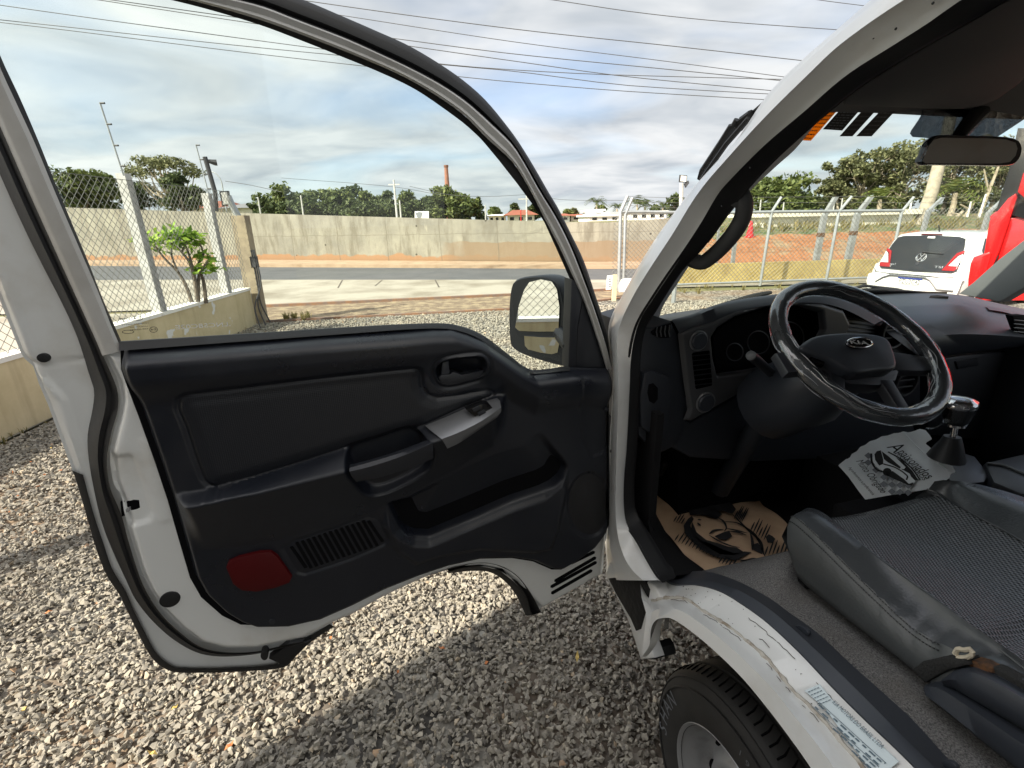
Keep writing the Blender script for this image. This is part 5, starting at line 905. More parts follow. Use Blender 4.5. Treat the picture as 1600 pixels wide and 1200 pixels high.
pblob([tuple(q) for q in ell((690, 700), 55, 50, 18)]); pblob([(860, 660), (900, 665), (920, 640), (800, 520), (880, 560), (1000, 680), (1080, 800), (1040, 810), (990, 760), (970, 720)])
pstroke([(490, 470), (500, 580), (560, 670), (640, 700)], .0022); pstroke([(640, 600), (800, 650), (940, 750), (930, 800)]); pstroke([(700, 450), (860, 540), (1000, 660), (1100, 800)])
def ptext(t, a, b, h, shear=.25):
    A, B = zb(*a) + bn * .0012, zb(*b) + bn * .0012; xd = B - A; ln = np.linalg.norm(xd); xd /= ln; yd = np.cross(bn, xd); v, f = textmb(t, np.zeros(3), np.array([1., 0, 0]), np.array([0, 1., 0]), 1.0, shear=shear); v = np.array(v); x = v[:, 0] - v[:, 0].min(); pk.add(A + np.outer(x * ln / x.max(), xd) + np.outer(v[:, 1] * h, yd), f)
ptext('paixonados', (850, 430), (1232, 772), .030); ptext('A', (735, 350), (835, 425), .046, .4); ptext('POR CARROS', (830, 480), (1165, 800), .013, .1); ptext('Muito Obrigado', (335, 555), (655, 960), .024, .35); ptext('Agradecemos a preferencia', (215, 640), (520, 985), .010, .3)
obj('lettering', pk, ink, BAG, smooth=0)
obj('bag_fold', MB().add(*tube(spl([zb(*q) for q in ((900, 210), (1080, 400), (1280, 560), (1470, 690))], 20), .0016, 5)), bagp, BAG)
# ---- headliner, visor, mirror, windshield --------------------------
hl = []
for Xt in np.linspace(.70, 2.12, 12):
    e = abs(Xt - 1.39) / .75; z0 = 1.93 - .055 * e**3; yb = .945 - .13 * e**2
    hl.append(spl([T(Xt, yb + .03, z0 - .095), T(Xt, yb, z0 - .085), T(Xt, yb - .12, z0 - .03), T(Xt, .35, z0), T(Xt, -.1, z0 + .005), T(Xt, -.6, z0)], 24))
lh = spl([p for p in r_bk[:36] + RX * .03], 24)[::-1]
obj('headliner', MB().add(*loft(hl)), visor_cloth, TR)
obj('roof_rail_trim', MB().add(*loft([r_bk[:46] + RX * .002, r_bk[:46] + RX * .012 + FX * .03, r_bk[:46] + RX * .03 + FX * .06 + UP * .01])), visor_cloth, TR)
vis = [(1318, 166), (1323, 152), (1345, 138), (1430, 85), (1520, 32), (1580, -5), (1660, -10), (1650, 60), (1596, 130), (1560, 156), (1530, 168), (1505, 172), (1400, 170)]
VP_ = uX(1420, 120, 1.0); vn = np.array(UP * -1 + FX * -.35); vn /= np.linalg.norm(vn); VP_ = T(.98, .62, 1.835)
obj('sun_visor', MB().add(*prism([plane_hit(x, y, VP_, vn) for x, y in vis], depth=-vn * .018, bevel=.006)), _blackp('visor_vinyl', (0.085, 0.086, 0.088), .7, gs=900, st=.2), TR)
yb_ = .80
wsA = np.array(T(1.39, 1.46, 1.275)); wsB = np.array(T(1.39, .955, 1.842)); wd = wsB - wsA; WSN = np.cross(RX, wd); WSN /= np.linalg.norm(WSN); WSN = -WSN if WSN @ FX > 0 else WSN
wsp = lambda px, off=0: [plane_hit(x, y, wsA + WSN * off, WSN) for x, y in px]
wb = [T(.84, 1.46, 1.275), T(2.02, 1.46, 1.275), T(1.98, .955, 1.842), T(.84, .955, 1.842)]
ws = obj('windscreen', MB().add(*prism(wb, depth=WSN * -.005)), glassm, TR, smooth=0)
obj('shade_band', MB().add(*prism(wsp([(1441, 172), (1439, 181), (1435, 188), (1424, 204), (1422, 209), (1426, 214), (1452, 216), (1500, 217), (1560, 213), (1580, 200), (1601, 186), (1650, 166)], .003), depth=-WSN * .0008)), tintband, ws, smooth=0)
for px, m_ in (([(1307, 164), (1316, 164), (1267, 220), (1246, 219)], orange_st), ([(1316, 168), (1347, 168), (1316, 204), (1286, 202)], black_st), ([(1351, 169), (1372, 169), (1332, 213), (1312, 213)], black_st), ([(1379, 170), (1401, 171), (1362, 213), (1338, 213)], black_st)):
    s_ = obj('windscreen_sticker', MB().add(*prism(wsp(px, .003), depth=-WSN * .0006)), m_, ws, smooth=0)
    pt = MB(); a, b, c, d_ = [np.array(q, float) for q in px]
    nl = 9 if m_ is orange_st else (8 if px[0][0] < 1330 else 6)
    for i in range(nl):
        t = (i + .8) / (nl + .6); A_, B_ = a * (1 - t) + d_ * t, b * (1 - t) + c * t; x = .12
        while x < .85:
            l = RNG.uniform(.06, .22); p0, p1 = A_ * (1 - x) + B_ * x, A_ * (1 - min(x + l, .9)) + B_ * min(x + l, .9); e = (d_ - a) / nl * .28
            pt.add(*prism(wsp([tuple(p0), tuple(p1), tuple(p1 + e), tuple(p0 + e)], .0036), depth=-WSN * .0002)); x += l + .06
    obj('sticker_print', pt, black_st if m_ is orange_st else (grey_plastic if px[0][0] > 1330 else ink_grey), s_, smooth=0)
obj('windscreen_frit', MB().add(*loft([spl([plane_hit(x, y, wsA + WSN * .002, WSN) for x, y in q], 24) for q in ([(995, 503), (1010, 497), (1060, 488), (1140, 476), (1230, 462), (1340, 454), (1420, 455), (1480, 456)], [(995, 520), (1010, 506), (1060, 495), (1140, 484), (1230, 470), (1340, 461), (1420, 460), (1480, 462)])])), gloss_black, ws)
MRA = math.radians(-15.4 + 180 + 26); rn = np.array([math.sin(MRA), math.cos(MRA), -.06]); rn /= np.linalg.norm(rn); RP = T(1.235, .835, 1.752)
rp = lambda px, off=0: [plane_hit(x, y, RP + rn * off, rn) for x, y in px]
rm_o = [(1434, 253), (1440, 240), (1446, 225), (1455, 215), (1468, 211), (1520, 212), (1570, 214), (1590, 219), (1596, 230), (1594, 244), (1586, 255), (1572, 259), (1520, 259), (1450, 258), (1438, 258)]
f0 = np.array(rp(smooth_outline(rm_o, 60))); cr = f0.mean(0); rm = obj('rear_view_mirror', MB().add(*loft([cr + (f0 - cr) * .96 + rn * .006, f0, f0 - rn * .012, cr + (f0 - cr) * .7 - rn * .035], closed=True, cap=True)), gloss_black, TR)
obj('mirror_glass', MB().add(*prism(rp([(1441, 252), (1446, 240), (1452, 227), (1459, 218.5), (1470, 215.5), (1540, 216), (1572, 218), (1587, 223), (1590, 232), (1587, 243), (1578, 253), (1560, 255.5), (1500, 255.5), (1446, 255)], .0075), depth=-rn * .003)), darkmirror, rm, smooth=0)
obj('mirror_stem', MB().add(*tube([cr - rn * .03, cr - rn * .05 + UP * .03, plane_hit(1528, 176, wsA, WSN)], [.012, .014, .022], 12)), gloss_black, rm)
# grab handle on the driver's pillar
GXx = .70
obj('grab_handle', MB().add(*tube(spl([uX(1148, 322, .655), uX(1158, 306, .66), uX(1163, 320, .665), uX(1160, 340, .672), uX(1148, 362, .672), uX(1126, 388, .672), uX(1108, 404, .668), uX(1098, 410, .66), uX(1086, 408, .65), uX(1075, 402, .64)], 40), .0155, 12)), _blackp('grab_handle_rubber', (0.07, 0.072, 0.074), .6, gs=500, st=.3), TR)
# far windscreen pillar and parcel of the passenger side
obj('passenger_pillar_trim', MB().add(*prism([uX(x, y, 2.08) for x, y in [(1497, 459), (1520, 441), (1560, 405), (1600, 374), (1680, 310), (1720, 310), (1700, 400), (1600, 450), (1562, 472), (1530, 466)]], depth=RX * .05, bevel=.006)), pillar_trim, TR)
obj('passenger_door_card', MB().add(*box(T(2.11, .55, .90), (.05, 1.6, .60), [RX, FX, UP])), blk_plastic, TR)
obj('passenger_seat', MB().add(*box(T(1.72, .30, .95), (.72, .55, .14), [RX, FX, UP], .04)).add(*box(T(1.72, -.10, 1.25), (.72, .14, .6), [RX, FX, UP], .05)), leather, TR)
# ---- wipers on the windscreen ----------------------------------------
obj('wiper', MB().add(*tube([uX(1093, 280, .70), uX(1099, 268, .70), uX(1130, 223, .70), uX(1145, 198, .70), uX(1151, 196, .70), uX(1155, 200, .70), uX(1162, 188, .70), uX(1175, 178, .70)], [.006, .010, .011, .010, .006, .009, .011, .010], 8, flat=.8)).add(*tube([uX(1147, 196, .69), uX(1152, 187, .69)], .006, 8)).add(*tube([uX(1096, 281, .685), uX(1135, 225, .685), uX(1170, 185, .685)], .005, 6)), rubber, TR)
obj('wiper', MB().add(*tube(spl([plane_hit(x, y, wsA - WSN * .03, WSN) for x, y in [(1120, 478), (1160, 468), (1190, 460), (1205, 457)]], 12), [.005, .006, .007, .008, .009, .010, .011, .011, .010, .009, .008, .006], 7)), rubber, TR)
obj('wiper', MB().add(*tube(spl([plane_hit(x, y, wsA - WSN * .03, WSN) for x, y in [(1325, 458), (1370, 453), (1420, 457), (1450, 459)]], 12), .009, 7)).add(*tube([plane_hit(x, y, wsA - WSN * .04, WSN) for x, y in [(1330, 452), (1350, 446), (1372, 449), (1400, 452), (1416, 456)]], .006, 6)), rubber, TR)
obj('windscreen_cowl', MB().add(*loft([spl([T(X, 1.48, 1.262) for X in (.66, 1.39, 2.12)], 8), spl([T(X, 1.58, 1.20) for X in (.72, 1.39, 2.08)], 8), spl([T(X, 1.60, .55) for X in (.75, 1.39, 2.05)], 8)])), rubber, TR)
# ---- front wheel ---------------------------------------------------
WX, WY, WZ, WR = .652, .59, .300, .300
axo = T(WX + .09, WY, WZ)
tyre_p = [(.195, -.085), (.205, -.092), (.24, -.097), (.275, -.096), (.300, -.090), (.318, -.080), (.329, -.068), (.335, -.045), (.335, -.028), (.327, -.026), (.327, -.020), (.336, -.018), (.336, .018), (.327, .020), (.327, .026), (.335, .028), (.335, .045), (.329, .068), (.30, .09), (.24, .097), (.195, .085)]
tyre_p = [(r * .9, h) for r, h in tyre_p]
whl = obj('front_wheel', MB().add(*lathe(tyre_p, axo, RX, 110, cap=False)), tyre_rub, TR, smooth=35)
blocks = MB()
for k in range(84):
    a = 2 * math.pi * k / 84; dv = math.cos(a) * FX + math.sin(a) * UP; tv_ = -math.sin(a) * FX + math.cos(a) * UP
    for sx in (-1, 1):
        p0 = axo + dv * .3005 + RX * sx * .030; p1 = axo + dv * .2965 + RX * sx * .068 + tv_ * .010; blocks.add(*tube([p0, (p0 + p1) / 2 + dv * .003 + tv_ * .004, p1], .0022, 4))
obj('tread_sipes', blocks, void_black, whl, smooth=0)
obj('sidewall_rib', MB().add(*tube([axo - RX * .0955 + .2635 * (math.cos(a) * FX + math.sin(a) * UP) for a in np.linspace(0, 6.283, 120, endpoint=False)], .0028, 6, closed=True)).add(*tube([axo - RX * .082 + .2845 * (math.cos(a) * FX + math.sin(a) * UP) for a in np.linspace(0, 6.283, 120, endpoint=False)], .0022, 6, closed=True)), tyre_rub, whl)
ltr = MB()
def sideletter(ch, ang, R=.240, s=.054, str_=1.0):
    dv = math.cos(ang) * FX + math.sin(ang) * UP; tv_ = math.sin(ang) * FX - math.cos(ang) * UP
    v, f = textmb(ch, np.zeros(3), np.array([1., 0, 0]), np.array([0, 1., 0]), 1.0, align='CENTER'); v = np.array(v); ltr.add(axo - RX * .0985 + dv * R - tv_ * 0 + np.outer(-v[:, 0] * s * str_, tv_) * -1 * -1 + np.outer(v[:, 1] * s * .95, dv), f)
pN = uX(1047, 1083, WX - .005); aN = math.atan2(pN[2] - WZ, (pN @ FX) - WY)
word = 'SHAN'
for i, ch in enumerate(word): sideletter(ch, aN + (len(word) - 1 - i) * -.20 if False else aN - (len(word) - 1 - i) * .19)
for i, ch in enumerate('195R15C-106/104'): sideletter(ch, aN + 1.2 + i * .09, .236, .024)
obj('tyre_lettering', ltr, letter_rub, whl, smooth=0)
obj('rim', MB().add(*lathe([(r * .9, h) for r, h in [(.205, -.080), (.209, -.088), (.204, -.094), (.197, -.088), (.190, -.066), (.180, -.058), (.172, -.040), (.162, -.022), (.150, -.018), (.128, -.030), (.110, -.052), (.095, -.056), (.080, -.050), (.072, -.058), (.040, -.062), (0, -.062)]], axo, RX, 64, cap=False)), steelgrey, whl, smooth=50)
for k in range(8):
    a = 2 * math.pi * k / 8 + .5; dv = math.cos(a) * FX + math.sin(a) * UP; tv_ = -math.sin(a) * FX + math.cos(a) * UP; o = axo + dv * .125 - RX * .027; n_ = RX * -1 + dv * -.75; n_ /= np.linalg.norm(n_); bb = np.cross(n_, tv_)
    obj('rim_slot', MB().add(*prism([o + tv_ * math.cos(t) * .017 + bb * math.sin(t) * .009 + n_ * .0015 for t in np.linspace(0, 6.283, 18, endpoint=False)], depth=-n_ * .004)), void_black, whl, smooth=0)
for k in range(6):
    a = 2 * math.pi * k / 6; dv = math.cos(a) * FX + math.sin(a) * UP; obj('wheel_nut', MB().add(*lathe([(.011, -.052), (.011, -.070), (.007, -.074), (0, -.074)], axo + dv * .074, RX, 6, cap=False)), steelgrey, whl, smooth=20)
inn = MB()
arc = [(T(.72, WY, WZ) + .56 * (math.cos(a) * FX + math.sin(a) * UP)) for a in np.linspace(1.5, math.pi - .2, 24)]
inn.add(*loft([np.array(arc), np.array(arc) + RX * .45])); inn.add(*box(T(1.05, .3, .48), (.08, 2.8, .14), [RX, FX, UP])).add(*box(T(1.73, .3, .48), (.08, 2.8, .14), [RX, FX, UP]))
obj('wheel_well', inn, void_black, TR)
far_w = whl.copy(); COL.objects.link(far_w); far_w.parent = TR; far_w.location = (RX * 1.36)[:]
# pedals in the dark of the footwell
for k, (X, w) in enumerate(((.84, .055), (.98, .06), (1.10, .045))):
    pd = obj('pedal', MB().add(*box(T(X, 1.20, .86), (w, .018, .075 if k < 2 else .13), [RX, FX * .85 + UP * .5, UP * .85 - FX * .5], .005)), rubber, TR); obj('pedal_arm', MB().add(*tube([T(X, 1.215, .87), T(X + .01, 1.26, 1.02), T(X + .01, 1.24, 1.12)], .008, 7)), MATS['dark_recess'], pd)
# ------------------------------------------------------------------ walls, fences and posts
def hrefl(p): return p
def pxz(x, y, base):                                              # height above ground of a pixel over a ground point
    r = ray(x, y); D = math.hypot(base[0], base[1]); return CAMH + r[2] / math.hypot(r[0], r[1]) * D
# low ochre wall on the left
LW0, LW1 = np.array([-3.62, -9.0, 0]), np.array([-4.42, 8.35, 0]); LWd = (LW1 - LW0); LWL = np.linalg.norm(LWd); LWd /= LWL; LWn = np.array([LWd[1], -LWd[0], 0])
lw = obj('low_wall', MB().add(*box((LW0 + LW1) / 2 + UP * .30 - LWn * .09, (LWL, .18, .60), [LWd, -LWn, UP])), ochre, None, smooth=0, label='low peeling ochre wall with a white cap under the chain-link fence on the left', cat='wall', origin=(LW0 + LW1) / 2)
obj('wall_cap', MB().add(*box((LW0 + LW1) / 2 + UP * .615 - LWn * .09, (LWL, .20, .03), [LWd, -LWn, UP], .006)), whitecap, lw, smooth=30)
def chain(A, B, z0a, z1a, z0b, z1b, pitch, r, wav=0.0):
    """chain-link mesh between two posts lines: two families of diagonal wires"""
    mb = MB(); A = np.array(A, float); B = np.array(B, float); L_ = np.linalg.norm(B - A); d = (B - A) / L_; nrm = np.cross(d, UP)
    zlo = lambda s: z0a + (z0b - z0a) * s / L_; zhi = lambda s: z1a + (z1b - z1a) * s / L_
    H_ = max(z1a - z0a, z1b - z0b); n = int((L_ + H_) / pitch) + 1
    for sg in (1, -1):
        for k in range(n + 1):
            s0 = -H_ + k * pitch if sg > 0 else k * pitch
            pts = []
            for t in (0, .5, 1):
                pass
            # s(t) = s0 + sg*h ; clip on the panel
            h0, h1 = 0.0, H_
            if sg > 0: h0 = max(h0, -s0); h1 = min(h1, L_ - s0)
            else: h0 = max(h0, s0 - L_); h1 = min(h1, s0)
            if h1 - h0 < 1e-3: continue
            a, b = (A + d * (s0 + sg * h) + UP * (zlo(s0 + sg * h) + h * (zhi(s0 + sg * h) - zlo(s0 + sg * h)) / H_) + nrm * (.5 * r * sg) for h in (h0, h1))
            mb.add(*tube([a, b], r, 3, cap=False))
    return mb
fence = thing('chain_link_fence', 'tall chain-link fence with white concrete posts standing on the low ochre wall at the left', 'fence', LW1 + UP * .63)
fo = -LWn * .02
obj('wire_mesh', chain(LW0 + LWd * 4 + fo, LW1 + fo, .64, 2.15, .64, 2.15, .092, .0032), wire_m, fence, smooth=0)
obj('top_wire', MB().add(*tube([LW0 + LWd * 4 + fo + UP * 2.15, LW1 + fo + UP * 2.15], .003, 4)), wire_m, fence, smooth=0)
def onwall(x, y):                                                  # where a pixel's sight line meets the fence plane
    r = ray(x, y); t = ((LW0 - CC) @ LWn) / (r @ LWn); return CC + r * t
for (x0, y0, x1, y1) in ((262, 488, 197, 270), (364, 460, 332, 302)):
    b = onwall(x0, y0) + LWn * -.09; t = onwall(x1, y1) + LWn * -.09; t = np.array([b[0] + (t[0] - b[0]) * .3, b[1] + (t[1] - b[1]) * .3, t[2]])
    o = obj('fence_post', MB().add(*prism([b + LWd * i * .06 + LWn * j * .055 - UP * .05 for i, j in ((-1, -1), (1, -1), (1, 1), (-1, 1))], back=[t + LWd * i * .055 + LWn * j * .05 for i, j in ((-1, -1), (1, -1), (1, 1), (-1, 1))])), conc_post, fence, smooth=0)
for k in range(1, 4):
    b = onwall(262, 488) - LWd * 2.6 * k - LWn * .09; obj('fence_post', MB().add(*box(b + UP * .75, (.12, .11, 1.6), [LWd, LWn, UP])), conc_post, fence, smooth=0)
# electric-fence rods on the posts
for (x0, y0, x1, y1), lb in (((192, 270, 156, 160), 'thin steel rod with four insulators for electric wire on the nearer white concrete post'), ((326, 302, 306, 226), 'thin steel rod with insulators for electric wire on the farther white concrete post')):
    b = onwall(x0, y0); q = onwall(x1, y1); root = thing('electric_fence_rod', lb, 'fence rod', b, 'electric fence rods above the left fence')
    top = np.array([b[0] + (q[0] - b[0]) * .25, b[1] + (q[1] - b[1]) * .25, q[2]]); top = CC + ray(x1, y1) * (np.linalg.norm((b - CC)[:2]) / np.linalg.norm(ray(x1, y1)[:2]))
    obj('rod', MB().add(*tube([b - UP * .03, top], .009, 6)), cable_m if False else galv, root)
    for t in (.99, .70, .40, .10): p = b + (top - b) * t; obj('insulator', MB().add(*tube([p, p + np.array([.055, -.01, -.003])], .010, 6)), cable_m, root)
# gate pier and galvanised gate post at the end of the wall
gp0 = uZ(385, 514); pier = obj('gate_pier', MB().add(*box(np.array([-4.44, 8.52, pxz(368, 336, gp0) / 2]), (.20, .22, pxz(368, 336, gp0)), [LWd, LWn, UP])), pier_m, None, smooth=0, label='narrow dull brown gate pier at the end of the low wall, with hanging black cables', cat='pier', origin=(-4.44, 8.52, 0))
for k, dx in enumerate((0, .06, .10)):
    p = np.array([-4.31 + dx * .5, 8.42 - dx, 0]); obj('cable', MB().add(*tube(spl([p + UP * 1.25 + LWd * dx, p + UP * .7 + LWn * .03 * k, p + UP * .35 - LWd * .12 * k, p + UP * .02 - LWd * .2 * k + LWn * .1], 16), .011, 6)), cable_m, pier)
obj('cable_box', MB().add(*box(np.array([-4.30, 8.44, 1.05]), (.10, .08, .16), [LWd, LWn, UP], .01)), cable_m, pier)
gpst = thing('gate_post', 'bent galvanised steel gate post beside the brown gate pier', 'gate post', uZ(404, 505))
def poly_at(pts, base):
    D = np.linalg.norm((base - CC)[:2]); out = []
    for x, y in pts: r = ray(x, y); out.append(CC + r * (D / np.linalg.norm(r[:2])))
    return out
gb_ = uZ(404, 505); obj('post', MB().add(*tube(poly_at([(404, 505), (395, 460), (381, 380), (372, 338), (362, 320), (356, 306)], gb_), .055, 8)), galv, gpst)
lamp = thing('floodlight', 'small dark floodlight with a pale face beside the leaning black pole at the gate', 'floodlight', poly_at([(350, 315)], gb_)[0])
obj('lamp_face', MB().add(*prism(poly_at([(345, 301), (353, 300), (357, 318), (349, 320)], gb_ * .99), depth=np.array([0, .03, 0]))), whitecap, lamp, smooth=0); obj('lamp_housing', MB().add(*prism(poly_at([(342, 299), (355, 298), (359, 320), (347, 322)], gb_), depth=np.array([0, .06, 0]), bevel=.005)), cable_m, lamp)
sp = thing('camera_pole', 'leaning black pole with a small security camera above the gate pier', 'pole', poly_at([(336, 302)], gb_)[0]); obj('pole', MB().add(*tube(poly_at([(338, 330), (336, 300), (320, 245)], gb_), .035, 8)), cable_m, sp); obj('camera', MB().add(*tube(poly_at([(322, 251), (336, 254), (339, 254)], gb_), [.02, .045, .045], 8)), cable_m, sp)
# concrete wall across the road
cw_b = [(-48, 33.5, 0)] + [tuple(uZ(x, y)) for x, y in ((60, 410.5), (120, 409.5), (400, 409), (640, 411), (880, 413.2), (960, 413.3))] + [(6.2, 17.7, 0)]
cw_t = [(60, 320), (120, 324), (400, 333), (640, 340), (880, 347), (960, 348)]
cw_h = [3.4] + [pxz(*t, np.array(b)) for t, b in zip(cw_t, cw_b[1:7])] + [1.62]
B_ = np.array(cw_b); Tt = B_.copy(); Tt[:, 2] = cw_h; bk = np.array([.05, .32, 0])
cw = obj('concrete_wall', MB().add(*loft([spl(q, 60, True) for q in (B_ - UP * .02, Tt, Tt + bk, B_ + bk)])), conc_wall, None, smooth=0, label='long stained bare concrete retaining wall across the road', cat='wall', origin=tuple(B_[3]))
# land behind the wall and to the right: bank of red earth under a green verge
bank = []
for yy, zz in ((0, -.02), (1.2, .30), (2.4, .80), (2.9, .95), (5.2, 1.12), (10, 1.30), (22, 1.45)):
    bank.append(spl([(5.6, 15.2 + yy, zz), (9, 14.6 + yy * 1.0, zz), (14, 14.8 + yy, zz), (22, 16 + yy, zz), (40, 19 + yy, zz)], 60))
bj = [r + np.c_[np.zeros(60), RNG.normal(size=60) * .06, RNG.normal(size=60) * (.05 if 0 < i < 6 else 0)] for i, r in enumerate(bank)]
obj('earth_bank', MB().add(*loft([spl(c, 14) for c in np.array(bj[:4]).transpose(1, 0, 2)])), redsoil, None, smooth=60, kind='structure')
obj('verge', MB().add(*loft([r for r in bj[3:]])), grassm, None, smooth=60, kind='structure')
obj('upper_land', MB().add(*loft([spl([(-70, 36, 1.2), (-12, 25.5, 1.35), (3, 19.5, 1.3), (6, 25, 1.4), (14, 36.7, 1.45), (40, 41, 1.45)], 40, True), spl([(-160, 200, 1.3), (-40, 200, 1.4), (20, 200, 1.4), (60, 200, 1.45), (120, 200, 1.45), (260, 160, 1.45)], 40, True)])), farland, None, smooth=0, kind='structure')
# yellow low wall along the right edge of the yard
YW = [uZ(1010, 452), uZ(1130, 452), uZ(1300, 449), uZ(1420, 446), np.array([16.0, 13.5, 0])]; YW = [np.array([p[0], p[1], 0]) for p in YW]
YW = [np.array([3.6, 12.3, 0]), np.array([16.5, 13.4, 0])]
yd_ = (YW[1] - YW[0]); yl = np.linalg.norm(yd_); yd_ /= yl; yn = np.array([yd_[1], -yd_[0], 0])
yw = obj('yellow_wall', MB().add(*box((YW[0] + YW[1]) / 2 + UP * .24, (yl, .16, .50), [yd_, yn, UP])), yellowp, None, smooth=0, label='low yellow wall behind the galvanised fence on the right', cat='wall', origin=(YW[0] + YW[1]) / 2)
RF0, RF1 = np.array([2.38, 11.5, 0]), np.array([15.5, 12.6, 0]); rd = RF1 - RF0; rl_ = np.linalg.norm(rd); rd /= rl_; rnn = np.array([rd[1], -rd[0], 0])
def onplane(x, y, P0, n): r = ray(x, y); return CC + r * (((P0 - CC) @ n) / (r @ n))
RF = lambda x, y: onplane(x, y, RF0, rnn)
gate = thing('yard_gate', 'galvanised pipe gate with chain-link mesh and angled top, right of the white door pillar', 'gate', RF0)
posts_px = [((966, 470), (968, 331), (979, 306)), ((1186, 456), (1207, 331), (1222, 308)), ((1290, 442), (1311, 331), (1331, 307)), ((1385, 445), (1408, 331), (1427, 308))]
fen2 = thing('pipe_fence', 'galvanised pipe and chain-link fence with bent tops along the yellow wall', 'fence', RF(1186, 456) * np.array([1, 1, 0]))
def pole3(pts, r, seg=8): return tube(pts, r, seg)
for i, pp in enumerate(posts_px):
    P = [RF(*q) for q in pp]; P[0][2] = 0; P[1] = np.array([P[0][0] * .35 + P[1][0] * .65, P[0][1] * .35 + P[1][1] * .65, P[1][2]]); P[2] = P[1] + (P[2] - RF(*pp[1]))
    par = gate if i == 0 else fen2
    obj('post', MB().add(*pole3(P, .042 if i == 0 else .034)), galv, par)
obj('second_post', MB().add(*pole3([RF(974, 455) * np.array([1, 1, 0]), RF(977, 335), RF(988, 309)], .038)), galv, gate)
tz = RF(1200, 331)[2]
obj('top_rail', MB().add(*pole3([RF(968, 331), RF(1010, 331), RF(1105, 333)], .034)), galv, gate); obj('top_rail', MB().add(*pole3([RF(1105, 333), RF(1210, 331), RF(1311, 330), RF(1410, 329)], .034)), galv, fen2)
for y0, y1, r in ((446, 432, .026), (461, 450, .048)): obj('lower_rail', MB().add(*pole3([RF(1020, y0), RF(1400, y1)], r)), galv, fen2)
obj('bollard', MB().add(*pole3([uZ(1052, 474), uZ(1052, 474) + UP * .42], .045)), galv, None, label='short galvanised post standing in the gravel in front of the gate rail', cat='bollard', origin=uZ(1052, 474))
obj('wire_mesh', chain(RF0 * np.array([1, 1, 0]), RF0 + rd * 3.4, .15, tz, .15, tz, .105, .0048), wire_m, gate, smooth=0)
obj('wire_mesh', chain(RF0 + rd * 3.4, RF1, .10, tz, .10, tz, .105, .0048), wire_m, fen2, smooth=0)
for k in range(3): obj('barbed_wire', MB().add(*tube(spl([RF(978 + k, 307 + k * 7), RF(1060, 309 + k * 8), RF(1222 - 4 * k, 308 + k * 8)], 20), .004, 4)), wire_m, fen2, smooth=0)
for k in range(2): obj('barbed_wire', MB().add(*tube([RF(1222 - 6 * k, 308 + k * 9), RF(1331 - 6 * k, 307 + k * 9), RF(1427 - 6 * k, 308 + k * 9), RF(1560, 308 + 9 * k)], .004, 4)), wire_m, fen2, smooth=0)
# heavy concrete posts behind the pipe fence
BF0 = YW[0] + np.array([0, .35, 0]); BFp = lambda x, y: onplane(x, y, BF0, yn)
for k, ((x0, y0), (x1, y1), (x2, y2), w, lb) in enumerate([((1268, 446), (1288, 338), (1306, 308), .115, 'grey concrete fence post with a rusty band, left of the thin pipe post'), ((1316, 448), (1340, 335), (1362, 307), .12, 'grey concrete fence post with a rusty band, right of the thin pipe post'), ((1440, 360), (1452, 330), (1475, 308), .085, 'pale bent concrete fence post behind the white hatchback roof, in front of the wooden pole'), ((1535, 358), (1546, 332), (1572, 308), .085, 'pale bent concrete fence post between the white hatchback and the red lorry'), ((1144, 420), (1152, 335), (1168, 308), .075, 'short concrete fence post seen through the grab handle'), ((1117, 440), (1122, 350), (1132, 330), .05, 'thin concrete post by the grab handle in front of the yellow wall')]):
    b, m1, t = BFp(x0, y0), BFp(x1, y1), BFp(x2, y2); b = np.array([b[0], b[1], 0]); m1 = np.array([b[0] * .3 + m1[0] * .7, b[1] * .3 + m1[1] * .7, m1[2]]); t = m1 + (t - BFp(x1, y1))
    sec = lambda p, k_=1: [p + yd_ * i * w * k_ + yn * j * w * k_ for i, j in ((-.5, -.5), (.5, -.5), (.5, .5), (-.5, .5))]
    mb = MB().add(*prism(sec(b, 1.1), back=sec(m1))).add(*prism(sec(m1 - UP * .002, .97), back=sec(t, .85)))
    pst = obj('concrete_fence_post', mb, galv if k > 1 and k < 4 else post_grey, None, smooth=0, label=lb, cat='fence post', group='concrete fence posts on the right', origin=b)
    if k < 2: bm_ = b * .32 + m1 * .68; obj('rusty_band', MB().add(*prism(sec(bm_, 1.18), back=[p + UP * .10 for p in sec(bm_, 1.16)])), rust, pst, smooth=0)
# gate motor and meter box beside the gate post
mo_ = thing('gate_motor', 'white gate motor housing standing against the gate post', 'gate motor', uZ(978, 470))
q0 = uZ(978, 466); obj('housing', MB().add(*prism(poly_at([(967, 457), (967, 447), (971, 439), (978, 437), (988, 437), (996, 441), (990, 457)], q0), depth=np.array([.05, .28, 0]), bevel=.02)), white_car, mo_, smooth=40)
bxm = thing('sign_plate', 'upright white plate with faint lettering on a yellow post by the gate', 'sign', uZ(956, 470))
obj('plate', MB().add(*prism(poly_at([(949, 431), (957, 430), (955, 452), (947, 453)], q0), depth=np.array([0, .03, 0]))), white_st, bxm, smooth=0); obj('post', MB().add(*box(uZ(959, 470) + UP * .26, (.08, .08, .54))), creamp, bxm, smooth=0)
for k in range(4): obj('print_line', MB().add(*prism(poly_at([(950.5, 435 + k * 4), (954.5, 434.6 + k * 4), (954.3, 436 + k * 4), (950.3, 436.4 + k * 4)], q0 * .9985), depth=np.array([0, .004, 0]))), ink_grey, bxm, smooth=0)
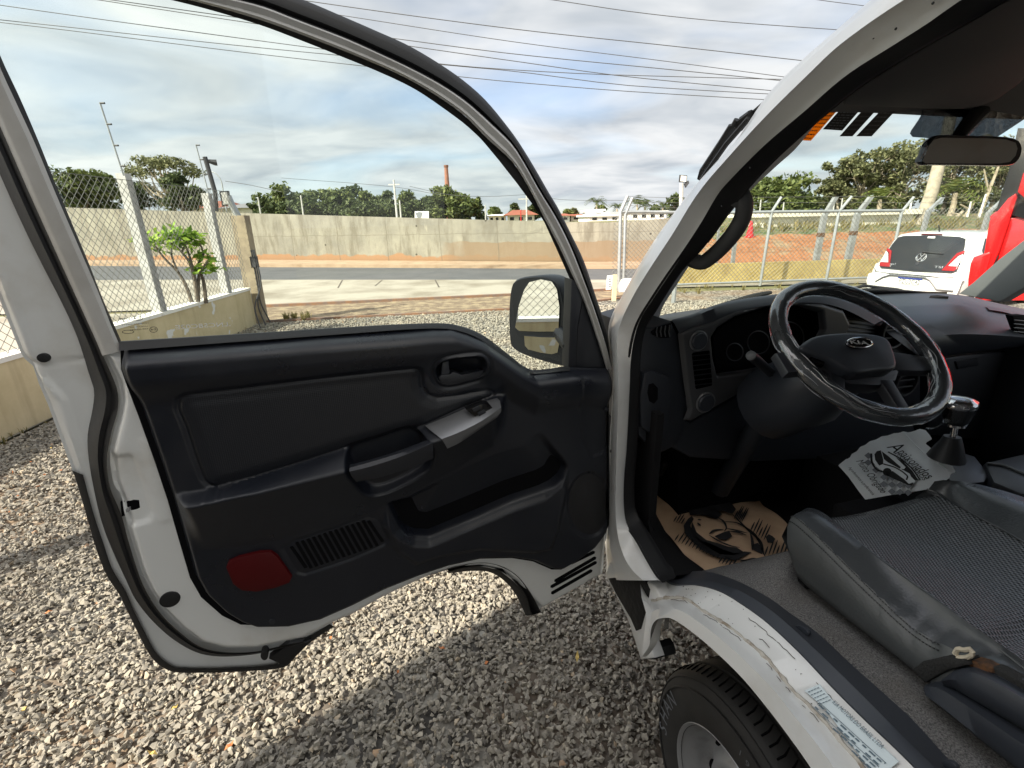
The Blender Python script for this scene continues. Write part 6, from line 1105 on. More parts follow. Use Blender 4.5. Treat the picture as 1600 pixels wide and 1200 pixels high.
# floodlights on a pole
fl_b = np.array([4.1, 13.6, 0]); flp = thing('floodlight_pole', 'short pole with two square floodlights left of the white door pillar', 'light pole', fl_b)
obj('pole', MB().add(*tube(poly_at([(1062, 420), (1065, 286)], fl_b), .055, 8)), conc_post, flp); 
obj('floodlight', MB().add(*prism(poly_at([(1063, 273), (1074, 274), (1073, 285), (1062, 284)], fl_b), depth=np.array([0, .08, 0]), bevel=.01)), cable_m, flp); obj('lamp_face', MB().add(*prism(poly_at([(1064.5, 274.5), (1072.5, 275.3), (1072, 284), (1063.5, 283)], fl_b * .998), depth=np.array([0, .02, 0]))), plaster_w, flp, smooth=0)
obj('floodlight', MB().add(*prism(poly_at([(1070, 287), (1076, 282), (1077, 286), (1072, 293)], fl_b), depth=np.array([0, .08, 0]))), cable_m, flp)
obj('traffic_cone', MB().add(*lathe([(.22, 0), (.22, .03), (.13, .04), (.035, .62), (0, .62)], onplane(1172, 372, np.array([0, 17.6, 0]), np.array([0, 1., 0])), UP, 18)).add(*[]) if False else MB().add(*lathe([(.20, 0), (.20, .04), (.13, .05), (.035, .55), (0, .55)], onplane(1171, 371, np.array([0, 17.6, 0]), np.array([0, 1., 0])), UP, 18)), redpaint, None, label='red traffic cone on the bank beyond the fence', cat='traffic cone')
# ------------------------------------------------------------------ white hatchback
CA = math.radians(66); CF = np.array([math.sin(CA), math.cos(CA), 0]); CR_ = np.array([math.cos(CA), -math.sin(CA), 0]); _r = ray(1426, 440); CO = np.array([_r[0], _r[1], 0]) / math.hypot(_r[0], _r[1]) * 10.9
car = thing('white_hatchback', 'small white hatchback seen from behind through the windscreen', 'car', CO)
cs = .88
Cp = lambda x, y, z: CO + CR_ * x * cs + CF * y * cs + UP * z * .87
stn = []                                                           # lengthwise stations: y, half widths low/belt/roof, z bottom, belt, roof
def sect(y, wl, wb, wr, z0, zs, zb, zr):
    half = [(wl * .9, z0), (wl, z0 + .12), (wl * 1.0, zs), (wb * 1.0, zb - .06), (wb * .97, zb + .04), (wr * 1.0, zr - .10), (wr * .90, zr - .025), (wr * .6, zr), (0, zr + .008)]
    return [Cp(x, y, z) for x, z in half] + [Cp(-x, y, z) for x, z in half[-2::-1]]
S_ = [(-.03, .70, .72, .66, .30, .55, .70, .72), (.0, .76, .77, .70, .27, .55, .76, .80), (.08, .80, .80, .70, .25, .6, .80, .98), (.17, .82, .81, .67, .24, .6, .82, 1.20), (.26, .82, .82, .64, .24, .6, .83, 1.40), (.32, .82, .82, .63, .24, .6, .84, 1.445), (.6, .82, .82, .63, .24, .6, .85, 1.475), (1.3, .82, .82, .63, .24, .6, .86, 1.49), (2.0, .82, .81, .61, .24, .6, .88, 1.44), (2.35, .82, .80, .62, .24, .6, .90, 1.22), (2.75, .81, .78, .66, .24, .6, .88, .96), (3.3, .78, .72, .58, .26, .55, .78, .82), (3.52, .66, .62, .5, .30, .5, .62, .66)]
obj('body', MB().add(*loft([sect(*s) for s in S_], cap=True)), white_car, car, smooth=32)
tg = lambda x, z: Cp(x, .005 + (z - .78) * .43 - .012, z)            # tailgate plane
TGn = np.cross(CR_, tg(0, 1.3) - tg(0, .8)); TGn /= np.linalg.norm(TGn); TGn = -TGn if TGn @ CF > 0 else TGn
gl_ = [(-.655, .80), (-.60, .765), (.0, .745), (.60, .765), (.655, .80), (.655, .92), (.60, 1.22), (.555, 1.365), (.45, 1.395), (0, 1.41), (-.45, 1.395), (-.555, 1.365), (-.60, 1.22), (-.655, .92)]
obj('tailgate_glass', MB().add(*prism([tg(x, z) + TGn * .03 for x, z in gl_], depth=-TGn * .05, bevel=.01)), darkglass, car)
for s in (-1, 1):
    obj('tail_light', MB().add(*prism([tg(s * x, z) + TGn * .042 for x, z in ((.44, .79), (.63, .79), (.66, .84), (.655, .87), (.47, .87))], depth=-TGn * .03, bevel=.006)).add(*prism([tg(s * x, z) + TGn * .042 for x, z in ((.47, .87), (.505, .87), (.58, 1.06), (.645, 1.10), (.64, 1.15), (.545, 1.10))], depth=-TGn * .03, bevel=.006)), pm('tail_lamp_red', (0.26, .008, .01), .2), car)
    obj('reverse_light', MB().add(*prism([tg(s * x, z) + TGn * .040 for x, z in ((.51, .875), (.65, .875), (.645, 1.09), (.59, 1.05))], depth=-TGn * .03, bevel=.006)), white_car, car)
    obj('bumper_reflector', MB().add(*prism([Cp(s * x, -.075, z) for x, z in ((.47, .455), (.70, .475), (.70, .50), (.45, .485))], depth=CF * .05)), redpaint, car)
    obj('side_glass', MB().add(*prism([Cp(s * (.80 - (z - .88) * .33), y, z) for y, z in ((.62, .92), (1.9, .94), (1.75, 1.36), (.72, 1.36), (.56, 1.15))], depth=CR_ * -s * .03)), darkglass, car)
    for y in (.62, 2.85):
        w = obj('wheel', MB().add(*lathe([(.16, .0), (.28, 0), (.30, .03), (.30, .17), (.28, .2), (0, .2)], Cp(s * .84, y, .31), CR_ * -s, 28)), tyre_rub, car); obj('wheel_rim', MB().add(*lathe([(.19, .01), (.17, -.005), (.06, .02), (0, .015)], Cp(s * .84, y, .31), CR_ * -s, 24, cap=False)), steelgrey, w)
obj('bumper', MB().add(*L(lambda x, z, y: Cp(x, y, z), ([(-.80, .66), (-.5, .69), (0, .70), (.5, .69), (.80, .66)], .02), ([(-.80, .64), (-.5, .67), (0, .68), (.5, .67), (.80, .64)], -.06), ([(-.80, .5), (-.5, .5), (0, .5), (.5, .5), (.80, .5)], -.085), ([(-.76, .32), (-.5, .32), (0, .32), (.5, .32), (.76, .32)], -.05), n=24)), white_car, car, smooth=40)
obj('plate_recess', MB().add(*tube([Cp(x, -.09, z) for x, z in ((-.62, .50), (-.50, .60), (-.38, .655), (.22, .655), (.32, .62), (.46, .46), (.72, .46))], .012, 6)), MATS['grey_plastic'], car)
pl_ = lambda x, z, o=0: Cp(x, -.095 - o, z)
plate = obj('number_plate', MB().add(*prism([pl_(-.22, .505), pl_(.20, .505), pl_(.20, .635), pl_(-.22, .635)], depth=CF * .02)), white_st, car, smooth=0)
obj('plate_band', MB().add(*prism([pl_(-.22, .603, .004), pl_(.20, .603, .004), pl_(.20, .635, .004), pl_(-.22, .635, .004)], depth=CF * .006)), pm('plate_blue', (.02, .04, .22), .5), plate, smooth=0)
v, f = textmb('PZU3C42', np.zeros(3), np.array([1., 0, 0]), np.array([0, 1., 0]), 1.0); v = np.array(v); obj('plate_lettering', MB().add(pl_(-.19, .552, .003) + np.outer(v[:, 0] / v[:, 0].max() * .36 * cs, CR_) + np.outer(v[:, 1] * .105, UP), f), ink, plate, smooth=0)
bc = tg(.02, 1.0) + TGn * .036; tu = np.cross(TGn, CR_); tu = tu if tu[2] > 0 else -tu
eb = obj('badge', MB().add(*tube([bc + .072 * (math.cos(a) * CR_ + math.sin(a) * tu) for a in np.linspace(0, 6.283, 32, endpoint=False)], .008, 6, closed=True)), chrome, car)
bl = MB()
for P in (((-.030, .060), (0, .008), (.030, .060)), ((-.060, .03), (-.028, -.058), (0, -.004), (.028, -.058), (.060, .03))):
    for a, b in zip(P[:-1], P[1:]): bl.add(*tube([bc + CR_ * a[0] + tu * a[1], bc + CR_ * b[0] + tu * b[1]], .0065, 5))
obj('badge_letters', bl, chrome, eb)
obj('badge_socket', MB().add(*lathe([(.028, 0), (.026, .008), (0, .01)], tg(0, .885) + TGn * .03, TGn, 16)), blk_plastic, car)
for t, x, z, w in (('up!', -.50, .85, .12), ('TSI', .30, .845, .12)): 
    v, f = textmb(t, np.zeros(3), np.array([1., 0, 0]), np.array([0, 1., 0]), 1.0); v = np.array(v); obj('model_lettering', MB().add(tg(x, z) + TGn * .034 + np.outer(v[:, 0] / v[:, 0].max() * w, CR_) + np.outer(v[:, 1] * .05, tu), f), chrome, car, smooth=0)
obj('tailgate_seam', MB().add(*tube([Cp(x, -.075, z) for x, z in ((-.70, .76), (-.66, .70), (-.4, .685), (0, .69), (.4, .685), (.66, .70), (.70, .76))], .006, 5)), MATS['dark_recess'], car)
obj('rear_wiper', MB().add(*tube([tg(.0, 1.10) + TGn * .045, tg(.20, 1.085) + TGn * .045, tg(.35, 1.075) + TGn * .045], [.014, .010, .006], 6)), rubber, car)
obj('brake_light', MB().add(*tube([Cp(-.16, .24, 1.435), Cp(.18, .24, 1.435)], .014, 6)), MATS['red_reflector'], car); obj('roof_aerial', MB().add(*tube([Cp(.0, .5, 1.48), Cp(.0, .42, 1.60)], .010, 5)), rubber, car); obj('glass_sticker', MB().add(*prism([tg(x, z) + TGn * .034 for x, z in ((-.03, 1.355), (.09, 1.355), (.09, 1.385), (-.03, 1.385))], depth=-TGn * .004)), white_st, car, smooth=0)
# ------------------------------------------------------------------ red lorry at the right edge
RLb = np.array([5.65, 4.55, 0]); lor = thing('red_lorry', 'bright red lorry cab with black fairings beyond the white hatchback, at the right edge', 'lorry', RLb)
rdir = np.array([RLb[0], RLb[1], 0]); rdir /= np.linalg.norm(rdir); rside = np.array([rdir[1], -rdir[0], 0])
rq_ = lambda px, o=0.0: [onplane(x, y, RLb + rdir * o, rdir) for x, y in px]
def rl(name, px, o, dep, m, bev=.02): return obj(name, MB().add(*prism(rq_(px, o), depth=rdir * dep, bevel=bev)), m, lor)
rl('door_panel', [(1546, 338), (1556, 330), (1572, 342), (1600, 335), (1680, 330), (1680, 470), (1520, 470), (1535, 440), (1542, 400), (1548, 370)], 0, .9, redpaint)
rl('corner_panel', [(1512, 438), (1516, 412), (1521, 402), (1546, 393), (1549, 396), (1540, 430), (1534, 460), (1512, 462)], -.12, .3, redpaint)
rl('side_fairing', [(1546, 345), (1575, 310), (1587, 302), (1589, 308), (1575, 350), (1560, 395), (1549, 420), (1541, 440), (1530, 440)], -.08, .12, redpaint, .01)
rl('window_surround', [(1553, 338), (1575, 268), (1590, 200), (1620, 200), (1640, 330), (1590, 340), (1575, 342)], .02, .2, rubber)
rl('door_window', [(1580, 336), (1590, 305), (1603, 270), (1680, 260), (1680, 338), (1600, 342)], -.03, .04, darkglass, .005)
rl('mirror_panel', [(1589, 300), (1598, 270), (1640, 260), (1640, 300), (1600, 310)], -.10, .1, redpaint)
rl('step_gap', [(1541, 410), (1552, 398), (1560, 400), (1550, 420), (1538, 442)], -.05, .1, rubber, .004)
obj('cab_box', MB().add(*box(RLb + rdir * 1.3 + rside * 1.15 + UP * 1.35, (2.2, 1.6, 2.2), [rside, rdir, UP], .06)), redpaint, lor); 
for sx in (.35, 1.9): obj('wheel', MB().add(*lathe([(.2, 0), (.46, 0), (.5, .04), (.5, .26), (.46, .3), (0, .3)], RLb + rdir * .8 + rside * sx + UP * .5, rdir * -1, 26)), tyre_rub, lor)
# ------------------------------------------------------------------ vegetation
def leafquads(pts, size, mb_v, mb_f, up=.0, aspect=.55):
    n = len(pts); nr = RNG.normal(size=(n, 3)); nr[:, 2] = np.abs(nr[:, 2]) + up; nr /= np.linalg.norm(nr, axis=1)[:, None]; a = np.cross(nr, RNG.normal(size=(n, 3))); a /= np.linalg.norm(a, axis=1)[:, None]; b = np.cross(nr, a)
    s = size * RNG.uniform(.6, 1.4, n)[:, None]; q = np.stack([pts - a * s, pts - b * s * aspect, pts + a * s, pts + b * s * aspect], 1); o = sum(len(x) for x in mb_v); mb_v.append(q.reshape(-1, 3)); mb_f.append(np.arange(n * 4).reshape(n, 4) + o)
def leafobj(name, V, F, m, parent, origin):
    V = np.concatenate(V) - origin; F = np.concatenate(F); me = bpy.data.meshes.new(name); me.vertices.add(len(V)); me.vertices.foreach_set('co', V.astype(np.float32).ravel()); me.loops.add(F.size); me.loops.foreach_set('vertex_index', F.astype(np.int32).ravel()); me.polygons.add(len(F)); me.polygons.foreach_set('loop_start', np.arange(0, F.size, 4, dtype=np.int32)); me.polygons.foreach_set('loop_total', np.full(len(F), 4, np.int32)); me.update(calc_edges=True); me.polygons.foreach_set('use_smooth', np.zeros(len(F), bool)); me.materials.append(m)
    o = bpy.data.objects.new(name, me); COL.objects.link(o); o.parent = parent; return o
def at(x, Y, z):                                                   # ground position under picture column x at depth Y
    r = ray(x, 345); return np.array([r[0] / r[1] * Y, Y, z])
def tree(label, x, Y, ytop, ybot, wpx, m, kind='bushy', nleaf=2200, ls=.20, group='trees beyond the wall', z0=1.35, trunk=barkm, name='tree'):
    base = at(x, Y, z0); mpp = Y / (FPX * .95); top = pxz(x, ytop, base); R_ = wpx / 2 * mpp; low = pxz(x, ybot, base); root = thing(name, label, 'tree', base, group); Hh = top - z0
    V, F = [], []; limbs = MB(); blobs = []
    nb = {'bushy': 16, 'umbrella': 20, 'euca': 46, 'cone': 14, 'round': 18}[kind]
    for k in range(nb):
        a = RNG.uniform(0, 6.28); 
        if kind == 'umbrella': rr = R_ * math.sqrt(RNG.uniform(.02, .85)); z = low + (top - low) * (.62 + .30 * (1 - (rr / R_)**2)) * RNG.uniform(.85, 1.0); br = R_ * .26
        elif kind == 'cone': t = k / nb; rr = R_ * (1 - t) * .6 * RNG.uniform(.2, 1); z = low + (top - low) * (t * .92 + .04); br = R_ * (.55 * (1 - t) + .14)
        elif kind == 'euca': rr = R_ * RNG.uniform(.05, .95); z = low + (top - low) * RNG.uniform(.05, .93); br = R_ * RNG.uniform(.14, .27)
        else: 
            u = RNG.uniform(-.9, .95); rr = R_ * .72 * math.sqrt(max(0, 1 - u * u * .9)) * RNG.uniform(.4, 1); z = (low + top) / 2 + u * (top - low) * .38; br = R_ * RNG.uniform(.26, .42)
        c = base * np.array([1, 1, 0]) + np.array([math.cos(a) * rr, math.sin(a) * rr * .8, z]); c[2] = min(c[2], top - br * .55); blobs.append((c, br))
    st = base + UP * Hh * (.28 if kind != 'euca' else .45)
    limbs.add(*tube(spl([base - UP * .3, base + UP * Hh * .15 + np.array([RNG.normal() * .1, 0, 0]), st, base + UP * Hh * .75 + np.array([RNG.normal() * .2, 0, 0])], 8), np.linspace((.034 if kind != 'euca' else .02) * Hh + .05, .010 * Hh, 8), 7))
    for c, br in blobs: limbs.add(*tube(spl([base + UP * (Hh * RNG.uniform(.2, .55)), (st + c) / 2 + RNG.normal(size=3) * .1 * R_, c], 6), np.linspace((.016 if kind != 'euca' else .007) * Hh, .003 * Hh, 6), 5))
    obj('trunk', limbs, trunk, root)
    for c, br in blobs:
        n = int(nleaf / nb); d = RNG.normal(size=(n, 3)); d /= np.linalg.norm(d, axis=1)[:, None]; rad = br * RNG.uniform(.35, 1.12, n)**.6; sub = RNG.normal(size=(6, 3)); sub /= np.linalg.norm(sub, axis=1)[:, None]; k = (d @ sub.T).max(1); rad *= .65 + .5 * k**3
        leafquads(c + d * rad[:, None] * np.array([1, 1, .72 if kind != 'umbrella' else .42]), ls, V, F, up=.25)
    leafobj('crown', V, F, m, root, base); return root
tree('broad green tree at the far left behind the chain-link fence', 120, 46, 266, 335, 110, leaf_g, nleaf=3200, ls=.22)
tree('bushy green tree just left of the nearer concrete fence post', 172, 48, 270, 335, 80, leaf_g, nleaf=2400, ls=.22)
tree('dark low tree right of the nearer concrete fence post', 225, 52, 285, 335, 70, leaf_d, nleaf=2000)
tree('wide umbrella-crowned tree with bare silvery branches behind the fence', 276, 44, 236, 330, 112, leaf_e, 'umbrella', nleaf=2600, ls=.13, trunk=palebark)
tree('dense dark tree under the umbrella-crowned tree', 290, 40, 268, 335, 72, leaf_d, nleaf=2600, ls=.18)
TR_ROW = [(436, 287, 74, 'g', 'large rounded tree at the left end of the row above the concrete wall'), (470, 300, 50, 'd', 'dark tree behind the short pole above the wall'), (500, 291, 56, 'g', 'leafy tree with pale top right of the short pole'), (535, 297, 50, 'g', 'mid-green tree in the middle of the row'), (555, 291, 44, 'd', 'tallest pointed tree in the middle of the row'), (583, 297, 46, 'g', 'rounded tree left of the two poles'), (606, 298, 40, 'd', 'dark tree directly behind the two poles'), (640, 300, 46, 'g', 'pale green tree right of the two poles'), (672, 306, 40, 'd', 'low dark tree left of the brick chimney')]
for x, yt, w, k, lb in TR_ROW: tree(lb, x, 50 + (x * 7) % 9, yt, 338, w, leaf_g if k == 'g' else leaf_d, nleaf=1900, ls=.20)
for k, x in enumerate((415, 452, 486, 517, 545, 570, 594, 617, 652, 684, 735)): tree('low dark shrub filling the foot of the tree row above the concrete wall', x, 46 + (k * 3) % 5, 309 + (k * 5) % 9, 345, 44 + (k * 11) % 14, leaf_d, nleaf=1500, ls=.19, name='shrub', group='low shrubs behind the concrete wall')
tree('big bushy tree at the foot of the brick chimney', 700, 48, 290, 345, 66, leaf_g, nleaf=2600, ls=.19)
tree('spreading bush-like tree right of the chimney', 722, 46, 301, 345, 60, leaf_g, nleaf=2200, ls=.18)
tree('dark conical conifer right of the chimney trees', 749, 47, 306, 345, 26, leaf_d, 'cone', nleaf=1500, ls=.15)
for x, yt, w, lb, m_ in ((774, 322, 22, 'small round tree left of the red tiled roof', leaf_g), (805, 315, 18, 'small tree rising over the red tiled roof', leaf_d), (836, 318, 26, 'dark tree beside the door frame right of the red roof', leaf_d), (888, 325, 18, 'round tree seen just right of the door frame', leaf_g), (897, 325, 16, 'brownish tree right of the door frame', leaf_e), (936, 319, 22, 'round tree behind the white houses', leaf_g), (1024, 320, 26, 'round tree behind the gate rail', leaf_g), (1052, 300, 40, 'leafy tree behind the floodlight pole', leaf_d)): tree(lb, x, 70, yt, 345, w, m_, 'round', nleaf=700, ls=.28, z0=1.4)
tree('big dense fig tree beyond the fence right of the grab handle', 1216, 36, 273, 345, 125, leaf_g, 'round', nleaf=5200, ls=.17, group='trees beyond the right fence')
EU = [(1300, 252, 60, 34, 'thin greyish eucalyptus left of the tall eucalyptus trees'), (1340, 232, 95, 33, 'tall eucalyptus with gaps in its crown left of the wooden pole'), (1398, 218, 110, 32, 'tall eucalyptus behind the rear-view mirror, left of the wooden pole'), (1470, 215, 110, 34, 'tall eucalyptus behind the wooden pole'), (1545, 222, 120, 31, 'tall eucalyptus right of the wooden pole'), (1612, 210, 120, 30, 'tall eucalyptus at the right edge above the red lorry')]
for x, yt, w, Y, lb in EU: tree(lb, x, Y, yt, 325, w, leaf_e, 'euca', nleaf=7000, ls=.105, group='trees beyond the right fence', trunk=palebark)
for x, w, yt, lb in ((1260, 60, 300, 'dark shrub under the fig tree'), (1320, 70, 296, 'dark shrub below the tall eucalyptus'), (1380, 80, 298, 'dark shrub behind the bent fence tops'), (1500, 70, 300, 'dark shrub left of the palm'), (1570, 80, 300, 'dark shrub right of the palm')): tree(lb, x, 38, yt, 350, w, leaf_d, 'bushy', nleaf=1500, ls=.17, group='shrubs beyond the right fence', name='shrub')
def palm(label, x, Y, ytop, ybase, R_, m=leaf_p, n=22):
    base = at(x, Y, 1.35); top = base.copy(); top[2] = pxz(x, ytop, base); root = thing('palm_tree', label, 'palm tree', base, 'palm trees'); obj('trunk', MB().add(*tube(spl([base - UP * .2, base * .5 + top * .5 + np.array([.06, 0, 0]), top], 6), np.linspace(.16, .10, 6) * min(1, R_ / 1.3), 7)), palebark, root); cr_ = MB()
    for k in range(n):
        a = k * 2.4 + RNG.uniform(0, .4); el = RNG.uniform(-.15, 1.1); d = np.array([math.cos(a) * math.cos(el), math.sin(a) * math.cos(el), math.sin(el)]); L_ = R_ * RNG.uniform(.8, 1.1); P = spl([top, top + d * L_ * .5 + UP * .06 * L_, top + d * L_ - UP * .35 * L_], 9); sd_ = np.cross(d, UP); sd_ /= np.linalg.norm(sd_) + 1e-9
        for i in range(1, 9):
            for s in (-1, 1): p = P[i]; l = L_ * .26 * (1 - .5 * abs(i / 8 - .45)); q = p + sd_ * s * l + (P[i] - P[i - 1]) * 1.2 - UP * l * .35; w_ = (P[i] - P[i - 1]) * .28; cr_.add([p - w_, q, p + w_], [(0, 1, 2)])
    obj('fronds', cr_, m, root, smooth=0)
palm('palm with a pale trunk between the fence posts behind the white hatchback', 1482, 27, 302, 355, 1.5); palm('palm below the tall eucalyptus by the bent fence tops', 1368, 30, 312, 355, 1.4)
for x, y, R_, lb in ((931, 317, .9, 'small palm above the white houses'), (963, 326, .8, 'small palm left of the gate post'), (994, 320, 1.2, 'palm behind the top of the gate'), (1006, 323, 1.0, 'palm right of its taller twin behind the gate'), (1034, 325, 1.0, 'palm behind the barbed wire of the gate')): palm(lb, x, 62, y, 345, R_ * 1.6, leaf_d)
for x, y0, y1, lb in ((1506, 352, 316, 'bare pale trunk right of the palm'), (1528, 350, 262, 'forked bare pale trunk behind the fence, left of the red lorry'), (1492, 352, 330, 'slanting pale trunk beside the palm')):
    base = at(x, 26, 1.3); r_ = thing('bare_tree', lb, 'tree', base, 'bare trunks beyond the fence'); t = base.copy(); t[2] = pxz(x, y1, base); obj('trunk', MB().add(*tube(spl([base, base * .5 + t * .5 + np.array([.15, 0, 0]), t + np.array([.3, 0, 0])], 8), np.linspace(.10, .05, 8), 6)).add(*tube([base * .5 + t * .5 + np.array([.15, 0, 0]), t + np.array([-.4, 0, -.1])], [.06, .03], 6)), palebark, r_)
# pruned shrub in front of the fence
def pruned():
    b0 = onwall(300, 478); b0 = np.array([b0[0] - .45, b0[1], 0.0]); root = thing('pruned_shrub', 'pruned shrub with bare forked stems and fresh green tufts behind the chain-link fence', 'shrub', b0); D = np.linalg.norm((b0 - CC)[:2]); P = lambda x, y, dd=0: CC + ray(x, y) * ((D + dd) / np.linalg.norm(ray(x, y)[:2])); st = MB(); V, F = [], []
    stems = [[(302, 480), (292, 450), (278, 425), (258, 405), (243, 385)], [(310, 478), (304, 440), (296, 410), (282, 392), (262, 376)], [(310, 478), (306, 445), (300, 415), (290, 385), (276, 372)], [(322, 474), (318, 440), (310, 412), (318, 398), (312, 380)], [(310, 478), (310, 445), (312, 425), (322, 412), (326, 405)], [(300, 410), (285, 395), (292, 378)], [(278, 425), (268, 398), (270, 380)]]
    for k, s in enumerate(stems): st.add(*tube(spl([P(*q, .06 * math.sin(k * 2 + i)) for i, q in enumerate(s)], 12), np.linspace(.028 if len(s) > 3 else .014, .010, 12), 6))
    for (x, y, r, n) in ((243, 378, .16, 60), (262, 373, .17, 70), (277, 371, .17, 70), (292, 374, .15, 60), (306, 373, .12, 40), (220, 376, .12, 30), (212, 373, .08, 14), (312, 396, .08, 20), (322, 410, .16, 50), (330, 418, .10, 24), (305, 420, .07, 14)):
        c = P(x, y); leafquads(c + RNG.normal(size=(n, 3)) * r * np.array([.55, .55, .38]), .055, V, F, up=.3, aspect=.42)
    obj('stem', st, barkm, root); leafobj('leaf_tuft', V, F, leaf_y, root, b0)
pruned()
# ------------------------------------------------------------------ poles, chimney, houses, wires
def pole(label, x0, y0, x1, y1, Y, r, m=conc_post, name='utility_pole', arm=None, z0=1.3):
    b = at(x0, Y, z0); root = thing(name, label, 'pole', b, 'poles beyond the wall'); t = b.copy(); t[2] = pxz(x1, y1, b); t[0] = b[0] + .3 * (ray(x1, y1)[0] / ray(x1, y1)[1] * Y - b[0]); mb = MB().add(*tube([b - UP * .3, t], [r, r * .7], 7)); obj('shaft', mb, m, root)
    if arm: obj('crossarm', MB().add(*box(t - UP * .35, (arm, .09, .09))), m, root)
    return root, t
pole('thin white pole left of the tree row', 409, 333, 404, 308, 40, .07); pole('short grey pole among the trees above the wall', 475, 335, 472, 305, 40, .07); pole('tallest pole above the wall, with a dark cap', 621, 338, 615, 281, 42, .10, arm=.9); pole('shorter white pole beside the tallest pole', 627, 338, 625, 313, 42, .08); pole('slim pole right of the conifer', 759, 343, 758, 320, 42, .06); pole('pole with a crossarm left of the door frame', 823, 345, 823, 304, 44, .08, arm=1.4)
pole('thin red pole under the tiled roof', 814, 345, 814, 328, 44, .05, redpaint)
for x, y in ((1186, 312), (1222, 316), (1300, 312), (1312, 310)): pole('thin white pole behind the fig tree and fence', x, 345, x, y, 30, .05)
pole('far power pole with a crossarm behind the fence tops', 1384, 345, 1386, 308, 45, .10, plaster_w, arm=1.5); pole('white slanted pole above the verge', 1418, 352, 1424, 314, 26, .05, plaster_w); pole('white slanted pole left of the red lorry', 1528, 352, 1544, 303, 24, .05, plaster_w); pole('white slanted pole between the bare trunks', 1510, 352, 1516, 315, 25, .05, plaster_w)
lp, lt_ = pole('street lamp with a curved arm behind the gate floodlight', 356, 320, 351, 283, 34, .05, galv, 'street_lamp'); obj('lamp_arm', MB().add(*tube(spl([lt_ - UP * .5, lt_, lt_ + np.array([-.25, 0, .45]), lt_ + np.array([-.6, 0, .6])], 10), .03, 6)), galv, lp)
b_ = at(1447, 21, .9); wp_ = thing('wooden_pole', 'thick leaning wooden utility pole behind the rear-view mirror', 'pole', b_); obj('shaft', MB().add(*tube([onplane(1430, 372, b_, np.array([0, 1., 0])), onplane(1456, 300, b_, np.array([0, 1., 0])), onplane(1478, 215, b_, np.array([0, 1., 0])), onplane(1500, 120, b_, np.array([0, 1., 0]))], [.24, .22, .20, .18], 14)), wood_post, wp_)
cb_ = at(702, 75, 1.3); obj('chimney', MB().add(*lathe([(.50, 0), (.36, pxz(701, 300, cb_) - 1.3), (.26, pxz(698, 262, cb_) - 1.3), (.33, pxz(698, 261, cb_) - 1.3), (.33, pxz(698, 258, cb_) - 1.3), (.22, pxz(698, 258, cb_) - 1.3)], cb_, UP, 18)), brickm, None, label='tall slim brick chimney rising behind the trees', cat='chimney', origin=cb_)
def house(label, x0, x1, Y, ytop, yeave, m, roofm, name='house', z0=1.35, dep=8, flat=False, win=0):
    a, b = at(x0, Y, z0), at(x1, Y, z0); w = abs(b[0] - a[0]); c = (a + b) / 2; root = thing(name, label, 'house', c, 'houses beyond the wall'); ze = pxz((x0 + x1) / 2, yeave, c); zt = pxz((x0 + x1) / 2, ytop, c); obj('wall', MB().add(*box([c[0], c[1] + dep / 2, (z0 + ze) / 2], (w, dep, ze - z0))), m, root, smooth=0)
    if flat: obj('roof', MB().add(*box([c[0], c[1] + dep / 2, ze + .1], (w + .4, dep + .4, .2))), roofm, root, smooth=0)
    else:
        h = w / 2 + .5; mb = MB(); v = [(c[0] - h, c[1] - .5, ze), (c[0] + h, c[1] - .5, ze), (c[0] + h, c[1] + dep + .5, ze), (c[0] - h, c[1] + dep + .5, ze), (c[0] - h * .45, c[1] + dep / 2, zt), (c[0] + h * .45, c[1] + dep / 2, zt)]; mb.add(v, [(0, 1, 5, 4), (1, 2, 5), (2, 3, 4, 5), (3, 0, 4), (3, 2, 1, 0)]); obj('roof', mb, roofm, root, smooth=0)
    for k in range(win): x = c[0] - w / 2 + w * (k + .5) / win; obj('window', MB().add(*box([x, c[1] - .02, z0 + (ze - z0) * .55], (w / win * .45, .06, (ze - z0) * .4))), darkglass, root, smooth=0)
house('house with a red tiled hip roof left of the door frame', 793, 835, 62, 327, 336, plaster, roof_tile, win=3); house('cream house with a low roof beside the small trees', 764, 790, 66, 334, 337, plaster, plaster_w, win=3)
house('grey-roofed house behind the left fence post', 352, 402, 58, 315, 325, plaster, pm('slate_roof', (.16, .16, .17), .8), win=2); house('house with a dark tiled roof behind the left fence', 300, 345, 60, 312, 325, plaster, roof_tile, win=2)
house('white box house above the wall left of the gate', 928, 942, 52, 327, 330, plaster_w, plaster_w, flat=True, win=1); house('low white building beside the white box house', 921, 968, 50, 335, 338, plaster_w, plaster_w, flat=True, win=3); house('long pale building behind the gate', 942, 975, 56, 331, 334, plaster, metal_roof, flat=True, win=2); house('small white house right of the door frame', 877, 890, 58, 333, 337, plaster_w, roof_tile, win=1); house('reddish house right of the door frame', 892, 925, 64, 334, 337, plaster, roof_tile, win=2); house('white house behind the gate rail', 985, 1040, 60, 326, 332, plaster_w, plaster_w, flat=True, win=4)
house('shed with a pale metal roof beyond the fence', 1228, 1310, 34, 322, 332, plaster, metal_roof, win=0, dep=6); house('long pale wall of a low building under the eucalyptus trees', 1195, 1425, 21, 335, 337, plaster, plaster, flat=True, dep=3, z0=1.05, name='low_building')
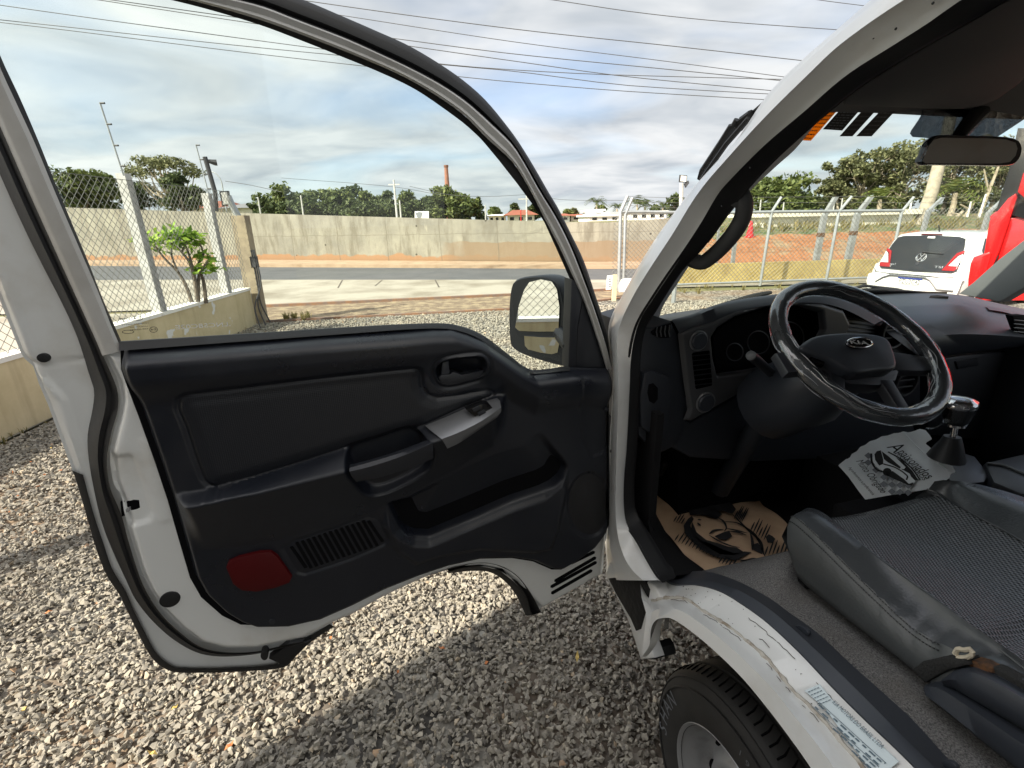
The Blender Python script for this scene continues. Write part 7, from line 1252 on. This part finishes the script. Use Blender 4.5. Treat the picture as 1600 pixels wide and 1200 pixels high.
bb_ = at(660, 44, 1.3); bil = thing('billboard', 'white billboard with a grey picture above the concrete wall', 'billboard', bb_); nb_ = np.array([0, 1., 0]); obj('panel', MB().add(*prism([onplane(x, y, bb_, nb_) for x, y in ((648, 330), (670, 330), (670, 341), (648, 341))], depth=nb_ * .1)), white_st, bil, smooth=0); obj('picture', MB().add(*prism([onplane(x, y, bb_ - nb_ * .02, nb_) for x, y in ((649, 333), (655, 331), (660, 332), (658, 340), (652, 340))], depth=nb_ * .015)), ink_grey, bil, smooth=0); obj('support', MB().add(*tube([onplane(659, 341, bb_ + nb_ * .06, nb_), onplane(659, 350, bb_ + nb_ * .06, nb_)], .08, 6)), galv, bil)
# overhead wires
WL = [[(380, -14), (470, 0), (800, 45), (1050, 72), (1255, 95)], [(300, -12), (540, 25), (800, 65), (1050, 97), (1230, 121)], [(60, -16), (175, 0), (360, 26), (615, 60), (800, 84), (1050, 109), (1230, 127)], [(40, -18), (155, 0), (385, 35), (640, 72), (800, 95), (1000, 122), (1210, 141)], [(-40, 2), (0, 8), (400, 63), (690, 100), (800, 109), (960, 117), (1240, 124)], [(-40, 27), (0, 31), (400, 74), (700, 102), (800, 111), (1000, 135), (1215, 146)], [(-40, 31), (0, 35), (400, 84), (720, 120), (800, 128), (1000, 144), (1210, 156)], [(780, -12), (865, 0), (1000, 20), (1160, 36), (1340, 48)], [(1240, -6), (1280, 0), (1350, 9), (1420, 18)]]
for i, q in enumerate(WL): 
    P = [uDep(x, y, 13.0 + .25 * i) for x, y in q]; P[0] = P[0] + (P[0] - P[1]) / np.linalg.norm(P[0] - P[1]) * 6; P[-1] = P[-1] + (P[-1] - P[-2]) / np.linalg.norm(P[-1] - P[-2]) * 6
    props(obj('power_line', MB().add(*tube(spl(P, 40), .008 if i in (1, 8) else .0095, 5)), overhead_m), ['topmost', 'second', 'third', 'fourth', 'fifth', 'sixth', 'lowest', 'separate upper right', 'short top right corner'][i] + ' black overhead wire crossing the cloudy sky', 'power line', 'overhead wires in the sky')
for i, (q, Y) in enumerate([([(440, 268 + 10), (615, 292), (690, 305)], 42), ([(640, 291), (700, 304), (760, 307), (823, 304)], 43), ([(823, 304), (880, 312), (975, 313)], 44), ([(352, 283), (390, 289), (440, 300)], 34)]): props(obj('telephone_wire', MB().add(*tube(spl([uDep(x, y, Y) for x, y in q], 16), .016, 4)), overhead_m), ['thin wire reaching the tallest pole from the left', 'thin wire sagging between the tallest pole and the crossarm pole', 'thin wire from the crossarm pole towards the gate', 'thin wire from the street lamp to the tree row'][i], 'wire', 'thin wires between the poles')
# ------------------------------------------------------------------ unseen building added behind the viewer to shade the truck
SH = thing('shade_building', 'tall plain unseen building added behind the viewer to shade the truck', 'building', (-2.0, -4, 0))
A_ = np.array([-3.15, -.62, 0]); Bq = T(-.60, -1.15, 0); Cq = T(-.60, -7.5, 0); Dq = np.array([-3.3, -8.2, 0])
obj('wall', MB().add(*prism([A_, Bq, Cq, Dq], depth=UP * 4.4)), pm('dark_render', (0.09, 0.085, 0.08), 0.85, var=(2, (0.12, 0.115, 0.11), 0.4, 0.7)), SH, smooth=0); obj('roof', MB().add(*prism([p + UP * 4.402 + (p - (A_ + Bq + Cq + Dq) / 4) * .04 for p in (A_, Bq, Cq, Dq)], depth=UP * .18)), metal_roof, SH, smooth=0)  # wall kept dark to cut light bounced onto the door
for t in (.25, .7): p = A_ * (1 - t) + Bq * t; nn = np.cross(Bq - A_, UP); nn /= np.linalg.norm(nn); obj('window', MB().add(*box(p + UP * 2.6 + nn * .01, (.8, .06, 1.0), [(Bq - A_) / np.linalg.norm(Bq - A_), nn, UP])), darkglass, SH, smooth=0)
# weeds: dry tufts along the fence foot, the verge and the gate pier (ground cover)
def weeds():
    V, F = [], []; o = 0
    def tuft(p, h, n):
        nonlocal o
        for _ in range(n):
            a = RNG.uniform(0, 6.28); d = np.array([math.cos(a), math.sin(a), 0]); s = np.array([-d[1], d[0], 0]) * h * .045; b = p + d * RNG.uniform(0, h * .25); t = b + d * h * RNG.uniform(.15, .6) + UP * h * RNG.uniform(.5, 1); m = (b + t) / 2 + UP * h * .15
            V.append(np.array([b - s, b + s, m + s * .7, m - s * .7])); F.append(np.arange(4) + o); o += 4; V.append(np.array([m - s * .7, m + s * .7, t, t])); F.append(np.arange(4) + o); o += 4
    for _ in range(70): q = RF0 + rd * RNG.uniform(.5, 11) + rnn * RNG.uniform(-.1, .9); tuft(q * np.array([1, 1, 0]), RNG.uniform(.06, .18), 14)
    for _ in range(260): x = RNG.uniform(5.5, 20); y = RNG.uniform(2.6, 7); tuft(np.array([x, 14.7 + .07 * max(0, x - 10) + y, .95 + .03 * y]), RNG.uniform(.15, .40), 12)
    for _ in range(14): tuft(np.array([-4.15, 8.6, 0]) + np.array([RNG.uniform(0, .5), RNG.uniform(0, .25), 0]), RNG.uniform(.08, .2), 16)
    for _ in range(30): q = LW1 + LWd * RNG.uniform(-6, -.3) + LWn * RNG.uniform(.02, .12); tuft(q * np.array([1, 1, 0]), RNG.uniform(.03, .09), 8)
    V = np.concatenate(V); mb = MB(); mb.v = [tuple(p) for p in V]; mb.f = [tuple(int(i) for i in q) for q in F]
    obj('weeds', mb, leafmat('dry_weed', (0.10, 0.11, 0.03), (0.24, 0.20, 0.08), (0.36, 0.29, 0.13)), smooth=0, kind='stuff')
weeds()
